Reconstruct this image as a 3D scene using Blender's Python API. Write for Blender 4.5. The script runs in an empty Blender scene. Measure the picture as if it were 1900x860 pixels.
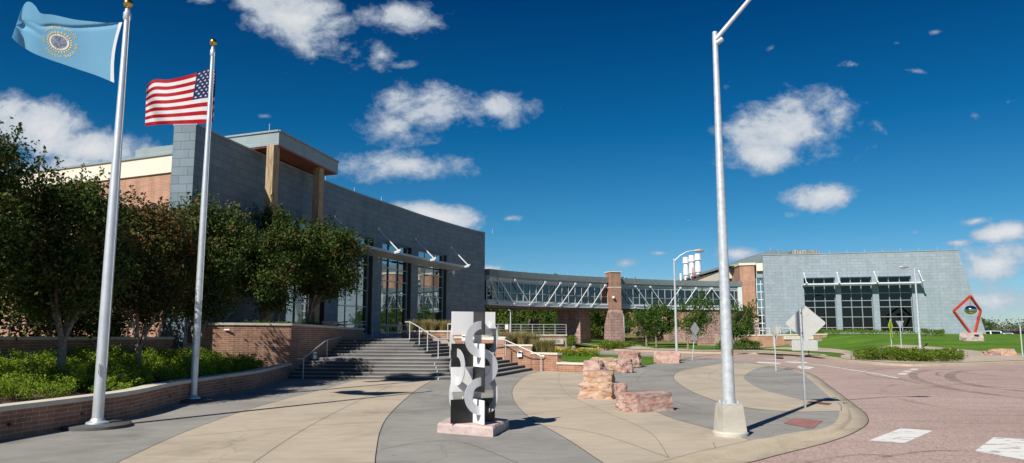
import bpy, bmesh, math, random
from mathutils import Vector, Matrix, noise
random.seed(7)
PI = math.pi
S = bpy.context.scene
COL = S.collection

# ------------------------------------------------------------------ camera model (metres; the lens is at the origin, 2.3 m up)
F_PX, CAM_H, HOR = 1359.0, 2.3, 612.0
TH = math.atan((HOR - 430) / F_PX)
cT, sT = math.cos(TH), math.sin(TH)
def ray(px, py):
    u = 430 - py
    return Vector((px - 950, F_PX * cT - u * sT, F_PX * sT + u * cT))
def ramp(y):
    if y < 45: return 0.0
    if y < 70: return 0.3 * (y - 45) / 25
    if y < 90: return 0.3 + 0.1 * (y - 70) / 20
    return 0.4
def sm(a, b, x):
    t = max(0, min(1, (x - a) / (b - a))); return t * t * (3 - 2 * t)
def lawnz(x, y):
    z = ramp(y)
    z += 1.42 * sm(57, 84, y) * sm(27, 37, x) * (1 - sm(86, 95, y) * sm(50, 58, x))
    if x > 58: z -= 0.1 * sm(90, 96, y)
    if x < 29: z += 2.3 * sm(104, 145, y)
    if y > 160: z += 0.5 * sm(160, 400, y)
    if x < 14: z += 0.45 * sm(74, 84, y) * sm(-2, 4, x)
    return z
def G(px, py, z=0.0):
    d = ray(px, py); t = (z - CAM_H) / d.z
    return (d.x * t, d.y * t)
def GT(px, py, f=None, off=0.0):
    f = f or (lambda x, y: ramp(y))
    d = ray(px, py); d = d / d.y; y = 5.0
    while y < 400:
        p = Vector((0, 0, CAM_H)) + d * y
        if p.z <= f(p.x, p.y) + off: return (p.x, p.y)
        y += 0.02 if y < 40 else 0.06
    return (d.x * 400, 400)
def D(px, py, Y):
    d = ray(px, py); t = Y / d.y
    return Vector((d.x * t, Y, CAM_H + d.z * t))
def proj(X, Y, Z):
    z = Z - CAM_H
    dep = Y * cT + z * sT; u = -Y * sT + z * cT
    return 950 + F_PX * X / dep, 430 - F_PX * u / dep

# ------------------------------------------------------------------ tags and objects
def tag(o, label=None, cat=None, group=None, kind=None):
    if label: o['label'] = label
    if cat: o['category'] = cat
    if group: o['group'] = group
    if kind: o['kind'] = kind
    return o
def empty(name, loc=(0, 0, 0), label=None, cat=None, group=None, rz=0.0):
    o = bpy.data.objects.new(name, None); COL.objects.link(o)
    o.location = loc; o.rotation_euler = (0, 0, rz); o.empty_display_size = 0.2
    return tag(o, label, cat, group)
def copy_tree(o, parent=None):
    c = o.copy(); COL.objects.link(c)
    if parent is not None: c.parent = parent
    for ch in list(o.children): copy_tree(ch, c)
    return c
def wloc(o):
    v = Vector((0, 0, 0))
    while o is not None:
        v = v + Vector(o.location); o = o.parent
    return v

class MB:
    def __init__(s): s.v = []; s.f = []; s.uv = []; s.mi = []; s.m = 0
    def face(s, pts, uv=None, mi=None):
        n = len(s.v); pts = [Vector(p) for p in pts]
        s.v += pts; s.f.append(list(range(n, n + len(pts))))
        if uv is None:
            nr = Vector((0, 0, 0))
            for i in range(len(pts)):
                a, b = pts[i], pts[(i + 1) % len(pts)]
                nr += a.cross(b)
            if abs(nr.z) > 0.75 * nr.length or nr.length == 0:
                uv = [(p.x, p.y) for p in pts]
            else:
                t = Vector((-nr.y, nr.x, 0)).normalized()
                uv = [(p.dot(t), p.z) for p in pts]
        s.uv.append(uv); s.mi.append(s.m if mi is None else mi)
        return s
    def hexa(s, b, t):            # 4 bottom pts (ccw), 4 top pts
        s.face([b[3], b[2], b[1], b[0]]); s.face(t)
        for i in range(4):
            j = (i + 1) % 4; s.face([b[i], b[j], t[j], t[i]])
        return s
    def box(s, x0, x1, y0, y1, z0, z1):
        b = [(x0, y0, z0), (x1, y0, z0), (x1, y1, z0), (x0, y1, z0)]
        t = [(x0, y0, z1), (x1, y0, z1), (x1, y1, z1), (x0, y1, z1)]
        return s.hexa(b, t)
    def obox(s, c, size, rz=0.0, taper=0.0):
        M = Matrix.Translation(c) @ Matrix.Rotation(rz, 4, 'Z')
        a, b_, h = size[0] / 2, size[1] / 2, size[2]
        k = 1 - taper
        b = [M @ Vector(p) for p in ((-a, -b_, 0), (a, -b_, 0), (a, b_, 0), (-a, b_, 0))]
        t = [M @ Vector(p) for p in ((-a * k, -b_ * k, h), (a * k, -b_ * k, h), (a * k, b_ * k, h), (-a * k, b_ * k, h))]
        return s.hexa(b, t)
    def beam(s, p0, p1, w, h):     # rectangular bar between two points
        p0, p1 = Vector(p0), Vector(p1); d = (p1 - p0).normalized()
        up = Vector((0, 0, 1)) if abs(d.z) < 0.95 else Vector((0, 1, 0))
        r = d.cross(up).normalized() * w / 2; u = r.cross(d).normalized() * h / 2
        b = [p0 - r - u, p0 + r - u, p0 + r + u, p0 - r + u]
        t = [p + (p1 - p0) for p in b]
        s.face(list(reversed(b))); s.face(t)
        for i in range(4):
            j = (i + 1) % 4; s.face([b[i], b[j], t[j], t[i]])
        return s
    def prism(s, poly, z0, z1, top=True, bot=False):
        a = sum(poly[i][0] * poly[(i + 1) % len(poly)][1] - poly[(i + 1) % len(poly)][0] * poly[i][1] for i in range(len(poly)))
        if a < 0: poly = list(reversed(poly))
        if top: s.face([(p[0], p[1], z1) for p in poly])
        if bot: s.face([(p[0], p[1], z0) for p in reversed(poly)])
        L = 0
        for i in range(len(poly)):
            a, b = poly[i], poly[(i + 1) % len(poly)]
            d = math.hypot(b[0] - a[0], b[1] - a[1])
            s.face([(a[0], a[1], z0), (b[0], b[1], z0), (b[0], b[1], z1), (a[0], a[1], z1)],
                   uv=[(L, z0), (L + d, z0), (L + d, z1), (L, z1)]); L += d
        return s
    def tube(s, pts, r, n=10, caps=True):
        pts = [Vector(p) for p in pts]
        rr = r if isinstance(r, (list, tuple)) else [r] * len(pts)
        rings = []; prev = None
        for i, p in enumerate(pts):
            if i == 0: d = pts[1] - pts[0]
            elif i == len(pts) - 1: d = pts[-1] - pts[-2]
            else: d = (pts[i + 1] - pts[i]).normalized() + (pts[i] - pts[i - 1]).normalized()
            d.normalize()
            if prev is None:
                a = Vector((1, 0, 0)) if abs(d.x) < 0.9 else Vector((0, 1, 0))
                prev = (a - d * a.dot(d)).normalized()
            else: prev = (prev - d * prev.dot(d)).normalized()
            q = d.cross(prev)
            rings.append([p + (prev * math.cos(2 * PI * k / n) + q * math.sin(2 * PI * k / n)) * rr[i] for k in range(n)])
        base = len(s.v)
        for R in rings: s.v += R
        L = 0
        for i in range(len(pts) - 1):
            dl = (pts[i + 1] - pts[i]).length
            for k in range(n):
                j = (k + 1) % n
                s.f.append([base + i * n + k, base + i * n + j, base + (i + 1) * n + j, base + (i + 1) * n + k])
                u0, u1 = k / n * 6.28 * rr[i], (k + 1) / n * 6.28 * rr[i]
                s.uv.append([(u0, L), (u1, L), (u1, L + dl), (u0, L + dl)]); s.mi.append(s.m)
            L += dl
        if caps:
            s.f.append([base + k for k in reversed(range(n))]); s.uv.append([(0, 0)] * n); s.mi.append(s.m)
            q = base + (len(pts) - 1) * n
            s.f.append([q + k for k in range(n)]); s.uv.append([(0, 0)] * n); s.mi.append(s.m)
        return s
    def lathe(s, c, prof, n=20):   # prof [(r,z)] around a vertical axis
        c = Vector(c); base = len(s.v)
        for r, z in prof:
            for k in range(n):
                a = 2 * PI * k / n; s.v.append(c + Vector((r * math.cos(a), r * math.sin(a), z)))
        for i in range(len(prof) - 1):
            for k in range(n):
                j = (k + 1) % n
                s.f.append([base + i * n + k, base + i * n + j, base + (i + 1) * n + j, base + (i + 1) * n + k])
                s.uv.append([(k / n, prof[i][1]), ((k + 1) / n, prof[i][1]), ((k + 1) / n, prof[i + 1][1]), (k / n, prof[i + 1][1])]); s.mi.append(s.m)
        if prof[-1][0] > 1e-4:
            q = base + (len(prof) - 1) * n; s.f.append([q + k for k in range(n)]); s.uv.append([(0, 0)] * n); s.mi.append(s.m)
        return s
    def wall(s, line, z0, z1, th, side=1, closed_ends=True, sag=None):
        """solid wall along a polyline; the front face is the line, thickness goes to the left (side=1) / right (-1).
        z0/z1 may be numbers or lists per vertex."""
        n = len(line); P = [Vector((p[0], p[1], 0)) for p in line]
        Z0 = z0 if isinstance(z0, list) else [z0] * n
        Z1 = z1 if isinstance(z1, list) else [z1] * n
        Q = offset(line, th * side)
        L = 0
        for i in range(n - 1):
            a, b = P[i], P[i + 1]; c, d = Vector((*Q[i], 0)), Vector((*Q[i + 1], 0))
            dl = (b - a).length
            def q(p, z): return (p.x, p.y, z)
            uvf = [(L, Z0[i]), (L + dl, Z0[i + 1]), (L + dl, Z1[i + 1]), (L, Z1[i])]
            s.face([q(a, Z0[i]), q(b, Z0[i + 1]), q(b, Z1[i + 1]), q(a, Z1[i])], uv=uvf)
            s.face([q(d, Z0[i + 1]), q(c, Z0[i]), q(c, Z1[i]), q(d, Z1[i + 1])], uv=[uvf[1], uvf[0], uvf[3], uvf[2]])
            s.face([q(a, Z1[i]), q(b, Z1[i + 1]), q(d, Z1[i + 1]), q(c, Z1[i])], uv=[(L, 0), (L + dl, 0), (L + dl, th), (L, th)])
            s.face([q(b, Z0[i + 1]), q(a, Z0[i]), q(c, Z0[i]), q(d, Z0[i + 1])])
            L += dl
        for i in (0, n - 1):
            a, c = P[i], Vector((*Q[i], 0))
            s.face([(a.x, a.y, Z0[i]), (c.x, c.y, Z0[i]), (c.x, c.y, Z1[i]), (a.x, a.y, Z1[i])])
        return s

def offset(line, d):
    out = []
    n = len(line)
    for i, p in enumerate(line):
        a = line[max(0, i - 1)]; b = line[min(n - 1, i + 1)]
        if 0 < i < n - 1:
            d1 = Vector((p[0] - a[0], p[1] - a[1])).normalized(); d2 = Vector((b[0] - p[0], b[1] - p[1])).normalized()
            t = (d1 + d2).normalized(); k = 1 / max(0.5, t.dot(d1))
        else:
            t = Vector((b[0] - a[0], b[1] - a[1])).normalized(); k = 1
        out.append((p[0] - t.y * d * k, p[1] + t.x * d * k))
    return out
def catmull(pts, n=8):
    out = []
    P = [pts[0]] + list(pts) + [pts[-1]]
    for i in range(1, len(P) - 2):
        p0, p1, p2, p3 = P[i - 1], P[i], P[i + 1], P[i + 2]
        for k in range(n):
            t = k / n
            out.append(tuple(0.5 * (2 * p1[c] + (p2[c] - p0[c]) * t + (2 * p0[c] - 5 * p1[c] + 4 * p2[c] - p3[c]) * t * t + (-p0[c] + 3 * p1[c] - 3 * p2[c] + p3[c]) * t ** 3) for c in range(len(p1))))
    out.append(tuple(pts[-1])); return out
def resample(line, n):
    L = [0]
    for i in range(1, len(line)): L.append(L[-1] + math.dist(line[i], line[i - 1]))
    out = []
    for k in range(n):
        s = L[-1] * k / (n - 1); i = 0
        while i < len(line) - 2 and L[i + 1] < s: i += 1
        t = (s - L[i]) / max(1e-9, L[i + 1] - L[i])
        out.append(tuple(line[i][c] + (line[i + 1][c] - line[i][c]) * t for c in range(len(line[0]))))
    return out

def build(name, mb, mats, parent=None, smooth=None, loc=None, **kw):
    me = bpy.data.meshes.new(name)
    o = bpy.data.objects.new(name, me); COL.objects.link(o)
    base = wloc(parent) if parent else Vector(loc or (0, 0, 0))
    if parent: o.parent = parent
    elif loc: o.location = loc
    me.from_pydata([tuple(Vector(v) - base) for v in mb.v], [], mb.f)
    uvl = me.uv_layers.new(name='UVMap')
    flat = [c for f in mb.uv for uvp in f for c in uvp]
    if len(flat) == 2 * len(me.loops): uvl.data.foreach_set('uv', flat)
    for m in (mats if isinstance(mats, (list, tuple)) else [mats]): me.materials.append(m)
    if any(mb.mi): me.polygons.foreach_set('material_index', mb.mi)
    if smooth:
        me.polygons.foreach_set('use_smooth', [True] * len(me.polygons))
        me.update(); me.set_sharp_from_angle(angle=math.radians(smooth))
    me.update()
    if kw: tag(o, **kw)
    return o
def weld(o, d=0.0005):
    bm = bmesh.new(); bm.from_mesh(o.data); bmesh.ops.remove_doubles(bm, verts=bm.verts, dist=d)
    bmesh.ops.recalc_face_normals(bm, faces=bm.faces); bm.to_mesh(o.data); bm.free()
    return o

def sheet(name, poly, mat, zf, off=0.0, grid=None, knots=(45, 70, 90), parent=None, **kw):
    """flat polygon cut along the terrain's breaks and laid on the height function zf"""
    bm = bmesh.new()
    vs = [bm.verts.new((p[0], p[1], 0)) for p in poly]
    f = bm.faces.new(vs); f.normal_update()
    if f.normal.z < 0: f.normal_flip()
    xs = [p[0] for p in poly]; ys = [p[1] for p in poly]
    bmesh.ops.triangulate(bm, faces=bm.faces[:])
    cuts = [('y', k) for k in knots]
    if grid:
        x = math.ceil(min(xs) / grid) * grid
        while x < max(xs): cuts.append(('x', x)); x += grid
        y = math.ceil(min(ys) / grid) * grid
        while y < max(ys): cuts.append(('y', y)); y += grid
    for ax, k in cuts:
        co, no = ((k, 0, 0), (1, 0, 0)) if ax == 'x' else ((0, k, 0), (0, 1, 0))
        bmesh.ops.bisect_plane(bm, geom=bm.verts[:] + bm.edges[:] + bm.faces[:], plane_co=co, plane_no=no, dist=1e-5)
    for v in bm.verts: v.co.z = zf(v.co.x, v.co.y) + off
    me = bpy.data.meshes.new(name); bm.to_mesh(me); bm.free()
    me.materials.append(mat)
    if grid: me.polygons.foreach_set('use_smooth', [True] * len(me.polygons))
    o = bpy.data.objects.new(name, me); COL.objects.link(o)
    if parent: o.parent = parent
    return tag(o, **kw)

def text_geo(s, size, align='CENTER', ext=0.0):
    cu = bpy.data.curves.new('t', 'FONT'); cu.body = s; cu.size = size; cu.align_x = align; cu.align_y = 'CENTER'
    cu.resolution_u = 2; cu.extrude = ext
    ob = bpy.data.objects.new('t', cu); COL.objects.link(ob)
    dg = bpy.context.evaluated_depsgraph_get(); ev = ob.evaluated_get(dg); me = ev.to_mesh()
    V = [v.co.copy() for v in me.vertices]; Fc = [list(p.vertices) for p in me.polygons]
    ev.to_mesh_clear(); bpy.data.objects.remove(ob); bpy.data.curves.remove(cu)
    return V, Fc
SKY_TINT = [(0.0, (0.70, 0.84, 1.05)), (0.06, (0.48, 0.80, 1.05)), (0.14, (0.20, 0.68, 0.92)), (0.26, (0.03, 0.50, 0.80)), (0.42, (0.0, 0.30, 0.60)), (0.7, (0.0, 0.22, 0.5)), (1.0, (0.0, 0.22, 0.5))]
CLOUD_COL = [(0.0, (3.4, 4.7, 6.4)), (0.4, (5.6, 6.5, 7.7)), (0.8, (8.4, 8.8, 9.2)), (1.0, (9.6, 9.7, 9.8))]
SKY_STR, SUN_STR, EXPO = 0.066, 4.9, 0.30
# ------------------------------------------------------------------ materials
def new_mat(name):
    m = bpy.data.materials.new(name); m.use_nodes = True
    nt = m.node_tree; b = nt.nodes['Principled BSDF']; return m, nt, b
def N(nt, typ, **kw):
    n = nt.nodes.new(typ)
    for k, v in kw.items():
        if k in n.inputs.keys(): n.inputs[k].default_value = v
        else: setattr(n, k, v)
    return n
def rampn(nt, stops, interp='LINEAR'):
    r = nt.nodes.new('ShaderNodeValToRGB'); e = r.color_ramp; e.interpolation = interp
    while len(e.elements) > 1: e.elements.remove(e.elements[-1])
    e.elements[0].position = stops[0][0]; e.elements[0].color = (*stops[0][1], 1)
    for p, c in stops[1:]:
        x = e.elements.new(p); x.color = (*c, 1)
    return r
def coords(nt, kind='Object', scale=None):
    tc = nt.nodes.new('ShaderNodeTexCoord')
    if scale is None: return tc.outputs[kind]
    mp = nt.nodes.new('ShaderNodeMapping'); mp.inputs['Scale'].default_value = scale
    nt.links.new(tc.outputs[kind], mp.inputs['Vector']); return mp.outputs['Vector']
def worldpos(nt, scale=(1, 1, 1)):
    g = nt.nodes.new('ShaderNodeNewGeometry'); mp = nt.nodes.new('ShaderNodeMapping')
    mp.inputs['Scale'].default_value = scale
    nt.links.new(g.outputs['Position'], mp.inputs['Vector']); return mp.outputs['Vector']
def mixc(nt, fac, a, b, mode='MIX'):
    m = nt.nodes.new('ShaderNodeMix'); m.data_type = 'RGBA'; m.blend_type = mode
    for s, v in ((0, fac), (6, a), (7, b)):
        if hasattr(v, 'links'): nt.links.new(v, m.inputs[s])
        elif isinstance(v, (int, float)): m.inputs[s].default_value = v
        else: m.inputs[s].default_value = (*v, 1) if len(v) == 3 else v
    return m.outputs[2]
def bump(nt, b, h, strength=0.3, dist=0.02):
    bp = nt.nodes.new('ShaderNodeBump'); bp.inputs['Strength'].default_value = strength; bp.inputs['Distance'].default_value = dist
    nt.links.new(h, bp.inputs['Height']); nt.links.new(bp.outputs['Normal'], b.inputs['Normal'])
def plain(name, col, rough=0.5, metal=0.0, var=0.12, scale=3.0, bumps=0.0, spec=0.5):
    m, nt, b = new_mat(name)
    n = N(nt, 'ShaderNodeTexNoise', Scale=scale, Detail=5.0); nt.links.new(worldpos(nt), n.inputs['Vector'])
    lo = tuple(c * (1 - var) for c in col); hi = tuple(min(1, c * (1 + var)) for c in col)
    r = rampn(nt, [(0.3, lo), (0.7, hi)]); nt.links.new(n.outputs['Fac'], r.inputs['Fac'])
    nt.links.new(r.outputs['Color'], b.inputs['Base Color'])
    b.inputs['Roughness'].default_value = rough; b.inputs['Metallic'].default_value = metal
    b.inputs['Specular IOR Level'].default_value = spec
    if bumps: bump(nt, b, n.outputs['Fac'], bumps, 0.02)
    return m
def brickmat(name, c1, c2, mortar, w, h, ms, rough=0.85, off=0.5, bstr=0.5, var=0.25, mscale=1.0, bias=0.0, msmooth=0.1):
    m, nt, b = new_mat(name)
    uv = coords(nt, 'UV')
    br = nt.nodes.new('ShaderNodeTexBrick')
    br.inputs['Scale'].default_value = 1.0; br.inputs['Brick Width'].default_value = w; br.inputs['Row Height'].default_value = h
    br.inputs['Mortar Size'].default_value = ms; br.inputs['Mortar Smooth'].default_value = msmooth; br.inputs['Bias'].default_value = bias
    br.offset = off
    br.inputs['Color1'].default_value = (*c1, 1); br.inputs['Color2'].default_value = (*c2, 1); br.inputs['Mortar'].default_value = (*mortar, 1)
    nt.links.new(uv, br.inputs['Vector'])
    n = N(nt, 'ShaderNodeTexNoise', Scale=mscale, Detail=6.0, Roughness=0.65); nt.links.new(worldpos(nt), n.inputs['Vector'])
    r = rampn(nt, [(0.3, (1 - var,) * 3), (0.7, (1 + var * 0.5,) * 3)]); nt.links.new(n.outputs['Fac'], r.inputs['Fac'])
    c = mixc(nt, 1.0, br.outputs['Color'], r.outputs['Color'], 'MULTIPLY')
    ns = N(nt, 'ShaderNodeTexNoise', Scale=1.0, Detail=6.0, Roughness=0.7); nt.links.new(worldpos(nt, (2.2, 2.2, 0.13)), ns.inputs['Vector'])
    rs = rampn(nt, [(0.32, (1 - var * 0.9,) * 3), (0.55, (1.0,) * 3), (0.72, (1 + var * 0.5,) * 3)]); nt.links.new(ns.outputs['Fac'], rs.inputs['Fac'])
    c = mixc(nt, 1.0, c, rs.outputs['Color'], 'MULTIPLY')
    nt.links.new(c, b.inputs['Base Color']); b.inputs['Roughness'].default_value = rough
    inv = N(nt, 'ShaderNodeMath', operation='SUBTRACT'); inv.inputs[0].default_value = 1; nt.links.new(br.outputs['Fac'], inv.inputs[1])
    n2 = N(nt, 'ShaderNodeTexNoise', Scale=25.0, Detail=4.0); nt.links.new(worldpos(nt), n2.inputs['Vector'])
    ad = N(nt, 'ShaderNodeMath', operation='MULTIPLY_ADD'); nt.links.new(n2.outputs['Fac'], ad.inputs[0]); ad.inputs[1].default_value = 0.35
    nt.links.new(inv.outputs[0], ad.inputs[2])
    bump(nt, b, ad.outputs[0], bstr, 0.015)
    return m

M = {}
def concrete(name, c, joint=None, streak=0.35):
    m, nt, b = new_mat(name)
    n = N(nt, 'ShaderNodeTexNoise', Scale=0.35, Detail=7.0, Roughness=0.62); nt.links.new(worldpos(nt, (1, 1, 1)), n.inputs['Vector'])
    r = rampn(nt, [(0.28, tuple(x * (1 - streak) for x in c)), (0.5, c), (0.75, tuple(x * (1 + streak * 0.5) for x in c))])
    nt.links.new(n.outputs['Fac'], r.inputs['Fac'])
    n2 = N(nt, 'ShaderNodeTexNoise', Scale=2.2, Detail=8.0, Roughness=0.7, Distortion=0.6); nt.links.new(worldpos(nt, (0.5, 1.6, 1)), n2.inputs['Vector'])
    r2 = rampn(nt, [(0.3, (0.86,) * 3), (0.62, (1.06,) * 3)]); nt.links.new(n2.outputs['Fac'], r2.inputs['Fac'])
    c1 = mixc(nt, 1.0, r.outputs['Color'], r2.outputs['Color'], 'MULTIPLY')
    n3 = N(nt, 'ShaderNodeTexNoise', Scale=60.0, Detail=3.0); nt.links.new(worldpos(nt), n3.inputs['Vector'])
    r3 = rampn(nt, [(0.25, (0.88,) * 3), (0.7, (1.08,) * 3)]); nt.links.new(n3.outputs['Fac'], r3.inputs['Fac'])
    c2 = mixc(nt, 1.0, c1, r3.outputs['Color'], 'MULTIPLY')
    vo = N(nt, 'ShaderNodeTexVoronoi', Scale=0.9); nt.links.new(worldpos(nt), vo.inputs['Vector'])
    r4 = rampn(nt, [(0.02, (0.62,) * 3), (0.06, (1.0,) * 3)]); nt.links.new(vo.outputs['Distance'], r4.inputs['Fac'])
    c3 = mixc(nt, 1.0, c2, r4.outputs['Color'], 'MULTIPLY')
    nd = N(nt, 'ShaderNodeTexNoise', Scale=1.3, Detail=5.0); nt.links.new(worldpos(nt), nd.inputs['Vector'])
    va = N(nt, 'ShaderNodeVectorMath', operation='MULTIPLY_ADD'); nt.links.new(nd.outputs['Color'], va.inputs[0]); va.inputs[1].default_value = (1.6, 1.6, 0); nt.links.new(worldpos(nt), va.inputs[2])
    vc_ = N(nt, 'ShaderNodeTexVoronoi', Scale=0.13); vc_.feature = 'DISTANCE_TO_EDGE'; nt.links.new(va.outputs['Vector'], vc_.inputs['Vector'])
    rc = rampn(nt, [(0.0, (0.78,) * 3), (0.0010, (0.82,) * 3), (0.0018, (1,) * 3)]); nt.links.new(vc_.outputs['Distance'], rc.inputs['Fac'])
    c3 = mixc(nt, 1.0, c3, rc.outputs['Color'], 'MULTIPLY')
    vg = N(nt, 'ShaderNodeTexVoronoi', Scale=3.1); nt.links.new(worldpos(nt), vg.inputs['Vector'])
    rg = rampn(nt, [(0.0, (0.55,) * 3), (0.05, (0.7,) * 3), (0.075, (1,) * 3)]); nt.links.new(vg.outputs['Distance'], rg.inputs['Fac'])
    c3 = mixc(nt, 0.7, c3, mixc(nt, 1.0, c3, rg.outputs['Color'], 'MULTIPLY'))
    nl = N(nt, 'ShaderNodeTexNoise', Scale=0.12, Detail=9.0, Roughness=0.7, Distortion=1.5); nt.links.new(worldpos(nt), nl.inputs['Vector'])
    rl = rampn(nt, [(0.36, (0.80, 0.79, 0.78)), (0.47, (1,) * 3), (0.60, (1.04,) * 3), (0.66, (0.93,) * 3)]); nt.links.new(nl.outputs['Fac'], rl.inputs['Fac'])
    c3 = mixc(nt, 1.0, c3, rl.outputs['Color'], 'MULTIPLY')
    nt.links.new(c3, b.inputs['Base Color']); b.inputs['Roughness'].default_value = 0.85
    bump(nt, b, n3.outputs['Fac'], 0.15, 0.01)
    return m
M['grey_conc'] = concrete('grey_concrete', (0.28, 0.268, 0.242), streak=0.3)
M['tan_conc'] = concrete('tan_concrete', (0.455, 0.385, 0.292), streak=0.18)
M['curb'] = concrete('curb_concrete', (0.46, 0.385, 0.28), streak=0.2)
M['walk'] = concrete('walk_concrete', (0.45, 0.37, 0.29), streak=0.2)
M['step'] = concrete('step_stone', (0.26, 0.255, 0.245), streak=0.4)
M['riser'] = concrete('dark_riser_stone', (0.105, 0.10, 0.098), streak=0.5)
M['dark_conc'] = concrete('pad_concrete', (0.10, 0.10, 0.098), streak=0.3)
M['base_conc'] = concrete('pole_base_concrete', (0.50, 0.47, 0.40), streak=0.2)
M['joint'] = plain('joint_filler', (0.035, 0.032, 0.03), 0.9)
M['joint_light'] = plain('joint_soft', (0.27, 0.22, 0.16), 0.9)
M['plaster_mark'] = plain('plaster_mark', (0.7, 0.7, 0.68), 0.9)

def road_mat():
    m, nt, b = new_mat('pink_road')
    n = N(nt, 'ShaderNodeTexNoise', Scale=0.18, Detail=6.0, Roughness=0.6); nt.links.new(worldpos(nt), n.inputs['Vector'])
    r = rampn(nt, [(0.3, (0.350, 0.252, 0.215)), (0.7, (0.430, 0.322, 0.280))]); nt.links.new(n.outputs['Fac'], r.inputs['Fac'])
    v = N(nt, 'ShaderNodeTexVoronoi', Scale=26.0); nt.links.new(worldpos(nt), v.inputs['Vector'])
    rv = rampn(nt, [(0.0, (0.55, 0.55, 0.55)), (0.45, (1.0, 1.0, 1.0)), (1.0, (1.35, 1.3, 1.3))])
    nt.links.new(v.outputs['Color'], rv.inputs['Fac'])
    c = mixc(nt, 1.0, r.outputs['Color'], rv.outputs['Color'], 'MULTIPLY')
    n2 = N(nt, 'ShaderNodeTexNoise', Scale=1.0, Detail=5.0, Roughness=0.7); nt.links.new(worldpos(nt, (0.25, 1.5, 1)), n2.inputs['Vector'])
    r2 = rampn(nt, [(0.32, (0.8, 0.8, 0.82)), (0.5, (1, 1, 1))]); nt.links.new(n2.outputs['Fac'], r2.inputs['Fac'])
    c = mixc(nt, 1.0, c, r2.outputs['Color'], 'MULTIPLY')
    # faint scuffed arcs left by turning tyres
    g = nt.nodes.new('ShaderNodeNewGeometry')
    cur = c
    for (cx, cy, rad, wd, st) in ((29.5, 37.5, 10.6, 0.13, 0.4), (31.5, 36.5, 9.3, 0.10, 0.5), (27.0, 24.0, 13.5, 0.2, 0.75), (38.0, 33.0, 12.3, 0.12, 0.6)):
        sub = N(nt, 'ShaderNodeVectorMath', operation='SUBTRACT'); nt.links.new(g.outputs['Position'], sub.inputs[0]); sub.inputs[1].default_value = (cx, cy, -0.12)
        ln = N(nt, 'ShaderNodeVectorMath', operation='LENGTH'); nt.links.new(sub.outputs['Vector'], ln.inputs[0])
        s1 = N(nt, 'ShaderNodeMath', operation='SUBTRACT'); nt.links.new(ln.outputs['Value'], s1.inputs[0]); s1.inputs[1].default_value = rad
        ab = N(nt, 'ShaderNodeMath', operation='ABSOLUTE'); nt.links.new(s1.outputs[0], ab.inputs[0])
        dv = N(nt, 'ShaderNodeMath', operation='DIVIDE'); nt.links.new(ab.outputs[0], dv.inputs[0]); dv.inputs[1].default_value = wd
        rr = rampn(nt, [(0.4, (st,) * 3), (1.0, (1, 1, 1))]); nt.links.new(dv.outputs[0], rr.inputs['Fac'])
        nm = N(nt, 'ShaderNodeTexNoise', Scale=0.3, Detail=2.0); nt.links.new(worldpos(nt), nm.inputs['Vector'])
        rm = rampn(nt, [(0.42, (0, 0, 0)), (0.6, (1, 1, 1))]); nt.links.new(nm.outputs['Fac'], rm.inputs['Fac'])
        cur = mixc(nt, rm.outputs['Color'], cur, mixc(nt, 1.0, cur, rr.outputs['Color'], 'MULTIPLY'))
    nt.links.new(cur, b.inputs['Base Color']); b.inputs['Roughness'].default_value = 0.9
    bump(nt, b, v.outputs['Distance'], 0.3, 0.01)
    return m
M['road'] = road_mat()
def paint():
    m, nt, b = new_mat('road_paint')
    n = N(nt, 'ShaderNodeTexNoise', Scale=1.7, Detail=9.0, Roughness=0.72); nt.links.new(worldpos(nt, (0.8, 2.4, 1)), n.inputs['Vector'])
    r = rampn(nt, [(0.425, (0.36, 0.26, 0.22)), (0.445, (0.70, 0.70, 0.67))]); nt.links.new(n.outputs['Fac'], r.inputs['Fac'])
    nt.links.new(r.outputs['Color'], b.inputs['Base Color']); b.inputs['Roughness'].default_value = 0.8
    return m
M['paint'] = paint()
def tyre_and_shadow():
    m, nt, b = new_mat('tyre_rubber_shadow_mark'); out = nt.nodes['Material Output']
    b.inputs['Base Color'].default_value = (0.06, 0.05, 0.048, 1); b.inputs['Roughness'].default_value = 0.9
    n = N(nt, 'ShaderNodeTexNoise', Scale=0.8, Detail=8.0, Roughness=0.7); nt.links.new(worldpos(nt), n.inputs['Vector'])
    r = rampn(nt, [(0.35, (0.04,) * 3), (0.7, (0.34,) * 3)]); nt.links.new(n.outputs['Fac'], r.inputs['Fac'])
    tr = N(nt, 'ShaderNodeBsdfTransparent'); mx = N(nt, 'ShaderNodeMixShader'); nt.links.new(r.outputs['Color'], mx.inputs[0])
    nt.links.new(tr.outputs[0], mx.inputs[1]); nt.links.new(b.outputs[0], mx.inputs[2]); nt.links.new(mx.outputs[0], out.inputs['Surface']); return m
M['tyre_and_shadow_mark'] = tyre_and_shadow()
M['brick'] = brickmat('red_brick_light_mortar', (0.30, 0.125, 0.078), (0.37, 0.165, 0.105), (0.50, 0.42, 0.33), 0.40, 0.10, 0.009)
M['brick_near'] = brickmat('long_brick_light_mortar', (0.31, 0.14, 0.085), (0.43, 0.215, 0.14), (0.55, 0.46, 0.36), 0.40, 0.10, 0.007)
M['brick_wing'] = brickmat('orange_brick', (0.40, 0.20, 0.125), (0.47, 0.25, 0.165), (0.47, 0.36, 0.27), 0.40, 0.10, 0.010)
M['cap'] = plain('limestone_cap', (0.62, 0.57, 0.47), 0.8, var=0.1, scale=2, bumps=0.1)
M['cornice'] = plain('cream_stucco', (0.68, 0.62, 0.51), 0.85, var=0.06, scale=0.8)
M['block'] = brickmat('blue_grey_block', (0.135, 0.185, 0.222), (0.178, 0.235, 0.275), (0.07, 0.098, 0.118), 0.81, 0.405, 0.010, rough=0.6, bstr=0.6, var=0.14, mscale=0.8)
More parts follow.
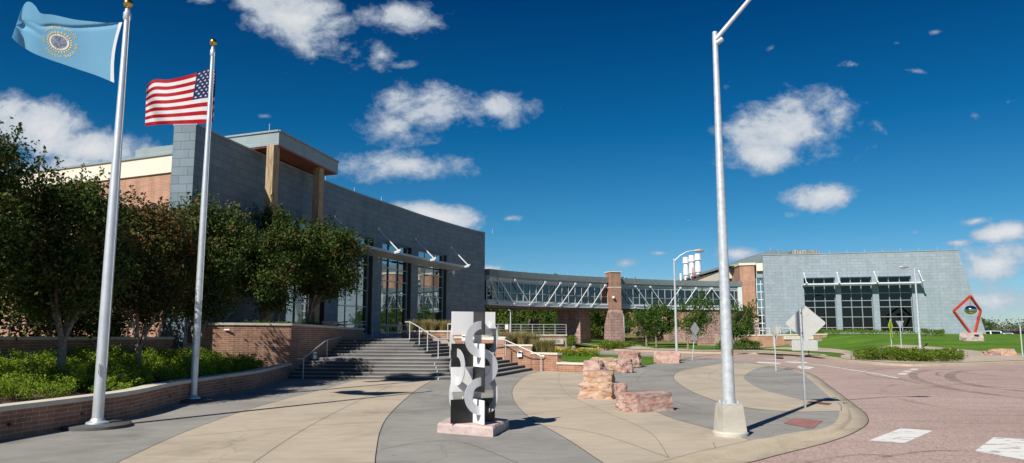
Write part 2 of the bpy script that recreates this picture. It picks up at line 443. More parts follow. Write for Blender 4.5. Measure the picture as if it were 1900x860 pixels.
M['block_r'] = brickmat('blue_grey_shingle', (0.262, 0.322, 0.362), (0.297, 0.360, 0.402), (0.20, 0.25, 0.285), 0.9, 0.38, 0.012, rough=0.55, bstr=0.6, var=0.12, mscale=1.4)
M['stone'] = brickmat('rock_faced_quartzite', (0.36, 0.225, 0.195), (0.46, 0.31, 0.275), (0.25, 0.165, 0.145), 0.75, 0.31, 0.02, rough=0.9, bstr=1.0, var=0.3, mscale=2.2)
M['fascia'] = brickmat('grey_metal_fascia', (0.27, 0.325, 0.33), (0.29, 0.345, 0.35), (0.20, 0.24, 0.245), 3.0, 0.16, 0.006, rough=0.45, bstr=0.4, var=0.08)
M['fascia_bridge'] = brickmat('grey_metal_panel', (0.17, 0.21, 0.215), (0.195, 0.24, 0.245), (0.13, 0.155, 0.16), 0.5, 0.6, 0.008, rough=0.5, bstr=0.3, var=0.08)
M['roof_metal'] = brickmat('standing_seam_roof', (0.21, 0.255, 0.26), (0.225, 0.27, 0.275), (0.15, 0.19, 0.19), 0.5, 60.0, 0.02, rough=0.45, bstr=0.4, var=0.06)
M['white_metal'] = plain('white_painted_steel', (0.62, 0.66, 0.68), 0.4, 0.0, var=0.04)
M['pale_metal'] = plain('pale_blue_steel', (0.40, 0.45, 0.48), 0.4, 0.0, var=0.05)
M['alu_frame'] = plain('window_aluminium', (0.42, 0.46, 0.48), 0.35, 0.3, var=0.04)
M['galv'] = plain('galvanised_steel', (0.58, 0.62, 0.65), 0.42, 0.35, var=0.15, scale=9)
M['alu_pole'] = plain('brushed_aluminium_pole', (0.66, 0.69, 0.72), 0.42, 0.55, var=0.07, scale=4)
M['gold'] = plain('gold_ball', (0.72, 0.42, 0.10), 0.25, 1.0, var=0.05)
M['rail'] = plain('painted_handrail', (0.55, 0.57, 0.57), 0.4, 0.2, var=0.05)
M['sign_back'] = plain('bare_aluminium_sign', (0.56, 0.56, 0.53), 0.42, 0.35, var=0.07, scale=6)
M['sign_back_grey'] = plain('dull_sign_back', (0.40, 0.41, 0.42), 0.5, 0.4, var=0.1, scale=6)
M['sign_yellow'] = plain('fluorescent_sign', (0.62, 0.80, 0.02), 0.5, var=0.03)
M['black'] = plain('black_paint', (0.012, 0.012, 0.013), 0.35, var=0.2)
M['white_paint'] = plain('white_enamel', (0.88, 0.88, 0.87), 0.3, var=0.03)
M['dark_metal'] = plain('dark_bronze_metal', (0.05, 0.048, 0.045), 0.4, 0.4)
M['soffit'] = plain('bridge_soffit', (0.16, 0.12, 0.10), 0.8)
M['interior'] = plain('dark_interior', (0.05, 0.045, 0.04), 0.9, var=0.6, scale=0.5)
M['interior_warm'] = plain('interior_wood', (0.22, 0.11, 0.055), 0.8, var=0.4, scale=0.6)
M['interior_pale'] = plain('interior_blind', (0.30, 0.28, 0.22), 0.9, var=0.3, scale=0.7)
M['soil'] = plain('bark_mulch', (0.085, 0.048, 0.032), 1.0, var=0.5, scale=14, bumps=0.8)
M['red_steel'] = plain('red_steel', (0.50, 0.05, 0.03), 0.4, var=0.08)
M['chrome'] = plain('mirror_steel', (0.75, 0.75, 0.75), 0.06, 1.0, var=0.02)
M['ring_metal'] = plain('brushed_ring', (0.66, 0.68, 0.70), 0.35, 0.3, var=0.05, scale=10)
M['tactile'] = brickmat('red_tactile_paving', (0.40, 0.18, 0.155), (0.45, 0.21, 0.18), (0.28, 0.12, 0.11), 0.3, 0.07, 0.012, rough=0.8)
M['rust'] = plain('rusty_iron', (0.16, 0.06, 0.03), 0.9, var=0.5, scale=12)
M['rubber'] = plain('tyre_rubber', (0.015, 0.015, 0.015), 0.8)
M['lens'] = plain('lamp_lens', (0.5, 0.5, 0.48), 0.3)
M['brown_board'] = plain('brown_sign_board', (0.13, 0.09, 0.08), 0.7)
M['tank_white'] = plain('white_stack_paint', (0.74, 0.75, 0.75), 0.45, var=0.06, scale=1.5)
M['louver'] = brickmat('tan_louver', (0.33, 0.29, 0.25), (0.37, 0.325, 0.28), (0.16, 0.13, 0.11), 0.35, 5.0, 0.05, rough=0.6)
def wood():
    m, nt, b = new_mat('stained_timber')
    w = N(nt, 'ShaderNodeTexNoise', Scale=3.0, Detail=8.0, Roughness=0.65, Distortion=0.4)
    nt.links.new(worldpos(nt, (4, 4, 0.5)), w.inputs['Vector'])
    r = rampn(nt, [(0.3, (0.16, 0.105, 0.055)), (0.5, (0.38, 0.27, 0.15)), (0.7, (0.50, 0.39, 0.24))]); nt.links.new(w.outputs['Fac'], r.inputs['Fac'])
    nt.links.new(r.outputs['Color'], b.inputs['Base Color']); b.inputs['Roughness'].default_value = 0.7
    return m
M['wood'] = wood()
M['wood_red'] = brickmat('cedar_soffit_boards', (0.30, 0.075, 0.03), (0.38, 0.11, 0.045), (0.08, 0.02, 0.01), 6.0, 0.15, 0.01, rough=0.5)
def glass(name, tint, refl=0.0, rough=0.02):
    m, nt, b = new_mat(name); out = nt.nodes['Material Output']; nt.nodes.remove(b)
    tr = N(nt, 'ShaderNodeBsdfTransparent'); tr.inputs['Color'].default_value = (*tint, 1)
    gl = N(nt, 'ShaderNodeBsdfGlossy'); gl.inputs['Roughness'].default_value = rough; gl.inputs['Color'].default_value = (0.82, 0.92, 0.95, 1)
    lw = N(nt, 'ShaderNodeFresnel'); lw.inputs['IOR'].default_value = 1.55
    ad = N(nt, 'ShaderNodeMath', operation='ADD'); ad.use_clamp = True; nt.links.new(lw.outputs[0], ad.inputs[0]); ad.inputs[1].default_value = refl
    n = N(nt, 'ShaderNodeTexNoise', Scale=0.45, Detail=1.0); nt.links.new(worldpos(nt), n.inputs['Vector'])
    bp = N(nt, 'ShaderNodeBump'); bp.inputs['Strength'].default_value = 0.05; bp.inputs['Distance'].default_value = 0.1
    nt.links.new(n.outputs['Fac'], bp.inputs['Height']); nt.links.new(bp.outputs['Normal'], gl.inputs['Normal'])
    mx = N(nt, 'ShaderNodeMixShader'); nt.links.new(ad.outputs[0], mx.inputs[0]); nt.links.new(tr.outputs[0], mx.inputs[1]); nt.links.new(gl.outputs[0], mx.inputs[2])
    nt.links.new(mx.outputs[0], out.inputs['Surface']); return m
M['glass_r'] = glass('dark_window_glass', (0.16, 0.18, 0.18), 0.0)
M['glass'] = glass('tinted_window_glass', (0.24, 0.30, 0.32), 0.40)
M['glass_bridge'] = glass('bridge_glass', (0.15, 0.24, 0.28), 0.08)
M['car_glass'] = plain('car_glass', (0.01, 0.012, 0.015), 0.05)
def leafmat(name, stops, trans=0.25, rough=0.55):
    m, nt, b = new_mat(name); out = nt.nodes['Material Output']
    g = nt.nodes.new('ShaderNodeNewGeometry')
    n = N(nt, 'ShaderNodeTexNoise', Scale=0.9, Detail=3.0); nt.links.new(g.outputs['Position'], n.inputs['Vector'])
    ad = N(nt, 'ShaderNodeMath', operation='MULTIPLY_ADD'); nt.links.new(g.outputs['Random Per Island'], ad.inputs[0]); ad.inputs[1].default_value = 0.55
    m2 = N(nt, 'ShaderNodeMath', operation='MULTIPLY_ADD'); nt.links.new(n.outputs['Fac'], m2.inputs[0]); m2.inputs[1].default_value = 1.2; m2.inputs[2].default_value = -0.38
    nt.links.new(m2.outputs[0], ad.inputs[2])
    r = rampn(nt, stops); nt.links.new(ad.outputs[0], r.inputs['Fac'])
    nt.links.new(r.outputs['Color'], b.inputs['Base Color']); b.inputs['Roughness'].default_value = rough
    b.inputs['Specular IOR Level'].default_value = 0.12
    tl = N(nt, 'ShaderNodeBsdfTranslucent'); nt.links.new(r.outputs['Color'], tl.inputs['Color'])
    mx = N(nt, 'ShaderNodeMixShader'); mx.inputs[0].default_value = trans
    nt.links.new(b.outputs[0], mx.inputs[1]); nt.links.new(tl.outputs[0], mx.inputs[2]); nt.links.new(mx.outputs[0], out.inputs['Surface'])
    return m
M['leaf_pear'] = leafmat('pear_leaves', [(0.0, (0.018, 0.040, 0.010)), (0.45, (0.048, 0.082, 0.018)), (0.72, (0.085, 0.118, 0.026)), (0.86, (0.14, 0.085, 0.032)), (0.97, (0.19, 0.045, 0.025))], 0.12)
M['leaf_pear_red'] = leafmat('pear_leaves_turning', [(0.0, (0.022, 0.034, 0.010)), (0.4, (0.05, 0.07, 0.018)), (0.62, (0.10, 0.085, 0.026)), (0.78, (0.13, 0.06, 0.022)), (0.95, (0.18, 0.04, 0.02))], 0.12)
M['leaf_shrub'] = leafmat('shrub_leaves', [(0.0, (0.11, 0.19, 0.012)), (0.5, (0.22, 0.33, 0.03)), (0.8, (0.33, 0.42, 0.05)), (1.0, (0.32, 0.27, 0.07))], 0.35)
M['leaf_green'] = leafmat('green_leaves', [(0.0, (0.03, 0.07, 0.012)), (0.5, (0.06, 0.12, 0.02)), (1.0, (0.12, 0.19, 0.035))], 0.25)
M['leaf_wood'] = leafmat('woodland_leaves', [(0.0, (0.04, 0.075, 0.015)), (0.5, (0.08, 0.13, 0.022)), (1.0, (0.16, 0.20, 0.04))], 0.25)
M['leaf_far'] = leafmat('distant_leaves', [(0.0, (0.07, 0.10, 0.06)), (1.0, (0.13, 0.16, 0.09))], 0.1)
M['leaf_hedge'] = leafmat('hedge_leaves', [(0.0, (0.06, 0.11, 0.012)), (0.5, (0.12, 0.19, 0.02)), (1.0, (0.22, 0.28, 0.04))], 0.3)
M['tan_grass'] = leafmat('ornamental_grass_blades', [(0.0, (0.20, 0.21, 0.06)), (0.5, (0.36, 0.31, 0.13)), (1.0, (0.50, 0.38, 0.20))], 0.3)
M['turf_blade'] = leafmat('turf_blades', [(0.0, (0.06, 0.14, 0.015)), (1.0, (0.13, 0.24, 0.03))], 0.3)
M['flower'] = plain('orange_petals', (0.75, 0.28, 0.02), 0.6)
M['bark'] = plain('tree_bark', (0.23, 0.185, 0.15), 0.95, var=0.45, scale=12, bumps=0.9)
def lawnmat(name, a, b_, stripe=0.0):
    m, nt, b = new_mat(name)
    n = N(nt, 'ShaderNodeTexNoise', Scale=0.5, Detail=8.0, Roughness=0.72); nt.links.new(worldpos(nt), n.inputs['Vector'])
    r = rampn(nt, [(0.32, a), (0.68, b_)]); nt.links.new(n.outputs['Fac'], r.inputs['Fac'])
    n2 = N(nt, 'ShaderNodeTexNoise', Scale=9.0, Detail=6.0, Roughness=0.8); nt.links.new(worldpos(nt), n2.inputs['Vector'])
    r2 = rampn(nt, [(0.3, (0.62,) * 3), (0.66, (1.25,) * 3)]); nt.links.new(n2.outputs['Fac'], r2.inputs['Fac'])
    c = mixc(nt, 1.0, r.outputs['Color'], r2.outputs['Color'], 'MULTIPLY')
    n3 = N(nt, 'ShaderNodeTexNoise', Scale=1.0, Detail=5.0, Roughness=0.6); nt.links.new(worldpos(nt, (0.09, 0.9, 0.5)), n3.inputs['Vector'])
    r3 = rampn(nt, [(0.35, (0.78, 0.84, 0.8)), (0.5, (1,) * 3), (0.68, (1.32, 1.16, 1.1))]); nt.links.new(n3.outputs['Fac'], r3.inputs['Fac'])
    c = mixc(nt, 1.0, c, r3.outputs['Color'], 'MULTIPLY')
    nt.links.new(c, b.inputs['Base Color']); b.inputs['Roughness'].default_value = 1.0; b.inputs['Specular IOR Level'].default_value = 0.1
    bump(nt, b, n2.outputs['Fac'], 0.9, 0.08)
    return m
M['lawn'] = lawnmat('lawn_grass', (0.070, 0.155, 0.018), (0.115, 0.225, 0.030))
M['field'] = lawnmat('meadow_grass', (0.12, 0.16, 0.035), (0.24, 0.24, 0.08))
M['ground'] = lawnmat('rough_ground', (0.12, 0.14, 0.05), (0.22, 0.20, 0.09))
def rockmat(name, cols, seed=0.0, sc=1.6, dark=0.45):
    m, nt, b = new_mat(name)
    mp = coords(nt, 'Object', (1, 1, 1.1))
    n = N(nt, 'ShaderNodeTexNoise', Scale=sc, Detail=9.0, Roughness=0.68, Distortion=1.4, noise_dimensions='4D', W=seed); nt.links.new(mp, n.inputs['Vector'])
    r = rampn(nt, cols); nt.links.new(n.outputs['Fac'], r.inputs['Fac'])
    n2 = N(nt, 'ShaderNodeTexNoise', Scale=6.0, Detail=8.0, Roughness=0.62); nt.links.new(mp, n2.inputs['Vector'])
    r2 = rampn(nt, [(0.3, (dark,) * 3), (0.5, (1, 1, 1)), (0.75, (1.15,) * 3)]); nt.links.new(n2.outputs['Fac'], r2.inputs['Fac'])
    c = mixc(nt, 1.0, r.outputs['Color'], r2.outputs['Color'], 'MULTIPLY')
    nt.links.new(c, b.inputs['Base Color']); b.inputs['Roughness'].default_value = 0.9
    bump(nt, b, n2.outputs['Fac'], 0.5, 0.03)
    return m
M['rock'] = rockmat('pink_quartzite', [(0.28, (0.27, 0.145, 0.115)), (0.46, (0.37, 0.215, 0.175)), (0.58, (0.46, 0.33, 0.28)), (0.66, (0.36, 0.20, 0.16)), (0.8, (0.36, 0.17, 0.08))], dark=0.72)
M['rock_orange'] = rockmat('orange_stained_quartzite', [(0.28, (0.34, 0.23, 0.20)), (0.42, (0.46, 0.31, 0.255)), (0.50, (0.47, 0.33, 0.25)), (0.56, (0.42, 0.22, 0.095)), (0.62, (0.46, 0.32, 0.26)), (0.76, (0.38, 0.20, 0.10)), (0.85, (0.28, 0.20, 0.18))], 3.0, 1.1, 0.7)
M['slab'] = rockmat('pink_granite_plinth', [(0.3, (0.46, 0.345, 0.32)), (0.7, (0.56, 0.455, 0.43))], 5.0, 1.2, 0.75)
M['flag_blue'] = leafmat('sky_blue_nylon', [(0.0, (0.16, 0.40, 0.60)), (1.0, (0.20, 0.46, 0.66))], 0.35, 0.6)
M['flag_red'] = leafmat('red_nylon', [(0.0, (0.42, 0.01, 0.02)), (1.0, (0.46, 0.012, 0.025))], 0.3, 0.6)
M['flag_white'] = leafmat('white_nylon', [(0.0, (0.78, 0.76, 0.76)), (1.0, (0.82, 0.8, 0.8))], 0.3, 0.6)
M['flag_navy'] = leafmat('navy_nylon', [(0.0, (0.012, 0.022, 0.09)), (1.0, (0.015, 0.03, 0.11))], 0.2, 0.6)
M['flag_gold'] = plain('golden_thread', (0.60, 0.45, 0.10), 0.6)
M['flag_ink'] = plain('seal_ink', (0.03, 0.05, 0.12), 0.7)
M['seal_grey'] = plain('seal_picture', (0.10, 0.13, 0.18), 0.7, var=0.9, scale=14)
M['car_white'] = plain('white_car_paint', (0.75, 0.76, 0.78), 0.2, var=0.02)
M['car_red'] = plain('dark_red_car_paint', (0.09, 0.008, 0.015), 0.2, var=0.05)
M['asphalt'] = plain('asphalt', (0.10, 0.10, 0.10), 0.9, var=0.2, scale=3)
# ------------------------------------------------------------------ plants
def leaf_pts(mb, p, size, rnd, up=0.3, thin=0.55):
    d = Vector((rnd.gauss(0, 1), rnd.gauss(0, 1), rnd.gauss(0, 1) + up)); d.normalize()
    a = d.orthogonal().normalized(); b = d.cross(a)
    t = rnd.random() * 2 * PI; e = a * math.cos(t) + b * math.sin(t); g = d.cross(e)
    L = size * rnd.uniform(0.5, 1.5); W = L * thin
    n = len(mb.v)
    mb.v += [p - e * L * 0.5, p + g * W * 0.5 + d * W * 0.12, p + e * L * 0.5, p - g * W * 0.5 + d * W * 0.12]
    mb.f.append([n, n + 1, n + 2, n + 3]); mb.uv.append([(0, 0), (1, 0), (1, 1), (0, 1)]); mb.mi.append(0)
def crown_mesh(rnd, rx, ry, rz, n_clump, n_leaf, size, spread=0.34, tips=0.0, hollow=0.35, shape=0.0):
    """clumps of leaves filling an uneven ellipsoid centred on the origin"""
    mb = MB(); C = []
    while len(C) < n_clump:
        v = Vector((rnd.uniform(-1, 1), rnd.uniform(-1, 1), rnd.uniform(-1, 1)))
        l = v.length
        if l > 1 or l < hollow: continue
        nn = noise.noise(v * 2.1 + Vector((rnd.random() * 0, 3.3, 1.7)) + Vector((rx * 5, rz * 3, 0)))
        if nn < -0.22 and l > 0.6: continue
        k = 1 - shape * max(0, v.z) if shape > 0 else 1 + shape * max(0, -v.z)
        C.append((Vector((v.x * rx * k, v.y * ry * k, v.z * rz)), rnd.uniform(0.55, 1.25)))
    per = n_leaf // n_clump; s0 = spread * min(rx, ry, rz)
    for c, w in C:
        for _ in range(int(per * w)):
            o = Vector((rnd.gauss(0, 1), rnd.gauss(0, 1), rnd.gauss(0, 0.8))) * s0 * 0.55 * w
            leaf_pts(mb, c + o, size, rnd)
        if tips and c.z > -0.1 * rz and rnd.random() < 0.75:     # shoots that stick out of the crown
            out = Vector((c.x / rx * 0.55, c.y / ry * 0.55, 0.8 + 0.2 * rnd.random())).normalized()
            L = tips * rnd.uniform(0.5, 1.3)
            for q in range(int(26 * L / 0.5)):
                t = rnd.random()
                leaf_pts(mb, c + out * (s0 * 0.8 + L * t) + Vector((rnd.gauss(0, 1), rnd.gauss(0, 1), rnd.gauss(0, 1))) * 0.09 * (1.2 - t), size, rnd)
    return mb, C
def limbs_mesh(rnd, fork, C, center, r0, base, nlimb, lean=(0, 0), trunk_pts=None, mains=4):
    mb = MB()
    tp = trunk_pts or [(base.x, base.y, base.z - 0.25), (base.x + 0.02, base.y, base.z + 0.05), (fork.x, fork.y, fork.z)]
    mb.tube(tp, [r0 * 1.35, r0 * 1.08, r0 * 0.85][:len(tp)], 10)
    F0 = Vector(tp[-1]) - Vector((0, 0, 0.06))
    cs = sorted(C, key=lambda c: rnd.random())
    M_ = []
    for k in range(mains):                      # ascending main limbs
        a = 2 * PI * (k + rnd.uniform(-0.25, 0.25)) / mains
        top = Vector((center.x + math.cos(a) * rnd.uniform(0.35, 0.6) * 1.3, center.y + math.sin(a) * rnd.uniform(0.35, 0.6) * 1.3, center.z + rnd.uniform(-0.2, 0.6)))
        mid = F0.lerp(top, 0.45) + Vector((math.cos(a), math.sin(a), 0)) * 0.12 + Vector((0, 0, -0.1))
        mb.tube([F0, mid, top], [r0 * 0.58, r0 * 0.42, r0 * 0.14], 7, caps=False); M_.append((F0, mid, top))
    for c, w in cs[:nlimb]:
        e = c + center
        f0, mid, top = min(M_, key=lambda m: (m[1] - e).length + (m[2] - e).length)
        s = f0.lerp(mid, rnd.uniform(0.35, 1)) if e.z < mid.z + 0.8 else mid.lerp(top, rnd.uniform(0.1, 0.9))
        m2 = s.lerp(e, 0.5) + Vector((rnd.gauss(0, 0.08), rnd.gauss(0, 0.08), rnd.gauss(0, 0.06) - 0.05))
        mb.tube([s, m2, e], [r0 * 0.26, r0 * 0.17, r0 * 0.06], 5, caps=False)
    return mb
def tree(name, base, crown_c, r, seed, label, group, leafm, size=0.10, nleaf=14000, nclump=60, r0=0.12, fork_h=1.0, tips=0.5, nlimb=22, mains=4, shape=0.0, cat='tree', spread=0.34, hollow=0.35):
    rnd = random.Random(seed)
    t = empty(name, base, label, cat, group)
    base = Vector(base); cc = Vector(crown_c)
    cm, C = crown_mesh(rnd, r[0], r[1], r[2], nclump, nleaf, size, tips=tips, shape=shape, spread=spread, hollow=hollow)
    cm.v = [v + cc for v in cm.v]
    tr = limbs_mesh(rnd, base + Vector((0, 0, fork_h)), C, cc, r0, base, nlimb, mains=mains)
    build('trunk', tr, M['bark'], t, smooth=60)
    build('crown', cm, leafm, t)
    return t
def shrub_proto(name, rnd, rx, ry, rz, n, size, leafm, label, cat, group, stems=True):
    t = empty(name, (0, 0, 0), label, cat, group)
    mb, C = crown_mesh(rnd, rx, ry, rz * 0.58, 30, n, size, spread=0.42, tips=0.05, hollow=0.1)
    mb.v = [v + Vector((0, 0, rz * 0.5)) for v in mb.v]
    mb.v = [Vector((v.x, v.y, max(0.02, v.z))) for v in mb.v]
    build('foliage', mb, leafm, t)
    if stems:
        s = MB()
        for k in range(7):
            a = 2 * PI * k / 7 + rnd.random()
            s.tube([(0.03 * math.cos(a), 0.03 * math.sin(a), -0.05), (rx * 0.35 * math.cos(a), ry * 0.35 * math.sin(a), rz * 0.5)], [0.014, 0.006], 5)
        build('stem', s, M['bark'], t)
    return t
def grass_clump_mesh(rnd, n, h, r, w=0.012, droop=0.35):
    mb = MB()
    for _ in range(n):
        a = rnd.random() * 2 * PI; q = rnd.random() * r * 0.45
        p = Vector((math.cos(a) * q, math.sin(a) * q, 0))
        b = rnd.random() * 2 * PI; L = h * rnd.uniform(0.6, 1.1); o = Vector((math.cos(b), math.sin(b), 0))
        s = Vector((-o.y, o.x, 0)) * w
        m_ = p + o * droop * L * 0.35 + Vector((0, 0, L * 0.6)); e = p + o * droop * L * rnd.uniform(0.6, 1.3) + Vector((0, 0, L))
        n0 = len(mb.v); mb.v += [p - s, p + s, m_ + s * 0.8, m_ - s * 0.8, e]
        mb.f += [[n0, n0 + 1, n0 + 2, n0 + 3], [n0 + 3, n0 + 2, n0 + 4]]
        mb.uv += [[(0, 0)] * 4, [(0, 0)] * 3]; mb.mi += [0, 0]
    return mb

# ------------------------------------------------------------------ the ground
def ground_sheet():
    bm = bmesh.new()
    xs = [-2500, -900, -400, -200, -100, -60] + list(range(-40, 130, 3)) + [140, 180, 260, 400, 900, 2500]
    ys = [-300, -100, -40, 0, 20, 40, 45] + [48 + 2 * k for k in range(56)] + [170, 200, 260, 330, 400, 700, 1500, 4000]
    g = [[bm.verts.new((x, y, (lawnz(x, y) - (0.28 if y < 90 else 0.12)) if y > -250 else -0.3)) for x in xs] for y in ys]
    for j in range(len(ys) - 1):
        for i in range(len(xs) - 1): bm.faces.new((g[j][i], g[j][i + 1], g[j + 1][i + 1], g[j + 1][i]))
    me = bpy.data.meshes.new('ground'); bm.to_mesh(me); bm.free(); me.materials.append(M['ground'])
    o = bpy.data.objects.new('ground', me); COL.objects.link(o); return tag(o, kind='structure')
ground_sheet()
def GR(px, py): return GT(px, py, None, -0.12)          # point on the road surface
# plaza edge (back of kerb) and gutter edge, in order from left of the camera round to the far side
inner = [(-22, 3.2), (-12, 6.2), (-3, 10.4)] + [G(*p) for p in [(1190, 862), (1280, 842), (1330, 832), (1392, 818), (1440, 810), (1473, 802), (1502, 800), (1522, 797), (1537, 792), (1546, 787), (1554, 778), (1557, 769), (1557, 758), (1552, 748), (1528, 727), (1504, 706), (1491, 695), (1467, 686), (1425, 679), (1386, 674), (1340, 670), (1280, 668.5)]]
outer = [(-22.6, 2.2), (-12.6, 5.2), (-3.2, 9.3)] + [GR(*p) for p in [(1290, 884), (1340, 870), (1395, 858), (1440, 846), (1492, 833), (1525, 825), (1552, 816), (1575, 808), (1594, 798), (1606, 790), (1611, 781), (1608, 773), (1603, 766), (1576, 745), (1540, 718), (1510, 697), (1473, 684.5), (1428, 677.5), (1388, 672.5), (1341, 668.6), (1281, 667)]]
kin = resample(catmull(inner, 6), 110); kout = resample(catmull(outer, 6), 110)
# keep corresponding samples close: match each outer sample to the nearest inner one
def nearest(line, p): return min(line, key=lambda q: (q[0] - p[0]) ** 2 + (q[1] - p[1]) ** 2)
prof = [(0.0, 0.002), (0.30, 0.0), (0.36, -0.02), (0.42, -0.085), (0.47, -0.10), (1.0, -0.113)]
km = MB()
rows = []
for i, p in enumerate(kin):
    q = kout[i]
    rows.append([Vector((p[0] + (q[0] - p[0]) * t, p[1] + (q[1] - p[1]) * t, ramp(p[1]) + z)) for t, z in prof] + [Vector((q[0], q[1], ramp(p[1]) - 0.3))])
for i in range(len(rows) - 1):
    for k in range(len(prof)):
        km.face([rows[i][k], rows[i][k + 1], rows[i + 1][k + 1], rows[i + 1][k]])
build('kerb', km, M['curb'], smooth=50, kind='structure')
weld(bpy.data.objects['kerb'])
km = MB(); jo = offset(kout, -0.022)
for i in range(len(kout) - 1):
    a, b, c, d = kout[i], kout[i + 1], jo[i + 1], jo[i]
    km.face([(a[0], a[1], ramp(a[1]) - 0.111), (b[0], b[1], ramp(b[1]) - 0.111), (c[0], c[1], ramp(c[1]) - 0.111), (d[0], d[1], ramp(d[1]) - 0.111)])
build('kerb_joint', km, M['joint'], kind='structure')
# plaza base (grey concrete)
far_edge = [G(1262, 669), G(1213, 664), G(1150, 661), G(1040, 656), (-3, 62), (-14, 62), (-24, 40), (-24, 3)]
sheet('plaza', [p for p in kin] + far_edge, M['grey_conc'], lambda x, y: ramp(y), 0.0, kind='structure')
def pl(pts, n=6): return catmull([G(*p) for p in pts], n)
tanA = pl([(217, 860), (350, 800), (480, 755), (600, 723), (668, 704)]) + pl([(806, 704), (780, 719), (755, 738), (722, 770), (705, 800), (697, 840), (695, 862)]) + [(-2.4, 10.9), (-7, 9.0), (-8.4, 9.5)]
sheet('tan_paving', tanA, M['tan_conc'], lambda x, y: ramp(y), 0.004, kind='structure')
tanB_l = pl([(1075, 688), (1040, 687), (1003, 690), (975, 698), (954, 717), (950, 734), (958, 752), (979, 773), (1003, 788), (1052, 816), (1100, 848), (1122, 862)])
ki = [p for p in kin if p[0] > G(1190, 862)[0] and p[0] < G(1392, 818)[0] and p[1] < 17]
ki = [(p[0] - 0.01, p[1] + 0.015) for p in ki]
tanB_r = pl([(1392, 817), (1325, 798), (1280, 786), (1249, 777), (1224, 767), (1185, 748), (1150, 729), (1112, 708), (1095, 697)])
sheet('tan_paving', tanB_l + [(1.7, 12.55)] + ki + tanB_r, M['tan_conc'], lambda x, y: ramp(y), 0.004, kind='structure')
tanC = pl([(1340, 676), (1386, 675.5), (1425, 680.5)]) + pl([(1410, 683), (1395, 688), (1380, 700), (1392, 712), (1416, 724), (1461, 736), (1489, 743)])[1:] + pl([(1552, 745.5), (1560, 754), (1560, 763)], 3) + pl([(1489, 765), (1431, 762), (1386, 757), (1340, 748), (1310, 738), (1283, 727), (1262, 714), (1250, 702), (1255, 693), (1270, 687), (1300, 682), (1340, 676)])[:-1]
tanC = [(p[0], p[1]) for p in tanC]
sheet('tan_paving', tanC, M['tan_conc'], lambda x, y: ramp(y), 0.004, kind='structure')
def strip(name, pts, w, mat, off=0.008, parent=None, f=ramp, n=5, raw=False):
    L = pts if raw else catmull(pts, n); R = offset(L, w); mb = MB()
    for i in range(len(L) - 1):
        a, b, c, d = L[i], L[i + 1], R[i + 1], R[i]
        q = [Vector((p[0], p[1], f(p[1]) + off)) for p in (a, b, c, d)]
        if (q[1] - q[0]).cross(q[3] - q[0]).z < 0: q.reverse()
        mb.face(q)
    return build(name, mb, mat, parent, kind='structure')
jw = 0.016
for nm, L in (('a', tanA[:25]), ('b', tanA[25:62]), ('c', tanB_l), ('d', tanB_r)):
    strip('paving_joint', L, jw, M['joint'], raw=True)
strip('paving_joint', tanC[-72:-1], jw, M['joint'], raw=True)
for seg in [[(470, 860), (560, 800), (650, 752), (745, 706)], [(330, 812), (560, 792), (712, 784)], [(505, 748), (600, 742), (745, 742)],
            [(1040, 690), (1036, 705), (1050, 730), (1110, 760), (1200, 800), (1240, 850)], [(958, 718), (1010, 716), (1076, 716)], [(975, 770), (1080, 757), (1150, 748)],
            [(1190, 720), (1182, 705), (1200, 690), (1222, 682)], [(1190, 720), (1215, 735), (1250, 745), (1300, 760)],
            [(1316, 702), (1320, 692), (1345, 684), (1380, 678)], [(1316, 702), (1345, 712), (1390, 720)], [(1443, 693), (1440, 705), (1460, 715), (1500, 722)],
            [(1443, 772), (1468, 780), (1500, 798)], [(1328, 832), (1324, 822)], [(705, 835), (790, 820), (860, 822), (960, 860)], [(722, 770), (800, 760), (840, 758)], [(942, 790), (1003, 788)],
            [(1010, 790), (1110, 806), (1240, 850)]]:
    strip('paving_joint', [G(*p) for p in seg], 0.018, M['joint_light'], 0.0085)

# road
fc = [(1060, 647), (1140, 651), (1280, 656), (1400, 657.6), (1490, 662), (1560, 671), (1672, 680), (1783, 679), (1900, 675), (2050, 668)]
road_poly = [(-60, -60), (200, -60), (200, 75)] + list(reversed(offset(catmull([GR(*p) for p in fc], 6), 0.4))) + [(-10, 76), (-10, 66), (3, 60), (-60, 20)]
sheet('road', road_poly, M['road'], lambda x, y: ramp(y), -0.12, kind='structure')
# lawn wedge between plaza and road
wedge = [GT(*p) for p in [(1030, 652), (1090, 657.5), (1145, 659.5), (1213, 663), (1262, 667.5), (1274, 669)]] + [G(*p) for p in [(1220, 675.5), (1188, 681), (1150, 690), (1100, 690), (1084, 677), (1041, 672), (1036, 664)]]
sheet('lawn', wedge, M['lawn'], lambda x, y: ramp(y) + 0.02, 0.012, kind='structure')
strip('kerb_edge', [GT(*p) for p in [(1030, 652), (1090, 657.5), (1145, 659.5), (1213, 663), (1262, 667.5), (1278, 669)]], 0.35, M['curb'], 0.04)
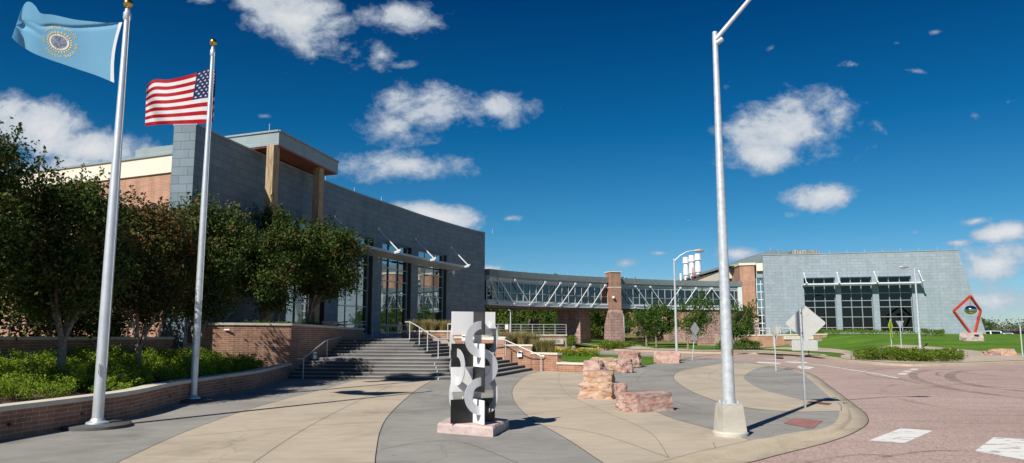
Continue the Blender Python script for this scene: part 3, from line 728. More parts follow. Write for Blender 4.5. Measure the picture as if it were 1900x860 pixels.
# far kerb, pavements and the big lawn
fc = [(1060, 647), (1140, 651), (1280, 656), (1400, 657.6), (1490, 662), (1560, 671), (1672, 680), (1783, 679), (1900, 675), (2050, 668)]
farc = [GR(*p) for p in fc]
lawn_poly = farc + [(140, 60), (140, 104), (4, 104), (4, 86)]
sheet('lawn', lawn_poly, M['lawn'], lawnz, 0.0, grid=1.5, kind='structure')
mb = MB(); L = catmull(farc, 6); R = offset(L, 0.9); R2 = offset(L, 0.16)
for i in range(len(L) - 1):
    for A, B, za, zb in ((L, L, -0.12, 0.02), (L, R2, 0.02, 0.035), (R2, R, 0.035, 0.035)):
        a, b, c, d = A[i], A[i + 1], B[i + 1], B[i]
        if A is B: mb.face([(a[0], a[1], ramp(a[1]) + za), (b[0], b[1], ramp(b[1]) + za), (b[0], b[1], ramp(b[1]) + zb), (a[0], a[1], ramp(a[1]) + zb)])
        else: mb.face([(a[0], a[1], ramp(a[1]) + za), (b[0], b[1], ramp(b[1]) + za), (c[0], c[1], ramp(c[1]) + zb), (d[0], d[1], ramp(d[1]) + zb)])
build('kerb', mb, M['curb'], kind='structure')
def band(name, top, bot, mat, off=0.045):
    T = resample(catmull([GR(*p) for p in top], 6), 40); B = resample(catmull([GR(*p) for p in bot], 6), 40); mb = MB()
    for i in range(39):
        mb.face([(B[i][0], B[i][1], max(ramp(B[i][1]), lawnz(*B[i])) + off), (B[i + 1][0], B[i + 1][1], max(ramp(B[i + 1][1]), lawnz(*B[i + 1])) + off),
                 (T[i + 1][0], T[i + 1][1], max(ramp(T[i + 1][1]), lawnz(*T[i + 1])) + off), (T[i][0], T[i][1], max(ramp(T[i][1]), lawnz(*T[i])) + off)])
    build(name, mb, mat, kind='structure')
band('sidewalk', [(1055, 641.5), (1110, 644), (1140, 646.5), (1280, 651.5), (1400, 653.5), (1470, 657), (1530, 662)], [(1060, 646), (1110, 649), (1140, 650), (1280, 655), (1400, 656.6), (1490, 661), (1540, 667)], M['walk'], 0.06)
band('sidewalk', [(1395, 649), (1451, 649), (1530, 653), (1583, 658), (1600, 665)], [(1380, 650.5), (1445, 651.5), (1520, 656.5), (1560, 660), (1590, 668)], M['walk'])
band('sidewalk', [(1560, 664), (1590, 660), (1660, 655), (1790, 659), (1900, 664), (2000, 664)], [(1562, 670.5), (1600, 673.5), (1672, 678.5), (1783, 677.5), (1900, 673.5), (2020, 669)], M['walk'], 0.062)
band('sidewalk', [(1787, 661.5), (1830, 661.5), (1880, 662.5), (1960, 663)], [(1787, 666), (1830, 667), (1880, 669), (1960, 669)], M['grey_conc'], 0.07)

# painted markings
def mark(pts, name='road_marking'):
    P = [GR(*p) for p in pts]
    mb = MB(); q = [Vector((p[0], p[1], ramp(p[1]) - 0.116)) for p in P]
    if (q[1] - q[0]).cross(q[2] - q[1]).z < 0: q.reverse()
    mb.face(q); return build(name, mb, M['paint'], kind='structure')
mark([(1612, 818), (1672, 795), (1731, 800), (1678, 823)])
mark([(1808, 838), (1844, 812), (1960, 820), (1925, 858)])
mark([(1664, 695), (1672, 692.5), (1686, 693), (1679, 696)])
mark([(1673, 690.5), (1681, 688), (1695, 688.5), (1688, 691)])
mark([(1686, 686.5), (1693, 684.5), (1706, 685), (1700, 687)])
def wline(pts, w=0.14):
    P = [GR(*p) for p in pts]
    strip('road_marking', P, w, M['paint'], -0.115, n=6)
wline([(1470, 675), (1510, 677), (1560, 684), (1610, 692), (1662, 702)], 0.2)
wline([(1085, 652), (1160, 655.5), (1280, 661.5), (1340, 664.5), (1400, 667)])
wline([(1418, 667), (1455, 669), (1480, 670)], 0.3); wline([(1425, 671.5), (1470, 674), (1505, 676)], 0.2)
mark([(1402, 673.5), (1408, 671.5), (1450, 674), (1444, 676)]); mark([(1455, 672.5), (1462, 671), (1500, 672.5), (1495, 674.5)])
mark([(1478, 681), (1484, 678.5), (1512, 682), (1500, 685.5), (1486, 684.5)])
for pts, w in (([(1760, 685.5), (1720, 687), (1695, 691), (1685, 697), (1700, 707), (1755, 721), (1840, 734), (1930, 744)], 0.42),
               ([(1880, 688), (1800, 687.5), (1765, 691), (1752, 698), (1765, 708), (1820, 719), (1930, 731)], 0.5),
               ([(1660, 702), (1720, 716), (1800, 729), (1930, 741)], 0.2), ([(1600, 725), (1690, 724), (1800, 712), (1930, 709)], 0.10),
               ([(1770, 690), (1830, 697), (1900, 703), (1940, 706)], 0.22), ([(1590, 745), (1640, 748), (1690, 752)], 0.05),  # second strip is the lamp arm's cast shadow, painted on the road
               ([(1640, 850), (1740, 838), (1860, 842)], 0.12), ([(1500, 860), (1600, 845), (1660, 850)], 0.10)):
    strip('tyre_and_shadow_mark', [GR(*p) for p in pts], w, M['tyre_and_shadow_mark'], -0.114, n=7)
# details let into the paving
mb = MB(); P = [G(*p) for p in [(1453, 786), (1475, 776), (1527, 782), (1508, 796)]]
mb.face([(p[0], p[1], 0.009) for p in P]); build('tactile_paving', mb, M['tactile'], label='red tactile warning panel set in the grey corner paving', cat='tactile paving')
def inset(name, pts, mat, label, cat, f=None, off=0.008, h=0.012):
    P = [(f or G)(*p) for p in pts]; mb = MB(); mb.prism(P, ramp(P[0][1]) + off, ramp(P[0][1]) + off + h)
    build(name, mb, mat, label=label, cat=cat)
inset('drain_cover', [(1497, 748), (1503, 745.5), (1543, 750), (1536, 752.5)], M['rust'], 'rusty iron drain cover in the kerb ramp beside the diamond sign post', 'drain cover')
inset('drain_cover', [(1436, 663), (1440, 660.5), (1454, 661.5), (1451, 664)], M['rust'], 'rusty drain inlet in the far kerb behind the yield sign', 'drain cover', GT, 0.05)
def disc(name, px, py, r, mat, label, cat, z=0.006, h=0.02, group=None):
    x, y = G(px, py); mb = MB(); mb.lathe((x, y, z), [(r, 0), (r, h), (r * 0.9, h + 0.004), (0.0, h + 0.005)], 28)
    build(name, mb, mat, label=label, cat=cat, group=group, smooth=40)
disc('ground_light', 230, 783, 0.16, M['dark_metal'], 'round recessed ground light at the foot of the nearer flagpole', 'ground light')
disc('ground_light', 311, 748, 0.16, M['dark_metal'], 'round recessed ground light at the foot of the farther flagpole', 'ground light')
disc('ground_light', 128, 793, 0.15, M['dark_metal'], 'round recessed ground light between the low brick wall and the nearer flagpole pad', 'ground light')

# ------------------------------------------------------------------ the long arc of the buildings
ARC = [(-14.6, 32.9), (-14.06, 36.5), (-12.75, 42.6), (-11.2, 48.9), (-9.0, 55.6), (-6.85, 61.9), (-2.65, 71.3), (2.9, 77.7), (10.4, 83.4), (19.6, 88.6), (28.4, 90.9), (31.96, 92.9), (43.1, 89.9), (53.2, 87.2)]
left_line = catmull(ARC[:8], 12)[:6 * 12 + 1]
bridge_line = catmull(ARC[5:11] , 16)[16:]
class Arc:
    def __init__(s, line):
        s.p = line; s.L = [0]
        for i in range(1, len(line)): s.L.append(s.L[-1] + math.dist(line[i], line[i - 1]))
        s.len = s.L[-1]
    def at(s, d):
        i = 0
        while i < len(s.p) - 2 and s.L[i + 1] < d: i += 1
        t = (d - s.L[i]) / (s.L[i + 1] - s.L[i]); a, b = s.p[i], s.p[i + 1]
        return Vector((a[0] + (b[0] - a[0]) * t, a[1] + (b[1] - a[1]) * t, 0))
    def tan(s, d):
        a = s.at(max(0, d - 0.2)); b = s.at(min(s.len, d + 0.2)); return (b - a).normalized()
    def out(s, d):      # towards the plaza (right of the direction of travel)
        t = s.tan(d); return Vector((t.y, -t.x, 0))
    def pt(s, d, o=0.0, z=0.0):
        return s.at(d) + s.out(d) * o + Vector((0, 0, z))
    def find(s, px, z, step=0.05):
        best = (1e9, 0); d = 0
        while d < s.len:
            q = s.at(d); e = abs(proj(q.x, q.y, z)[0] - px)
            if e < best[0]: best = (e, d)
            d += step
        return best[1]
LA = Arc(left_line)
ROWS = [2.0, 2.65, 3.9, 5.05, 5.95, 6.9, 7.85, 8.8]

def facade(A, s0, s1, zb, zt, wins, wz0, wz1, depth, mat, parent, thick=1.1, top_slant=None):
    """masonry skin with real openings: outer face, deep reveals, cap and end faces"""
    mb = MB(); cuts = sorted(set([s0, s1] + [w for ab in wins for w in ab]))
    ss = []
    for a, b in zip(cuts, cuts[1:]):
        n = max(1, int((b - a) / 1.2)); ss += [a + (b - a) * k / n for k in range(n)]
    ss.append(s1)
    def P(s, o, z):
        return A.pt(s, o, z)
    for a, b in zip(ss, ss[1:]):
        m_ = (a + b) / 2; w = any(x <= m_ <= y for x, y in wins)
        bands = [(zb, wz0), (wz1, zt)] if w else [(zb, zt)]
        for z0, z1 in bands:
            if z1 - z0 < 0.01: continue
            mb.face([P(a, 0, z0), P(b, 0, z0), P(b, 0, z1), P(a, 0, z1)], uv=[(a, z0), (b, z0), (b, z1), (a, z1)])
        if w:
            mb.face([P(a, 0, wz1), P(b, 0, wz1), P(b, -depth, wz1), P(a, -depth, wz1)], uv=[(a, 0), (b, 0), (b, depth), (a, depth)])
            mb.face([P(a, -depth, wz0), P(b, -depth, wz0), P(b, 0, wz0), P(a, 0, wz0)], uv=[(a, 0), (b, 0), (b, depth), (a, depth)])
            mb.face([P(b, -thick, wz1 + 0.01), P(a, -thick, wz1 + 0.01), P(a, -thick, zt), P(b, -thick, zt)], uv=[(b, wz1), (a, wz1), (a, zt), (b, zt)])
        else:
            mb.face([P(b, -thick, zb), P(a, -thick, zb), P(a, -thick, zt), P(b, -thick, zt)], uv=[(b, zb), (a, zb), (a, zt), (b, zt)])
        mb.face([P(a, 0, zt), P(b, 0, zt), P(b, -thick, zt), P(a, -thick, zt)])
    for x, y in wins:
        for s, f in ((x, 0), (y, 1)):
            mb.face([P(s, 0, wz0), P(s, -depth, wz0), P(s, -depth, wz1), P(s, 0, wz1)], uv=[(0, wz0), (depth, wz0), (depth, wz1), (0, wz1)])
    for s in (s0, s1):
        mb.face([P(s, -thick, zb), P(s, 0, zb), P(s, 0, zt), P(s, -thick, zt)], uv=[(0, zb), (thick, zb), (thick, zt), (0, zt)])
    return build('facade_wall', mb, mat, parent)
def window(A, a, b, rows, parent, depth=0.62, cols=3, gl='glass', fw=0.055, proud=0.03, bars='alu_frame', name='window'):
    def P(s, o, z): return A.pt(s, -depth + o, z)
    fm = MB()
    cs = [a + (b - a) * k / cols for k in range(cols + 1)]
    for k, s in enumerate(cs):
        s_ = s + (fw * 0.6 if k == 0 else -fw * 0.6 if k == cols else 0)
        fm.beam(P(s_, proud, rows[0]), P(s_, proud, rows[-1]), fw, 0.12)
    for z in rows:
        zz = z + (fw / 2 if z == rows[0] else -fw / 2 if z == rows[-1] else 0)
        fm.beam(P(a, proud + 0.004, zz), P(b, proud + 0.004, zz), 0.11, fw)
    w = build(name, fm, M[bars], parent)
    g = MB(); g.face([P(a, 0, rows[0]), P(b, 0, rows[0]), P(b, 0, rows[-1]), P(a, 0, rows[-1])])
    build('pane', g, M[gl], w)
    return w
def awning(A, a, b, z, parent, struts, out=1.35, wall_z=9.6, mat='pale_metal', tilt=0.06):
    mb = MB(); n = max(2, int((b - a) / 1.0)); ss = [a + (b - a) * k / n for k in range(n + 1)]
    for s, t in zip(ss, ss[1:]):
        p = [A.pt(s, 0.12, z), A.pt(t, 0.12, z), A.pt(t, out, z + tilt), A.pt(s, out, z + tilt)]
        q = [v + Vector((0, 0, 0.10)) for v in p]
        mb.face(list(reversed(p))); mb.face(q); mb.face([p[3], p[2], q[2] + Vector((0, 0, 0.07)), q[3] + Vector((0, 0, 0.07))])
        mb.face([p[0], p[1], q[1], q[0]])
    for s in (a, b):
        p = [A.pt(s, 0.12, z), A.pt(s, out, z + tilt), A.pt(s, out, z + tilt + 0.17), A.pt(s, 0.12, z + 0.1)]
        mb.face(p)
    w = build('awning', mb, M[mat], parent)
    for s in struts:
        st = MB(); st.tube([A.pt(s, 0.0, wall_z), A.pt(s, out + 0.35, z + tilt + 0.19)], 0.05, 8)
        st.tube([A.pt(s, 0, wall_z), A.pt(s, 0.06, wall_z)], 0.12, 8)
        st.beam(A.pt(s, 0.0, z + 0.02), A.pt(s, out + 0.45, z + tilt + 0.14), 0.16, 0.16)
        st.beam(A.pt(s, out + 0.1, z + tilt + 0.1), A.pt(s, out + 0.55, z + tilt + 0.24), 0.2, 0.12)
        build('strut', st, M['white_metal'], w, smooth=40)
    return w

# --- left building
LB = empty('office_building', (-14.6, 32.9, 0), 'curved blue-grey block building with tall gridded windows and a raised timber-columned canopy', 'building')
w3 = (LA.find(777, 8.8), LA.find(829, 8.8)); w2 = (LA.find(710, 8.8), LA.find(764, 8.8)); w1 = (LA.find(632, 8.8), LA.find(693, 8.8))
pitch = (w3[1] - w1[1]) / 2; wd = w1[1] - w1[0]
wins = [(w1[1] - k * pitch - wd, w1[1] - k * pitch) for k in (1,)] + [w1, w2, w3]
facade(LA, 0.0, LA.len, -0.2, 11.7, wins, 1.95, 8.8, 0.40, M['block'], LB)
mb = MB()
for i in range(60):
    a, b = LA.len * i / 60, LA.len * (i + 1) / 60
    p = [LA.pt(a, 0.05, 11.68), LA.pt(b, 0.05, 11.68), LA.pt(b, -1.15, 11.68), LA.pt(a, -1.15, 11.68)]; mb.hexa(p, [v + Vector((0, 0, 0.09)) for v in p])
build('coping', mb, M['fascia'], LB)
for k, (a, b) in enumerate(wins): window(LA, a, b, ROWS, LB, depth=0.37)
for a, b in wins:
    mb = MB(); mb.hexa([LA.pt(b - 0.05, -0.36, 1.97), LA.pt(b - 0.004, -0.36, 1.97), LA.pt(b - 0.004, -0.015, 1.97), LA.pt(b - 0.05, -0.015, 1.97)], [LA.pt(b - 0.05, -0.36, 8.79), LA.pt(b - 0.004, -0.36, 8.79), LA.pt(b - 0.004, -0.015, 8.79), LA.pt(b - 0.05, -0.015, 8.79)]); build('dark_jamb', mb, M['dark_metal'], LB)  # dark metal strip on the far reveal, recess shadow put into its colour
gaps = [(wins[i][1] + wins[i + 1][0]) / 2 for i in range(len(wins) - 1)]
awning(LA, wins[0][0] - 0.6, w3[1] + 0.9, 7.52, LB, gaps + [w3[1] + 0.85], tilt=0.24, mat='pale_metal')
# interior seen through the glass
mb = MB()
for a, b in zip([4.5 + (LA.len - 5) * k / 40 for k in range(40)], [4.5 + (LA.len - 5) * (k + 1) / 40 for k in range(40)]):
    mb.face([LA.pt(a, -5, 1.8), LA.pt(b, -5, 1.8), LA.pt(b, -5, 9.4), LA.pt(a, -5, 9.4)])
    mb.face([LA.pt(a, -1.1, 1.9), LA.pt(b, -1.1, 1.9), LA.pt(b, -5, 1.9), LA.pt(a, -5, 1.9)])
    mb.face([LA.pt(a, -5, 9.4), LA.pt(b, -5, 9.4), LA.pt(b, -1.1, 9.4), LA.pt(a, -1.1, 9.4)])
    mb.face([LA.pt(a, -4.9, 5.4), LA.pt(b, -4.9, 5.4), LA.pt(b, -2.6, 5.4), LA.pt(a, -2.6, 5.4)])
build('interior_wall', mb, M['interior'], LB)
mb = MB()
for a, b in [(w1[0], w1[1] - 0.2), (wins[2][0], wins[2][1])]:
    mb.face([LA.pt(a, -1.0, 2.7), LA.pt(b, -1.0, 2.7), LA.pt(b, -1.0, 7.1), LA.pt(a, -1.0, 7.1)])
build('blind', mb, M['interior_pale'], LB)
# body behind the facade, and its roof
BS = [4.5 + (LA.len - 4.5) * k / 20 for k in range(21)]
back = [tuple(LA.pt(s, -1.25)[:2]) for s in BS]
mb = MB(); 
Ain = [tuple(LA.pt(s, -5.4)[:2]) for s in BS]
mb.prism(Ain + [(-16, 84), (-40, 60), (-31.8, 43.2)], 0, 10.9)
mb.prism(back + list(reversed(Ain)), 10.2, 10.95, bot=True)
build('body_wall', mb, M['brick_wing'], LB)
# end fin continues as a brick wing to the left
A0, B0 = Vector((-15.85, 35.45, 0)), Vector((-31.5, 42.5, 0))
dW = (B0 - A0).normalized(); nW = Vector((-dW.y, dW.x, 0)); nW = nW if nW.y < 0 else -nW
class Line(Arc): pass
WL = Line([tuple(B0[:2]), tuple(A0[:2])])
wp = [WL.find(px, 8.0) for px in (232, 254, 264, 288)]
wwins = [(wp[0], wp[1]), (wp[2], wp[3])]
st_ = wp[2] - wp[0]
wwins = [(wp[0] - 2 * st_ * k, wp[1] - 2 * st_ * k) for k in (3, 2, 1)] + wwins
wwins = [(max(0.2, a), b) for a, b in wwins if b > 0.6]
facade(WL, 0.0, WL.len, 0, 10.1, wwins, 6.7, 8.6, 0.22, M['brick_wing'], LB, thick=0.4)
for a, b in wwins: window(WL, a, b, [6.7, 7.3, 8.6], LB, depth=0.2, cols=2, fw=0.07, bars='white_metal')
mb = MB(); q = lambda p, o, z: (p + nW * o) + Vector((0, 0, z))
mb.hexa([q(B0, 0.1, 10.1), q(A0, 0.1, 10.1), q(A0, -6, 10.1), q(B0, -6, 10.1)], [q(B0, 0.1, 11.0), q(A0, 0.1, 11.0), q(A0, -6, 11.0), q(B0, -6, 11.0)])
build('cornice', mb, M['cornice'], LB)
mb = MB(); mb.hexa([q(B0, 0.18, 11.0), q(A0, 0.18, 11.0), q(A0, -6, 11.0), q(B0, -6, 11.0)], [q(B0, 0.18, 11.1), q(A0, 0.18, 11.1), q(A0, -6, 11.1), q(B0, -6, 11.1)])
C1 = B0.lerp(A0, 0.72)
mb.hexa([q(C1, -0.6, 11.1), q(A0, -0.6, 11.1), q(A0, -5, 11.1), q(C1, -5, 11.1)], [q(C1, -0.6, 11.75), q(A0, -0.6, 11.75), q(A0, -5, 11.75), q(C1, -5, 11.75)])
build('parapet', mb, M['fascia'], LB)
# canopy above the roof, on two timber columns
cf0, cf1 = Vector((-12.25, 37.5, 0)), Vector((-10.85, 44.75, 0)); bk = Vector((-6.0, 2.4, 0))
def cz(v, z): return v + Vector((0, 0, z))
mb = MB(); c4 = [cf0, cf1, cf1 + bk, cf0 + bk]
mb.hexa([cz(v, 11.93) for v in c4], [cz(v, 12.70) for v in c4])
cn = MB()
for i in range(4):
    a, b = c4[i], c4[(i + 1) % 4]; d = (b - a).normalized(); o = Vector((d.y, -d.x, 0)) * 0.03
    cn.beam(cz(a + o, 12.68), cz(b + o, 12.68), 0.08, 0.09)
cp = build('canopy', mb, M['fascia'], LB); build('coping', cn, M['fascia'], cp)
ctr = sum(c4, Vector((0, 0, 0))) / 4
mb = MB(); s4 = [ctr + (v - ctr) * 0.985 for v in c4]
mb.hexa([cz(v, 11.86) for v in s4], [cz(v, 11.926) for v in s4])
so = build('soffit', mb, M['wood_red'], cp)
for f, g_ in ((0.12, 0.12), (0.8, 0.13), (0.45, 0.5), (0.9, 0.55)):
    p = cf0.lerp(cf1, f) + bk * g_; l = MB(); l.lathe((p.x, p.y, 11.83), [(0.13, 0), (0.13, 0.04)], 14); build('downlight', l, M['lens'], so)
for px in (507, 592):
    best = min((abs(proj(*(cf0.lerp(cf1, t / 200) + bk * 0.05)[:2], 11)[0] - px), t) for t in range(201))[1] / 200
    p = cf0.lerp(cf1, best) + bk * 0.055; ang = math.atan2((cf1 - cf0).y, (cf1 - cf0).x)
    mb = MB(); mb.obox((p.x, p.y, 1.6), (0.62, 0.40, 10.27), ang)
    build('timber_column', mb, M['wood'], LB, label='weathered timber column under the ' + ('near' if px == 507 else 'far') + ' end of the canopy')
def rod(x, y, z, h=0.5):
    mb = MB(); mb.tube([(x, y, z), (x, y, z + h)], [0.012, 0.006], 5); return mb
for p_ in [cz(cf0, 12.7) + bk * 0.1, cz(cf1, 12.7) + bk * 0.1] + [LA.pt(14 + k * 3.9, -0.3, 11.75) for k in range(8)]:
    mb = MB(); mb.tube([p_, p_ + Vector((0, 0, 0.42))], 0.018, 5); build('lightning_rod', mb, M['galv'], LB)
mb = MB(); s_ = w3[1] + 0.35
mb.tube([LA.pt(s_, 0, 7.4), LA.pt(s_, 0.4, 7.4)], 0.07, 8); mb.lathe(LA.pt(s_, 0.45, 7.15), [(0.03, -0.02), (0.13, 0.04), (0.16, 0.16), (0.13, 0.3), (0.0, 0.34)], 14)
build('security_camera', mb, M['white_paint'], LB, smooth=40)
# ------------------------------------------------------------------ terraces, brick walls and the staircase
mb = MB()
ter = [(-10.2, 42.6), (-3.7, 43.3), (-1.6, 43.5), (-1.2, 46), (-1.3, 52), (-2.4, 60), (-2.2, 71.6), (-2.7, 71.6)] + [tuple(LA.pt(LA.len * (1 - k / 24), -0.3)[:2]) for k in range(25)] + [(-14.6, 34.5), (-11.6, 37.5)]
mb.prism(ter, -0.3, 1.795)
build('terrace', mb, M['walk'], kind='structure')

def brick_wall(line, z0, z1, label, th=0.35, cap=0.11, group=None, over=0.05, mat='brick_near', side=1, lights=()):
    base = (line[0][0], line[0][1], 0)
    t = empty('brick_wall', base, label, 'brick wall', group)
    n = len(line); Z1 = z1 if isinstance(z1, list) else [z1] * n
    w = MB().wall(line, z0, [z - cap for z in Z1], th, side)
    build('masonry', w, M[mat], t)
    ext = [tuple(p) for p in line]
    d0 = Vector((ext[0][0] - ext[1][0], ext[0][1] - ext[1][1])).normalized() * over; ext[0] = (ext[0][0] + d0.x, ext[0][1] + d0.y)
    d1 = Vector((ext[-1][0] - ext[-2][0], ext[-1][1] - ext[-2][1])).normalized() * over; ext[-1] = (ext[-1][0] + d1.x, ext[-1][1] + d1.y)
    cl = offset(ext, -over * side)
    c = MB().wall(cl, [z - cap + 0.002 for z in Z1], Z1, th + 2 * over, side)
    build('cap', c, M['cap'], t)
    return t
# low planter wall along the plaza
lw = catmull([(-13.0, 4.0), (-11.9, 9.5), (-11.1, 13.5), G(0, 817), G(120, 797), G(240, 775), G(320, 752), (-10.28, 26.5), G(480, 720), G(539, 701)], 5)
brick_wall(lw, -0.2, 0.70, 'low curving brick planter wall with pale stone cap behind the two flagpoles')
for k, (px, py) in enumerate([(33, 788), (122, 768), (255, 735)]):
    x, y = G(px, py, 0.3); mb = MB(); p = min(lw, key=lambda q: math.dist(q, (x, y)))
    mb.tube([(p[0] - 0.02, y, 0.3), (p[0] + 0.05, y - 0.03, 0.3)], 0.035, 10)
    build('drain_spout', mb, M['dark_metal'], label=['small dark drain spout nearest the left end of the low brick wall', 'small dark drain spout in the low brick wall just left of the nearer flagpole', 'small dark drain spout in the low brick wall just right of the nearer flagpole'][k], cat='drain spout', group='drain spouts in the low brick wall')
# planting bed
lwin = offset(lw, 0.34)
midw = [(-15.0, 33.45), (-15.6, 29), (-16.6, 22), (-18.2, 12), (-19, 4)]
def bedz(x, y):
    return 0.50 + 0.55 * sm(0.4, 5.0, -10.9 - x)
sheet('planting_bed', lwin + [(-10.95, 36.0), (-14.9, 33.6)] + midw, M['soil'], bedz, 0.0, grid=0.8, knots=(), kind='structure')
bpy.data.objects['planting_bed'].data.polygons.foreach_set('use_smooth', [True] * len(bpy.data.objects['planting_bed'].data.polygons))
brick_wall(list(reversed(midw)), 0.0, [2.26, 2.2, 2.1, 2.02, 1.97], 'long dark brick wall in shade behind the shrubs, left of the taller brick wall', side=1)
# tall retaining wall with corner beside the stairs
tall = [(-15.0, 33.5), (-13.0, 34.5), (-10.72, 35.9), (-9.95, 38.6), (-9.25, 42.0), (-8.95, 44.6)]
w_t = brick_wall(tall, -0.2, [2.62, 2.62, 2.60, 2.52, 2.42, 2.38], 'tall brick retaining wall with pale cap turning the corner left of the stairs')
mb = MB(); mb.prism([tuple(p) for p in offset(tall, 0.33)] + [tuple(LA.pt(s, 0.02)[:2]) for s in (12.8, 10, 8, 6, 4, 2, 0.3)], 1.7, 2.42)
build('upper_planting_bed', mb, M['soil'], kind='structure')
# ramp rail behind the dark brick wall
def rail(pts, posts, label, r=0.03, group='metal handrails', mat='rail', ends=True, name='handrail'):
    t = empty(name, (posts[0][0], posts[0][1], posts[0][2]), label, 'handrail', group)
    mb = MB(); mb.tube(pts, r, 8); build('top_rail', mb, M[mat], t, smooth=40)
    for p in posts:
        m2 = MB(); m2.tube([(p[0], p[1], p[2]), (p[0], p[1], p[3])], r * 0.95, 8); m2.lathe((p[0], p[1], p[2]), [(0.07, 0), (0.07, 0.012)], 10)
        build('post', m2, M[mat], t, smooth=40)
    return t
rail([(-17.4, 22.5, 2.42), (-16.2, 29, 2.55), (-15.35, 33.2, 2.72), (-15.3, 33.4, 2.3)], [(-17.0, 25.0, 1.6, 2.46), (-15.9, 30.6, 1.6, 2.6)], 'thin sloping ramp rail above the dark brick wall behind the trees')
mb = MB(); mb.prism([(-15.4, 33.6), (-15.95, 29), (-16.95, 22), (-18.6, 12), (-19.4, 4), (-30, 4), (-34, 30), (-20, 36)], 0, 1.62); build('terrace', mb, M['walk'], kind='structure')
# stairs
st0 = catmull([(-10.9, 35.5), (-9.8, 35.3), (-7.5, 34.85), (-5.5, 34.55), (-3.2, 34.4), (-1.7, 35.1), (-0.8, 36.6), (-0.1, 38.6), (0.55, 40.7), (1.35, 42.9)], 5)
ST = empty('staircase', (-4.5, 38, 0), 'wide curved dark stone staircase of twelve steps rising to the building terrace', 'staircase')
offs = [0, 0.42, 0.84, 1.26, 1.68, 2.10, 3.75, 4.15, 4.55, 4.95, 5.35, 5.75]
for k, o in enumerate(offs):
    line = []
    for p in offset(st0, o):
        line.append((max(p[0], -11), p[1]))
    # drop loops made by offsetting the tight right-hand curve
    line = [p for i, p in enumerate(line) if min(math.dist(p, q) for q in st0) > o - 0.06]
    poly = [p for p in line if p[1] < 46.5] + [(-1.9, 43.3), (-1.9, 46.8), (-10.9, 46.8)]
    mb = MB(); z1 = 0.15 * (k + 1)
    mb.prism(poly, z1 - 0.15 if k else -0.2, z1 - 0.045)
    no = [(p[0], p[1]) for p in offset(line, -0.03)] + [(-1.9, 46.8), (-10.9, 46.8)]
    mb.prism(no, z1 - 0.045, z1, bot=True)
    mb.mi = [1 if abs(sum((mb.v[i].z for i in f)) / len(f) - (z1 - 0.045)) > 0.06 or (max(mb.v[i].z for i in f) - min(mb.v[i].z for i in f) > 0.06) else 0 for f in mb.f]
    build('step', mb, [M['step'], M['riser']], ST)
rnd = random.Random(3)
for k in range(5):
    z = 0.15 * k; x, y = G(818, 700 - 7.4 * k, z + 0.05); mb = MB()
    yy = [p for p in offset(st0, offs[k]) if abs(p[0] - x) < 0.5][0][1] - 0.045
    w = [rnd.uniform(-.02, .02) for _ in range(6)]
    w = [v * 0.5 for v in w]; mb.face([(x + w[0], yy, z + 0.0), (x + 0.025 + w[1], yy, z + 0.01), (x + 0.02 + w[2], yy, z + 0.05), (x + 0.05 + w[3], yy, z + 0.08), (x + 0.01 + w[4], yy, z + 0.102), (x - 0.015 + w[5], yy, z + 0.05)])
    build('chipped_patch', mb, M['plaster_mark'], ST)
# brick walls right of the stairs, stepping down to the lawn
rw = [(-3.3, 42.75), (-0.45, 42.45)]
brick_wall([(-3.4, 43.1), (-1.9, 42.9), (-0.42, 42.42)], -0.2, 1.90, 'brick cheek wall at the top right of the stairs behind the chequered sculpture', side=1)
brick_wall([(-0.40, 42.40), (0.3, 42.45), (1.12, 42.30)], -0.2, 1.46, 'second brick wall step down right of the stairs, with a white step light', side=1)
brick_wall([(1.14, 42.28), (1.8, 41.75), (2.50, 41.05)], -0.2, 1.02, 'third brick wall step down right of the stairs beside the lower rail end', side=1)
brick_wall([(2.52, 41.0), (3.2, 40.5), (3.95, 40.15)], -0.2, 0.52, 'lowest brick wall beside the lawn behind the orange boulders', side=1)
brick_wall([D(745, 614, 45.2)[:2], D(800, 614, 45.0)[:2], D(885, 614, 45.4)[:2]], 1.6, 2.25, 'brick planter of brown ornamental grass at the top of the stairs', side=1)
mb = MB(); mb.prism([(-6.6, 45.6), (-2.3, 45.8), (-2.6, 52), (-6.3, 52)], 1.7, 2.1); mb.prism([(-2.2, 43.2), (0.9, 42.8), (1.3, 44.5), (1.5, 50), (-1.5, 52)], -0.2, 1.3); mb.prism([(1.1, 42.6), (2.6, 41.5), (2.8, 44), (2.2, 50), (1.4, 49)], -0.2, 0.88)
build('raised_bed', mb, M['soil'], kind='structure')
# rails on the stairs
def zr(px, py, z): x, y = G(px, py, z); return (x, y, z)
lp = [zr(562, 703, 0.0), zr(606, 668, 0.75), zr(640, 653.5, 1.05), zr(671, 627, 1.75)]
lt = [D(562, 666, lp[0][1]), D(606, 631.5, lp[1][1]), D(640, 623, lp[2][1]), D(671, 597, lp[3][1])]
lp = [(p[0], p[1], p[2]) for p in lp]
rail([lt[0] + Vector((-0.15, -0.35, 0.0)), lt[0], lt[1], lt[1] + (lt[2] - lt[1]) * 0.75, lt[3], lt[3] + Vector((0.25, 0.35, 0))], [(a[0], a[1], a[2], b.z) for a, b in zip(lp, lt)], 'pale metal handrail against the brick wall on the left of the stairs')
def xz(px, py, z, ptop):
    x, y = G(px, py, z); return (x, y, z), D(px, ptop, y)
prs = [xz(759.8, 627, 1.65, 596.5), xz(778, 642.5, 1.30, 609), xz(793, 655, 1.05, 620.5), xz(813, 662.5, 0.90, 630), xz(834.7, 670, 0.85, 633)]
prs = [((-5.5, 40.05, 1.7), Vector((-5.5, 40.05, 2.62)))]
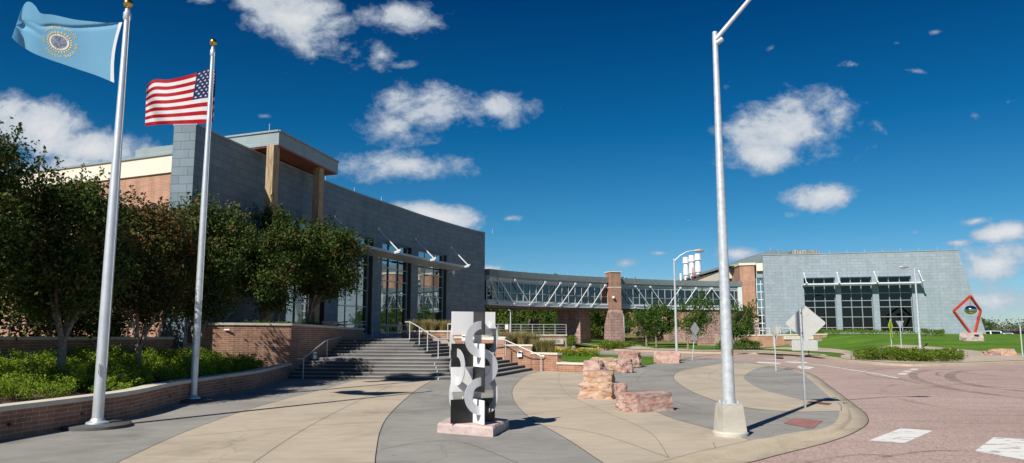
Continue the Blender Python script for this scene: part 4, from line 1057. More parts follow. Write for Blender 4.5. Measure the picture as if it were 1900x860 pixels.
def on_step(px, k, top):       # post standing on step k's tread
    best = None
    for t in range(0, 400):
        y = 34 + t * 0.03; x = (px - 950) / (F_PX * cT + (y and 0)) * y
        v = proj(x, y, 0.15 * k); x += (px - v[0]) * y / F_PX
        d = min(math.dist((x, y), q) for q in st0)
        if d > offs[k - 1] + 0.18 and y > 34.4:
            return (x, y, 0.15 * k, 0.15 * k + 0.92)
    return best
ps = [on_step(760, 12, 0), on_step(778, 10, 0), on_step(793, 8, 0), on_step(813, 6, 0), on_step(835, 6, 0)]
tp = [Vector((p[0], p[1], p[3])) for p in ps]
tp[3].z = tp[4].z = 1.82 ; ps[3] = (*ps[3][:3], 1.82); ps[4] = (*ps[4][:3], 1.80)
rail([tp[0] + Vector((-0.3, 0.3, 0)), tp[0], tp[1], tp[2], tp[3], tp[4], tp[4] + Vector((0.25, -0.5, -0.1)), tp[4] + Vector((0.35, -0.9, -0.45))], ps, 'pale metal handrail running down the middle of the stairs')
rp = [(938, 660.5, 0.9, 634.5), (1003.5, 688, 0.0, 661)]
q0 = D(938, 634.5, 41.9); q1 = D(1004, 661, 41.6); qa = D(894, 629.5, 42.15)
rail([qa + Vector((-0.8, 0.4, 0.0)), qa, D(934, 630, 41.95), q1, q1 + Vector((0.18, -0.05, 0))], [(q0.x, q0.y, 0.85, q0.z), (q1.x, q1.y, 0.0, q1.z)], 'pale metal handrail against the brick wall on the right of the stairs')
q2 = D(831, 601.5, 43.2)
rail([q2 + Vector((0.0, 0, 0)), D(842, 602, 43), D(870, 622, 42.6)], [(q2.x, q2.y, 1.75, q2.z)], 'short upper handrail behind the left edge of the chequered sculpture')
def step_light(px, py, Y, label, nrm):
    p = D(px, py, Y); a = math.atan2(nrm[1], nrm[0]) + PI / 2
    t = empty('step_light', tuple(p), label, 'wall light', 'step lights set in the brick walls')
    mb = MB(); mb.obox((p.x, p.y, p.z - 0.17), (0.26, 0.06, 0.34), a); build('cover_plate', mb, M['white_paint'], t)
    mb = MB(); n = Vector((nrm[0], nrm[1], 0)).normalized() * 0.028; mb.obox((p.x + n.x, p.y + n.y, p.z + 0.02), (0.2, 0.02, 0.07), a); build('slot', mb, M['dark_metal'], t)
step_light(584, 660, 37.3, 'pale step light in the brick wall near the foot of the left stair rail', (0.96, -0.27))
step_light(648, 625, 42.2, 'pale step light in the brick wall near the top of the left stair rail', (0.96, -0.2))
step_light(964, 657, 42.3, 'white step light in the sunlit brick wall right of the stairs', (-0.1, -1))
step_light(861, 627, 42.75, 'white step light in the brick wall beyond the chequered sculpture', (-0.1, -1))
def vent_plate(px, py, Y, label):
    p = D(px, py, Y); mb = MB(); mb.box(p.x - 0.12, p.x + 0.12, p.y - 0.03, p.y + 0.03, p.z - 0.03, p.z + 0.03); build('wall_outlet', mb, M['white_paint'], label=label, cat='wall outlet')
vent_plate(421, 612, 34.3, 'tiny white outlet high on the sunlit face of the tall brick wall')
# bike racks on the terrace
def bike_rack(px, py, Y, w, label, rz=0.0):
    p = D(px, py, Y); t = empty('bike_rack', (p.x, p.y, 1.8), label, 'bike rack', 'metal bike racks at the top of the stairs')
    mb = MB()
    for o in (-w / 2, w / 2): mb.tube([(p.x + o, p.y, 1.8), (p.x + o, p.y, 2.5)], 0.025, 8)
    mb.tube([(p.x - w / 2, p.y, 2.5), (p.x + w / 2, p.y, 2.5)], 0.025, 8); build('hoop', mb, M['rail'], t, smooth=40)
    mb = MB(); mb.tube([(p.x - w / 2, p.y, 2.15), (p.x + w / 2, p.y, 2.15)], 0.018, 8); build('crossbar', mb, M['rail'], t, smooth=40)
bike_rack(704, 620, 47.5, 0.9, 'bike rack left of the far window pier at the top of the stairs')
bike_rack(733, 620, 47.9, 0.9, 'bike rack right of the far window pier at the top of the stairs')

# plants in the beds
rnd = random.Random(11)
sp = shrub_proto('shrub', rnd, 0.66, 0.62, 0.62, 2000, 0.062, M['leaf_shrub'], 'x', 'shrub', 'bright green shrubs in the planting bed')
first = True; cnt = 0
spots = []
bed = [(x, y) for x in [-11.3, -12.3, -13.3, -14.3, -15.4, -16.4] for y in [15.6 + 1.02 * k for k in range(19)]]
def inbed(x, y):
    lx = min(lwin, key=lambda q: abs(q[1] - y))[0]; mx = min(resample(midw, 60), key=lambda q: abs(q[1] - y))[0]
    return mx + 0.5 < x < lx - 0.55 and y < 33 + (x + 15) * 0.55
for x, y in bed:
    x += rnd.uniform(-0.2, 0.2) + (0.4 if int(y) % 2 else 0); y += rnd.uniform(-0.2, 0.2)
    if inbed(x, y) and not (y < 19 and x > -12.0): spots.append((x, y))
spots.sort(key=lambda s: s[1])
ordn = ['front', 'second', 'third', 'fourth', 'fifth', 'sixth', 'seventh', 'eighth', 'ninth', 'tenth']
LABEL_SH = 'bright green leafy shrub in the raised bed behind the low brick wall'
for i, (x, y) in enumerate(spots):
    o = sp if i == 0 else copy_tree(sp)
    o.location = (x, y, bedz(x, y) - 0.02); o.rotation_euler = (0, 0, rnd.random() * 6.28); s = rnd.uniform(0.72, 1.18); o.scale = (s * rnd.uniform(0.9, 1.15), s, s * rnd.uniform(0.82, 1.2))
    o['label'] = LABEL_SH; o['group'] = 'bright green shrubs in the planting bed'
GT_ = 'pear trees along the left building'
tree('pear_tree', (-15.3, 18.8, 0.9), (-14.45, 19.2, 5.55), (1.55, 1.7, 2.5), 31, 'dark pear tree cut off by the left edge of the photo, tallest at the top', GT_, M['leaf_pear'], 0.112, 29899, 114, 0.12, 1.1)
tree('pear_tree', (-13.35, 22.0, 0.9), (-13.6, 22.2, 4.75), (1.65, 1.65, 2.1), 32, 'pear tree with straight trunk in the shrubs just left of the nearer flagpole', GT_, M['leaf_pear'], 0.118, 39100, 140, 0.125, 1.05)
tree('pear_tree', (-13.1, 26.0, 0.9), (-13.1, 26.2, 4.7), (1.55, 1.6, 2.1), 33, 'reddish pear tree with forked trunk between the two flagpoles', GT_, M['leaf_pear_red'], 0.118, 34500, 125, 0.12, 0.75)
tree('pear_tree', (-12.75, 30.0, 0.9), (-12.7, 30.0, 5.1), (1.85, 1.7, 2.45), 34, 'pear tree with low splayed stems right behind the farther flagpole', GT_, M['leaf_pear'], 0.124, 39100, 140, 0.13, 0.4)
tree('pear_tree', (-11.9, 37.4, 2.4), (-12.1, 37.0, 5.75), (1.9, 1.45, 2.55), 35, 'pear tree on the upper bed under the canopy columns', GT_, M['leaf_pear'], 0.130, 34500, 125, 0.11, 1.0)
tree('pear_tree', (-11.05, 40.2, 2.4), (-10.1, 39.6, 5.85), (1.95, 1.6, 2.05), 36, 'rounded pear tree nearest the stairs, its pale forked trunk before the windows', GT_, M['leaf_pear'], 0.136, 36800, 140, 0.125, 0.7, tips=0.35)
tree('pear_tree', (-16.9, 27.0, 1.6), (-17.2, 27.4, 3.9), (2.4, 2.3, 2.3), 37, 'pear tree in deep shade behind the dark brick wall', GT_, M['leaf_pear'], 0.142, 20700, 95, 0.12, 0.9)
tree('pear_tree', (-18.2, 20.0, 1.6), (-18.6, 22.5, 3.9), (2.5, 2.4, 2.3), 38, 'pear tree far left in deep shade behind the dark brick wall', GT_, M['leaf_pear'], 0.142, 20700, 95, 0.12, 0.9)
tree('pear_tree', (-17.6, 32.2, 1.6), (-17.8, 32.2, 4.0), (2.3, 1.6, 2.3), 39, 'pear tree in deep shade before the brick wing, behind the tree with low splayed stems', GT_, M['leaf_pear'], 0.15, 18000, 80, 0.12, 0.8)
# low green edging on the upper bed
rnd = random.Random(5)
gm = MB()
for k in range(240):
    t = rnd.random(); 
    if rnd.random() < 0.45: x = -14.6 + 3.6 * t; y = 34.4 + (x + 14.6) * 0.52 + rnd.uniform(0.05, 0.4)
    else: y = 36.9 + 6.5 * t; x = -11.0 + (y - 36.0) * 0.2 + rnd.uniform(-0.9, -0.35)
    for q in range(20):
        leaf_pts(gm, Vector((x + rnd.gauss(0, 0.13), y + rnd.gauss(0, 0.13), 2.5 + abs(rnd.gauss(0, 0.1)))), 0.06, rnd)
build('ground_cover', gm, M['leaf_hedge'], label='low bright green edging plants on the upper bed above the tall brick wall', cat='ground cover', kind='stuff')
# ornamental grass: countable tufts
gp = build('ornamental_grass', grass_clump_mesh(random.Random(2), 420, 0.95, 0.5, 0.011, 0.55), M['tan_grass'], label='x', cat='ornamental grass', group='ornamental grass tufts')
sp2 = []
for k in range(13): sp2.append((-6.2 + 3.9 * k / 12 + rnd.uniform(-.1, .1), 46.0 + 0.5 * (k % 2), 2.1, 'brown feathery grass tuft in the brick planter at the top of the stairs', 'grass tufts in the stair-top planter', 0.85))
for k in range(10): sp2.append((-0.9 + 2.2 * k / 9, 43.9 + 0.7 * (k % 3), 1.3, 'green and brown grass tuft behind the brick wall right of the stairs', 'grass tufts behind the stair wall', 1.0))
for k in range(5): sp2.append((1.35 + 0.22 * k, 43.0 + 0.5 * (k % 2), 0.88, 'drooping grass tuft behind the third brick wall step by the lawn', 'grass tufts beside the lowest walls', 0.95))
for i, (x, y, z, lb, gr, s) in enumerate(sp2):
    o = gp if i == 0 else gp.copy()
    if i: COL.objects.link(o)
    o.location = (x, y, z); o.rotation_euler = (0, 0, rnd.random() * 6); o.scale = (s, s, s * rnd.uniform(0.8, 1.1)); o['label'] = lb; o['group'] = gr

# ------------------------------------------------------------------ the glazed bridge
BL = Arc(bridge_line)
def bstart():
    # first point clear of the left building's end
    d = 0
    while BL.at(d).x < -2.45: d += 0.05
    return d
b0, b1 = bstart(), BL.len
BR = empty('footbridge', tuple(BL.pt((b0 + b1) / 2)), 'long curved glazed footbridge with white diagonal bracing joining the two buildings', 'footbridge')
W_ = 3.6
def ribbon(z0, z1, o0, o1, mat, name, parent=BR, a=b0, b=b1, step=1.0, smooth=False):
    mb = MB(); n = max(2, int((b - a) / step)); ss = [a + (b - a) * k / n for k in range(n + 1)]
    for s, t in zip(ss, ss[1:]):
        P = lambda d, o, z: BL.pt(d, o, z)
        mb.face([P(s, o1, z0), P(t, o1, z0), P(t, o1, z1), P(s, o1, z1)], uv=[(s, z0), (t, z0), (t, z1), (s, z1)])
        mb.face([P(t, o0, z0), P(s, o0, z0), P(s, o0, z1), P(t, o0, z1)], uv=[(t, z0), (s, z0), (s, z1), (t, z1)])
        mb.face([P(s, o1, z1), P(t, o1, z1), P(t, o0, z1), P(s, o0, z1)]); mb.face([P(s, o0, z0), P(t, o0, z0), P(t, o1, z0), P(s, o1, z0)])
    for s in (a, b): mb.face([BL.pt(s, o0, z0), BL.pt(s, o1, z0), BL.pt(s, o1, z1), BL.pt(s, o0, z1)])
    return build(name, mb, mat, parent)
ribbon(7.58, 8.2, -W_ - 0.2, 0.28, M['fascia_bridge'], 'roof')
ribbon(7.08, 7.575, -W_, 0.0, M['pale_metal'], 'upper_beam')
ribbon(7.30, 7.38, 0.003, 0.09, M['white_metal'], 'trim_rail')
ribbon(4.72, 5.18, -W_ - 0.05, 0.05, M['white_metal'], 'lower_beam')
ribbon(5.0, 5.07, 0.053, 0.16, M['pale_metal'], 'trim_rail'); ribbon(4.70, 4.78, 0.054, 0.2, M['white_metal'], 'trim_rail')
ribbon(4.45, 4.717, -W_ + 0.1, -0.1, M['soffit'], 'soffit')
ribbon(5.183, 7.077, -0.075, -0.07, M['glass_bridge'], 'front_pane'); ribbon(5.183, 7.077, -W_ + 0.07, -W_ + 0.075, M['glass_bridge'], 'rear_pane')
nm = int((b1 - b0) / 0.95)
for nme, o in (('front_window_frame', -0.03), ('rear_window_frame', -W_ + 0.03)):
    mb = MB()
    for k in range(nm + 1):
        s = b0 + (b1 - b0) * k / nm; w = 0.065 if k % 2 else 0.09
        mb.beam(BL.pt(s, o, 5.18), BL.pt(s, o, 7.08), w, 0.08)
    for k in range(nm):
        s, t = b0 + (b1 - b0) * k / nm, b0 + (b1 - b0) * (k + 1) / nm
        for z in (5.22, 6.0, 7.04): mb.beam(BL.pt(s, o + 0.003, z), BL.pt(t, o + 0.003, z), 0.055, 0.055)
    build(nme, mb, M['alu_frame'], BR)
mb = MB()
for k in range(8):
    s = b0 + 3 + (b1 - b0 - 5) * k / 7
    mb.beam(BL.pt(s, -W_ * 0.5, 5.2), BL.pt(s, -W_ * 0.5, 7.0), 0.5, 0.15)
build('interior_column', mb, M['dark_metal'], BR)
ds = [((900, 526), (921.5, 564)), ((922.7, 513), (951, 565)), ((952, 517), (980, 566)), ((1009, 521.5), (981, 566)), ((1037, 524), (1010, 567)), ((1065, 525.5), (1037.5, 568)), ((1093, 527), (1067, 568.5)), ((1120.5, 528), (1095, 569)), ((1149, 529.5), (1176, 573)), ((1176.5, 530), (1205, 573)), ((1204.7, 530.5), (1232.5, 572)), ((1260.6, 532), (1235, 571)), ((1289.4, 532), (1264.6, 572)), ((1318, 532), (1292.4, 571)), ((1319, 532), (1347, 570)), ((1346, 532), (1372.5, 570))]
for (t, b) in ds:
    s0 = BL.find(t[0], 7.35); s1 = BL.find(b[0], 4.85)
    if s0 < b0 + 0.1: s0 = b0 + 0.1
    mb = MB(); p0, p1 = BL.pt(s0, 0.26, 7.30), BL.pt(s1, 0.26, 4.88)
    mb.tube([p0, p1], 0.048, 8)
    for p, s in ((p0, s0), (p1, s1)):
        mb.tube([p - BL.out(s) * 0.22, p + BL.out(s) * 0.08], 0.12 if p is p0 else 0.09, 12)
    build('diagonal_brace', mb, M['white_metal'], BR, smooth=40)
mb = MB(); s = BL.find(1381, 7.3)
mb.beam(BL.pt(b1 - 0.3, 0.1, 4.6), BL.pt(b1 - 0.3, 0.1, 7.5), 0.5, 0.3); build('end_frame', mb, M['white_metal'], BR)
for k in range(26):
    mb = MB(); s = b0 + 1 + (b1 - b0 - 2) * k / 25; p = BL.pt(s, 0.0, 8.2); mb.tube([p, p + Vector((0, 0, 0.28))], 0.012, 5)
    build('lightning_rod', mb, M['galv'], BR)
# tower pier of brick on battered stone
def battered(cx, cy, ang, w0, d0, w1, d1, z0, z1, mat, name, parent, **kw):
    mb = MB(); R_ = Matrix.Rotation(ang, 3, 'Z')
    b = [Vector((cx, cy, 0)) + R_ @ Vector((x * w0 / 2, y * d0 / 2, z0)) for x, y in ((-1, -1), (1, -1), (1, 1), (-1, 1))]
    t = [Vector((cx, cy, 0)) + R_ @ Vector((x * w1 / 2, y * d1 / 2, z1)) for x, y in ((-1, -1), (1, -1), (1, 1), (-1, 1))]
    for i in range(4):
        j = (i + 1) % 4; wv = (b[j] - b[i]).length; tv = (t[j] - t[i]).length
        mb.face([b[i], b[j], t[j], t[i]], uv=[(-wv / 2, z0), (wv / 2, z0), (tv / 2, z1), (-tv / 2, z1)])
    mb.face(t)
    return build(name, mb, mat, parent, **kw)
s = BL.find(1134.5, 6); c = BL.pt(s, 0.35, 0); a = math.atan2(BL.tan(s).y, BL.tan(s).x) - 0.25
TP = empty('bridge_tower', tuple(c), 'tall brick pier with stone foot rising through the middle of the footbridge', 'pier')
battered(c.x, c.y, a, 1.75, 1.9, 1.45, 1.6, -0.3, 4.35, M['stone'], 'stone_base', TP)
battered(c.x, c.y, a, 1.24, 1.4, 1.24, 1.4, 4.35, 8.78, M['brick'], 'brick_shaft', TP)
for z, w in ((4.32, 1.42), (7.0, 1.29), (8.76, 1.4)):
    mb = MB(); mb.obox((c.x, c.y, z), (w, w + 0.16, 0.1), a); build('stone_band', mb, M['cap'], TP)
mb = MB(); pc = D(1138.5, 552, c.y - 1.0); mb.tube([pc, pc + Vector((0, 0.4, 0.1))], 0.06, 8); mb.lathe((pc.x, pc.y, pc.z - 0.16), [(0.02, 0), (0.13, 0.05), (0.16, 0.16), (0.12, 0.27), (0, 0.3)], 14)
build('security_camera', mb, M['white_paint'], TP, smooth=40)
def pier(px, w0, w1, dep, label, fwd=-0.2, rot=0.0, d1=None, mat='stone', z0=-0.3):
    s = BL.find(px, 4); c = BL.pt(s, fwd - dep / 2, 0); a = math.atan2(BL.tan(s).y, BL.tan(s).x) + rot
    t = empty('stone_pier', tuple(c), label, 'pier', 'stone piers carrying the footbridge')
    battered(c.x, c.y, a, w0, dep * 1.1, w1, dep, z0, 4.445, M[mat], 'rock_faced_masonry', t)
    return t
pier(1090, 3.5, 3.0, 2.6, 'broad shaded stone pier left of the brick tower under the footbridge', -1.0, 0.5)
pier(1331, 3.9, 2.4, 2.2, 'broad sunlit stone pier behind the young trees under the footbridge', 0.5)
# red-brown sign wall with railing, left of the stone pier
SW = [D(880, 622, 58.5)[:2], D(960, 622, 60)[:2], D(1051, 622, 61.5)[:2]]
sw = brick_wall(SW, -0.1, 1.9, 'dark brick wall with grey sign panel, flowers before it and a rail on top', mat='brick', side=1, cap=0.12)
pa, pb = D(988, 627, 60.42), D(1045, 627, 61.28)
mb = MB(); mb.beam(Vector((pa.x, pa.y, 1.32)), Vector((pb.x, pb.y, 1.32)), 0.1, 0.42); sgn = build('sign_panel', mb, M['cap'], sw)
V, Fc = text_geo('GRADUATE STUDIES', 0.30)
dv = (pb - pa); dv.z = 0; dv.normalize(); nv = Vector((dv.y, -dv.x, 0)); m0 = (pa + pb) / 2; m0.z = 1.32
mb = MB(); mb.v = [m0 + nv * 0.056 + dv * v.x * 0.78 + Vector((0, 0, v.y)) for v in V]; mb.f = Fc; mb.uv = [[(0, 0)] * len(f) for f in Fc]; mb.mi = [0] * len(Fc)
build('lettering', mb, M['dark_metal'], sgn)
top0 = [(p[0], p[1] + 0.17, 1.9, 2.72) for p in resample(SW, 9)]
rail([(p[0], p[1], 2.72) for p in top0], top0, 'thin metal guard rail on top of the dark brick sign wall', r=0.025)
mb = MB()
for z in (2.1, 2.3, 2.5): mb.tube([(p[0], p[1], z) for p in top0], 0.012, 5)
gr_ = [o for o in bpy.data.objects if o.get('label') == 'thin metal guard rail on top of the dark brick sign wall'][0]
build('mid_rail', mb, M['rail'], gr_)
mb = MB(); mb.prism([SW[0], SW[2], (3.5, 70), (-1.5, 76), (-3, 66)], -0.1, 1.6); build('terrace', mb, M['walk'], kind='structure')
def flood(px, py, Y, zb, label, s=1.0):
    p = D(px, py, Y); t = empty('flood_light', (p.x, p.y, zb), label, 'flood light', 'ground flood lights')
    mb = MB(); mb.tube([(p.x, p.y, zb - 0.1), (p.x, p.y, p.z - 0.1)], 0.06 * s, 8); build('post', mb, M['dark_metal'], t, smooth=40)
    mb = MB(); mb.obox((p.x, p.y, p.z - 0.14 * s), (0.34 * s, 0.24 * s, 0.24 * s), 0.2, 0.2); build('lamp_head', mb, M['sign_back_grey'], t)
flood(1020, 638, 45.5, 0.3, 'dark flood light on a short post behind the brick wall before the sign panel')
flood(1064, 644, 60, 0.0, 'small pale flood light on the ground at the shaded stone pier', 0.8)
# flowering plants before the sign wall
rnd = random.Random(9)
fp = shrub_proto('flowering_plant', rnd, 0.5, 0.45, 0.55, 500, 0.085, M['leaf_shrub'], 'x', 'flowering plant', 'orange flowering plants before the sign wall', stems=False)
fm = MB()
for k in range(7):
    leaf_pts(fm, Vector((rnd.uniform(-.45, .45), rnd.uniform(-.4, .3), 0.48 + rnd.random() * 0.14)), 0.12, rnd, thin=0.9)
build('flower', fm, M['flower'], fp)
k = 0
for px in range(975, 1110, 9):
    for j in range(2):
        y = 646 + j * 5.5 - (3 if px < 1040 else 0); x_, y_ = GT(px + rnd.uniform(-3, 3), y + rnd.uniform(-1, 1)); 
        y_ = min(y_, 59.0)
        o = fp if k == 0 else copy_tree(fp); x_ = (px - 950) / F_PX * y_ / cT * 0.99
        o.location = (x_, y_, ramp(y_)); o.rotation_euler = (0, 0, rnd.random() * 6); q = rnd.uniform(0.7, 1.25); o.scale = (q, q, q)
        o['label'] = 'green plant with small orange flowers in front of the dark brick sign wall'; k += 1
# ------------------------------------------------------------------ right building
RL = Arc(catmull([(31.96, 92.97), (37.5, 91.75), (43.1, 90.1), (48.3, 88.55), (53.2, 87.0)], 8))
RB = empty('science_building', (31.96, 92.97, 0), 'pale blue-grey building with three tall gridded windows, brick corner and grey metal roof', 'building')
rw_ = [(RL.find(a, 8.0), RL.find(b, 8.0)) for a, b in ((1491.5, 1549.5), (1559, 1617.5), (1629, 1691))]
RR = [2.0, 2.55, 3.85, 5.05, 5.85, 6.75, 7.75, 8.75]
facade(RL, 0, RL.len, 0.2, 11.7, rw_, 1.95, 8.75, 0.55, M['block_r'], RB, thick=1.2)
# leaning end of the wall: a wedge that widens towards the ground
e, t_, o_ = RL.at(RL.len), RL.tan(RL.len), RL.out(RL.len)
mb = MB()
f = [e, e + t_ * 3.1, e + t_ * 0.02]
A_ = [e + Vector((0, 0, 0.5)), e + t_ * 2.55 + Vector((0, 0, 0.5)), e + t_ * 0.05 + Vector((0, 0, 11.7)), e + Vector((0, 0, 11.7))]
B_ = [p - o_ * 1.2 for p in A_]
mb.face(A_, uv=[(RL.len, 0.5), (RL.len + 2.55, 0.5), (RL.len + 0.05, 11.7), (RL.len, 11.7)]); mb.face(list(reversed(B_)), uv=[(RL.len, 11.7), (RL.len + 0.05, 11.7), (RL.len + 2.55, 0.5), (RL.len, 0.5)])
mb.face([A_[1], B_[1], B_[2], A_[2]]); mb.face([A_[2], B_[2], B_[3], A_[3]])
build('leaning_end_wall', mb, M['block_r'], RB)
mb = MB()
for i in range(20):
    a, b = RL.len * i / 20, RL.len * (i + 1) / 20
    p = [RL.pt(a, 0.06, 11.68), RL.pt(b, 0.06, 11.68), RL.pt(b, -1.25, 11.68), RL.pt(a, -1.25, 11.68)]; mb.hexa(p, [v + Vector((0, 0, 0.1)) for v in p])
build('coping', mb, M['fascia'], RB)
for a, b in rw_: window(RL, a, b, RR, RB, depth=0.5, fw=0.07, bars='alu_frame', gl='glass_r')
mb = MB()
for a, b in rw_: mb.face([RL.pt(a, -0.75, 7.9), RL.pt(b, -0.75, 7.9), RL.pt(b, -0.75, 8.7), RL.pt(a, -0.75, 8.7)])
build('blind', mb, M['interior_pale'], RB)
gs = [rw_[0][0] + 0.1, (rw_[0][1] + rw_[1][0]) / 2, (rw_[1][1] + rw_[2][0]) / 2, rw_[2][1] + 0.9]
awning(RL, rw_[0][0] - 0.2, rw_[2][1] + 0.9, 7.72, RB, gs, out=1.3, wall_z=9.3, mat='white_metal')
mb = MB()
for k in range(20):
    a, b = RL.len * k / 20, RL.len * (k + 1) / 20
    mb.face([RL.pt(a, -7, 0.3), RL.pt(b, -7, 0.3), RL.pt(b, -7, 10.5), RL.pt(a, -7, 10.5)])
    mb.face([RL.pt(a, -1.1, 1.9), RL.pt(b, -1.1, 1.9), RL.pt(b, -7, 1.9), RL.pt(a, -7, 1.9)])
    mb.face([RL.pt(a, -4, 5.3), RL.pt(b, -4, 5.3), RL.pt(b, -7, 5.3), RL.pt(a, -7, 5.3)])
    mb.face([RL.pt(a, -7, 10.5), RL.pt(b, -7, 10.5), RL.pt(b, -1.1, 10.5), RL.pt(a, -1.1, 10.5)])
build('interior_wall', mb, M['interior'], RB)
mb = MB()
for k in range(9):
    s = 4 + k * 1.9; mb.beam(RL.pt(s, -3.5, 1.9), RL.pt(s, -3.5, 10), 0.35, 0.35)
build('interior_column', mb, M['interior_warm'], RB)
rb_in = [tuple(RL.pt(RL.len * k / 10, -7.1)[:2]) for k in range(11)]
mb = MB(); mb.prism(rb_in + [(58, 118), (34, 124)], 0.2, 11.2); build('body_wall', mb, M['brick_wing'], RB)
top_ = [tuple(RL.pt(RL.len * k / 10, -1.2)[:2]) for k in range(11)]
mb = MB(); mb.prism(top_ + list(reversed(rb_in)), 10.6, 11.25, bot=True); build('roof_slab', mb, M['fascia'], RB)
# brick corner volume
def poly_part(name, poly, z0, z1, mat, parent, **kw):
    mb = MB(); mb.prism(poly, z0, z1, bot=True); return build(name, mb, mat, parent, **kw)
bc = [(29.55, 94.9), (31.25, 94.2), (33.5, 102), (30.2, 103)]
poly_part('brick_corner', bc, 3.35, 10.55, M['brick_wing'], RB)
poly_part('stone_plinth', [(29.4, 94.75), (31.45, 94.1), (33.5, 102), (30.1, 103)], 0, 3.345, M['stone'], RB)
bcx = [(29.45, 94.78), (31.35, 94.0), (33.6, 102), (30.1, 103.1)]
poly_part('cornice', bcx, 10.552, 10.85, M['cornice'], RB)
poly_part('stone_band', [(29.45, 94.8), (31.38, 94.05), (33.5, 102), (30.1, 103)], 3.30, 3.42, M['cap'], RB)
# wing running back
wg = [(29.0, 103), (29.9, 140), (36, 140), (36, 103)]
poly_part('wing_wall', [(30.2, 103.05), (30.1, 140), (36, 140), (36, 103.05)], 0.2, 9.2, M['brick_wing'], RB)
poly_part('cornice', [(29.3, 99.5), (29.9, 140), (36, 140), (36, 103.2), (30.3, 103.2), (29.9, 99.5)], 9.2, 10.5, M['cornice'], RB)
# recess with tall window between brick corner and facade
REC = Line([(31.45, 94.6), (33.1, 94.0)])
mb = MB(); mb.face([(31.3, 94.75, 0), (33.3, 94.0, 0), (33.3, 94.0, 9.2), (31.3, 94.75, 9.2)]); build('recess_wall', mb, M['interior_warm'], RB)
window(REC, 0.02, 1.75, [0.6, 2.2, 3.1, 4.1, 5.1, 6.1, 7.1, 8.1, 8.9], RB, depth=0.0, cols=3, fw=0.1, gl='glass', bars='white_metal')
poly_part('louvre_panel', [(31.4, 94.15), (32.9, 93.6), (33.3, 95), (31.8, 95.4)], 8.9, 9.75, M['fascia'], RB)
poly_part('cornice', [(31.35, 93.75), (32.3, 93.35), (33.3, 95), (31.8, 95.4)], 9.75, 10.75, M['cornice'], RB)
# hipped metal roof
E = [Vector((29.2, 97.5, 10.95)), Vector((48, 97.5, 10.95)), Vector((48, 131, 10.95)), Vector((29.2, 131, 10.95))]
r0_, r1_ = Vector((38.3, 108, 13.95)), Vector((38.3, 121, 13.95))
r0b = Vector((41, 108, 13.8))
mb = MB(); mb.face([E[0], E[1], r0b, r0_]); mb.face([E[3], E[0], r0_, r1_]); mb.face([E[2], E[3], r1_]); mb.face([E[1], E[2], r1_, r0b]); mb.face([r0_, r0b, r1_])
build('metal_roof', mb, M['roof_metal'], RB)
mb = MB(); mb.beam(E[0] - Vector((0, 0, .12)), E[3] - Vector((0, 0, .12)), 0.15, 0.22); mb.beam(E[0] - Vector((0, 0, .12)), E[1] - Vector((0, 0, .12)), 0.15, 0.22); build('eave', mb, M['fascia'], RB)
mb = MB(); c = D(1491, 477, 101); mb.obox((c.x, c.y, 11.1), (3.6, 2.6, 1.92), -0.15, 0.03)
ct = build('cooling_tower', mb, M['louver'], RB)
for dx in (-1.1, 0.1, 1.2):
    mb = MB(); mb.lathe((c.x + dx, c.y, 13.0), [(0.55, 0), (0.5, 0.16), (0.2, 0.2), (0, 0.2)], 14); build('fan_cowl', mb, M['louver'], ct, smooth=40)
mb = MB()
for dx in (3.2, 4.3, 5.6): mb.lathe((c.x + dx, c.y, 11.2), [(0.5, 0), (0.5, 1.05), (0.3, 1.25), (0, 1.28)], 14)
build('roof_vent', mb, M['dark_metal'], RB, smooth=40)
for p in [RL.pt(RL.len * k / 11, -0.5, 11.75) for k in range(12)] + [E[3].lerp(r1_, f_) for f_ in (0.2, 0.4, 0.6, 0.8, 1.0)] + [r0_]:
    mb = MB(); mb.tube([p, p + Vector((0, 0, 0.45))], 0.018, 5); build('lightning_rod', mb, M['galv'], RB)
# three exhaust stacks
for k, (px, Y, top, lb) in enumerate([(1273, 123, 14.4, 'left'), (1284, 119.5, 14.35, 'middle'), (1295.5, 116, 14.25, 'right')]):
    X = (px - 950) / F_PX * Y * (cT + sT * 0.08); z0 = 10.55
    t = empty('exhaust_stack', (X, Y, z0), lb + 'most of the three white exhaust stacks on the science building roof' if lb != 'middle' else 'middle one of the three white exhaust stacks on the science building roof', 'exhaust stack', 'white exhaust stacks')
    h = top - z0
    mb = MB(); mb.lathe((X, Y, z0), [(0.34, 0), (0.34, h * 0.2), (0.50, h * 0.22), (0.50, h * 0.42), (0.36, h * 0.75)], 22); build('pipe', mb, M['tank_white'], t, smooth=40)
    mb = MB(); mb.lathe((X, Y, z0), [(0.36, h * 0.72), (0.56, h * 0.73), (0.46, h), (0.40, h), (0.36, h * 0.9), (0.0, h * 0.9)], 22); build('cap', mb, M['tank_white'], t, smooth=40)
mb = MB(); X = (1263.5 - 950) / F_PX * 125; mb.lathe((X, 125, 10.5), [(0.2, 0), (0.2, 1.3), (0.0, 1.35)], 12); build('exhaust_pipe', mb, M['tank_white'], label='thin short white pipe left of the three exhaust stacks', cat='pipe', smooth=40)
t = empty('roof_ladder', (28.7, 116.8, 10.5), 'small red ladder rail between the middle and right exhaust stacks', 'ladder')
X = (1286.5 - 950) / F_PX * 114
mb = MB()
for dx in (-0.12, 0.12): mb.tube([(X + dx, 114, 10.5), (X + dx, 114, 11.9)], 0.05, 6)
build('stile', mb, M['red_steel'], t); mb = MB()
for q in range(4): mb.tube([(X - 0.12, 114, 10.8 + 0.3 * q), (X + 0.12, 114, 10.8 + 0.3 * q)], 0.025, 6)
build('rung', mb, M['red_steel'], t)
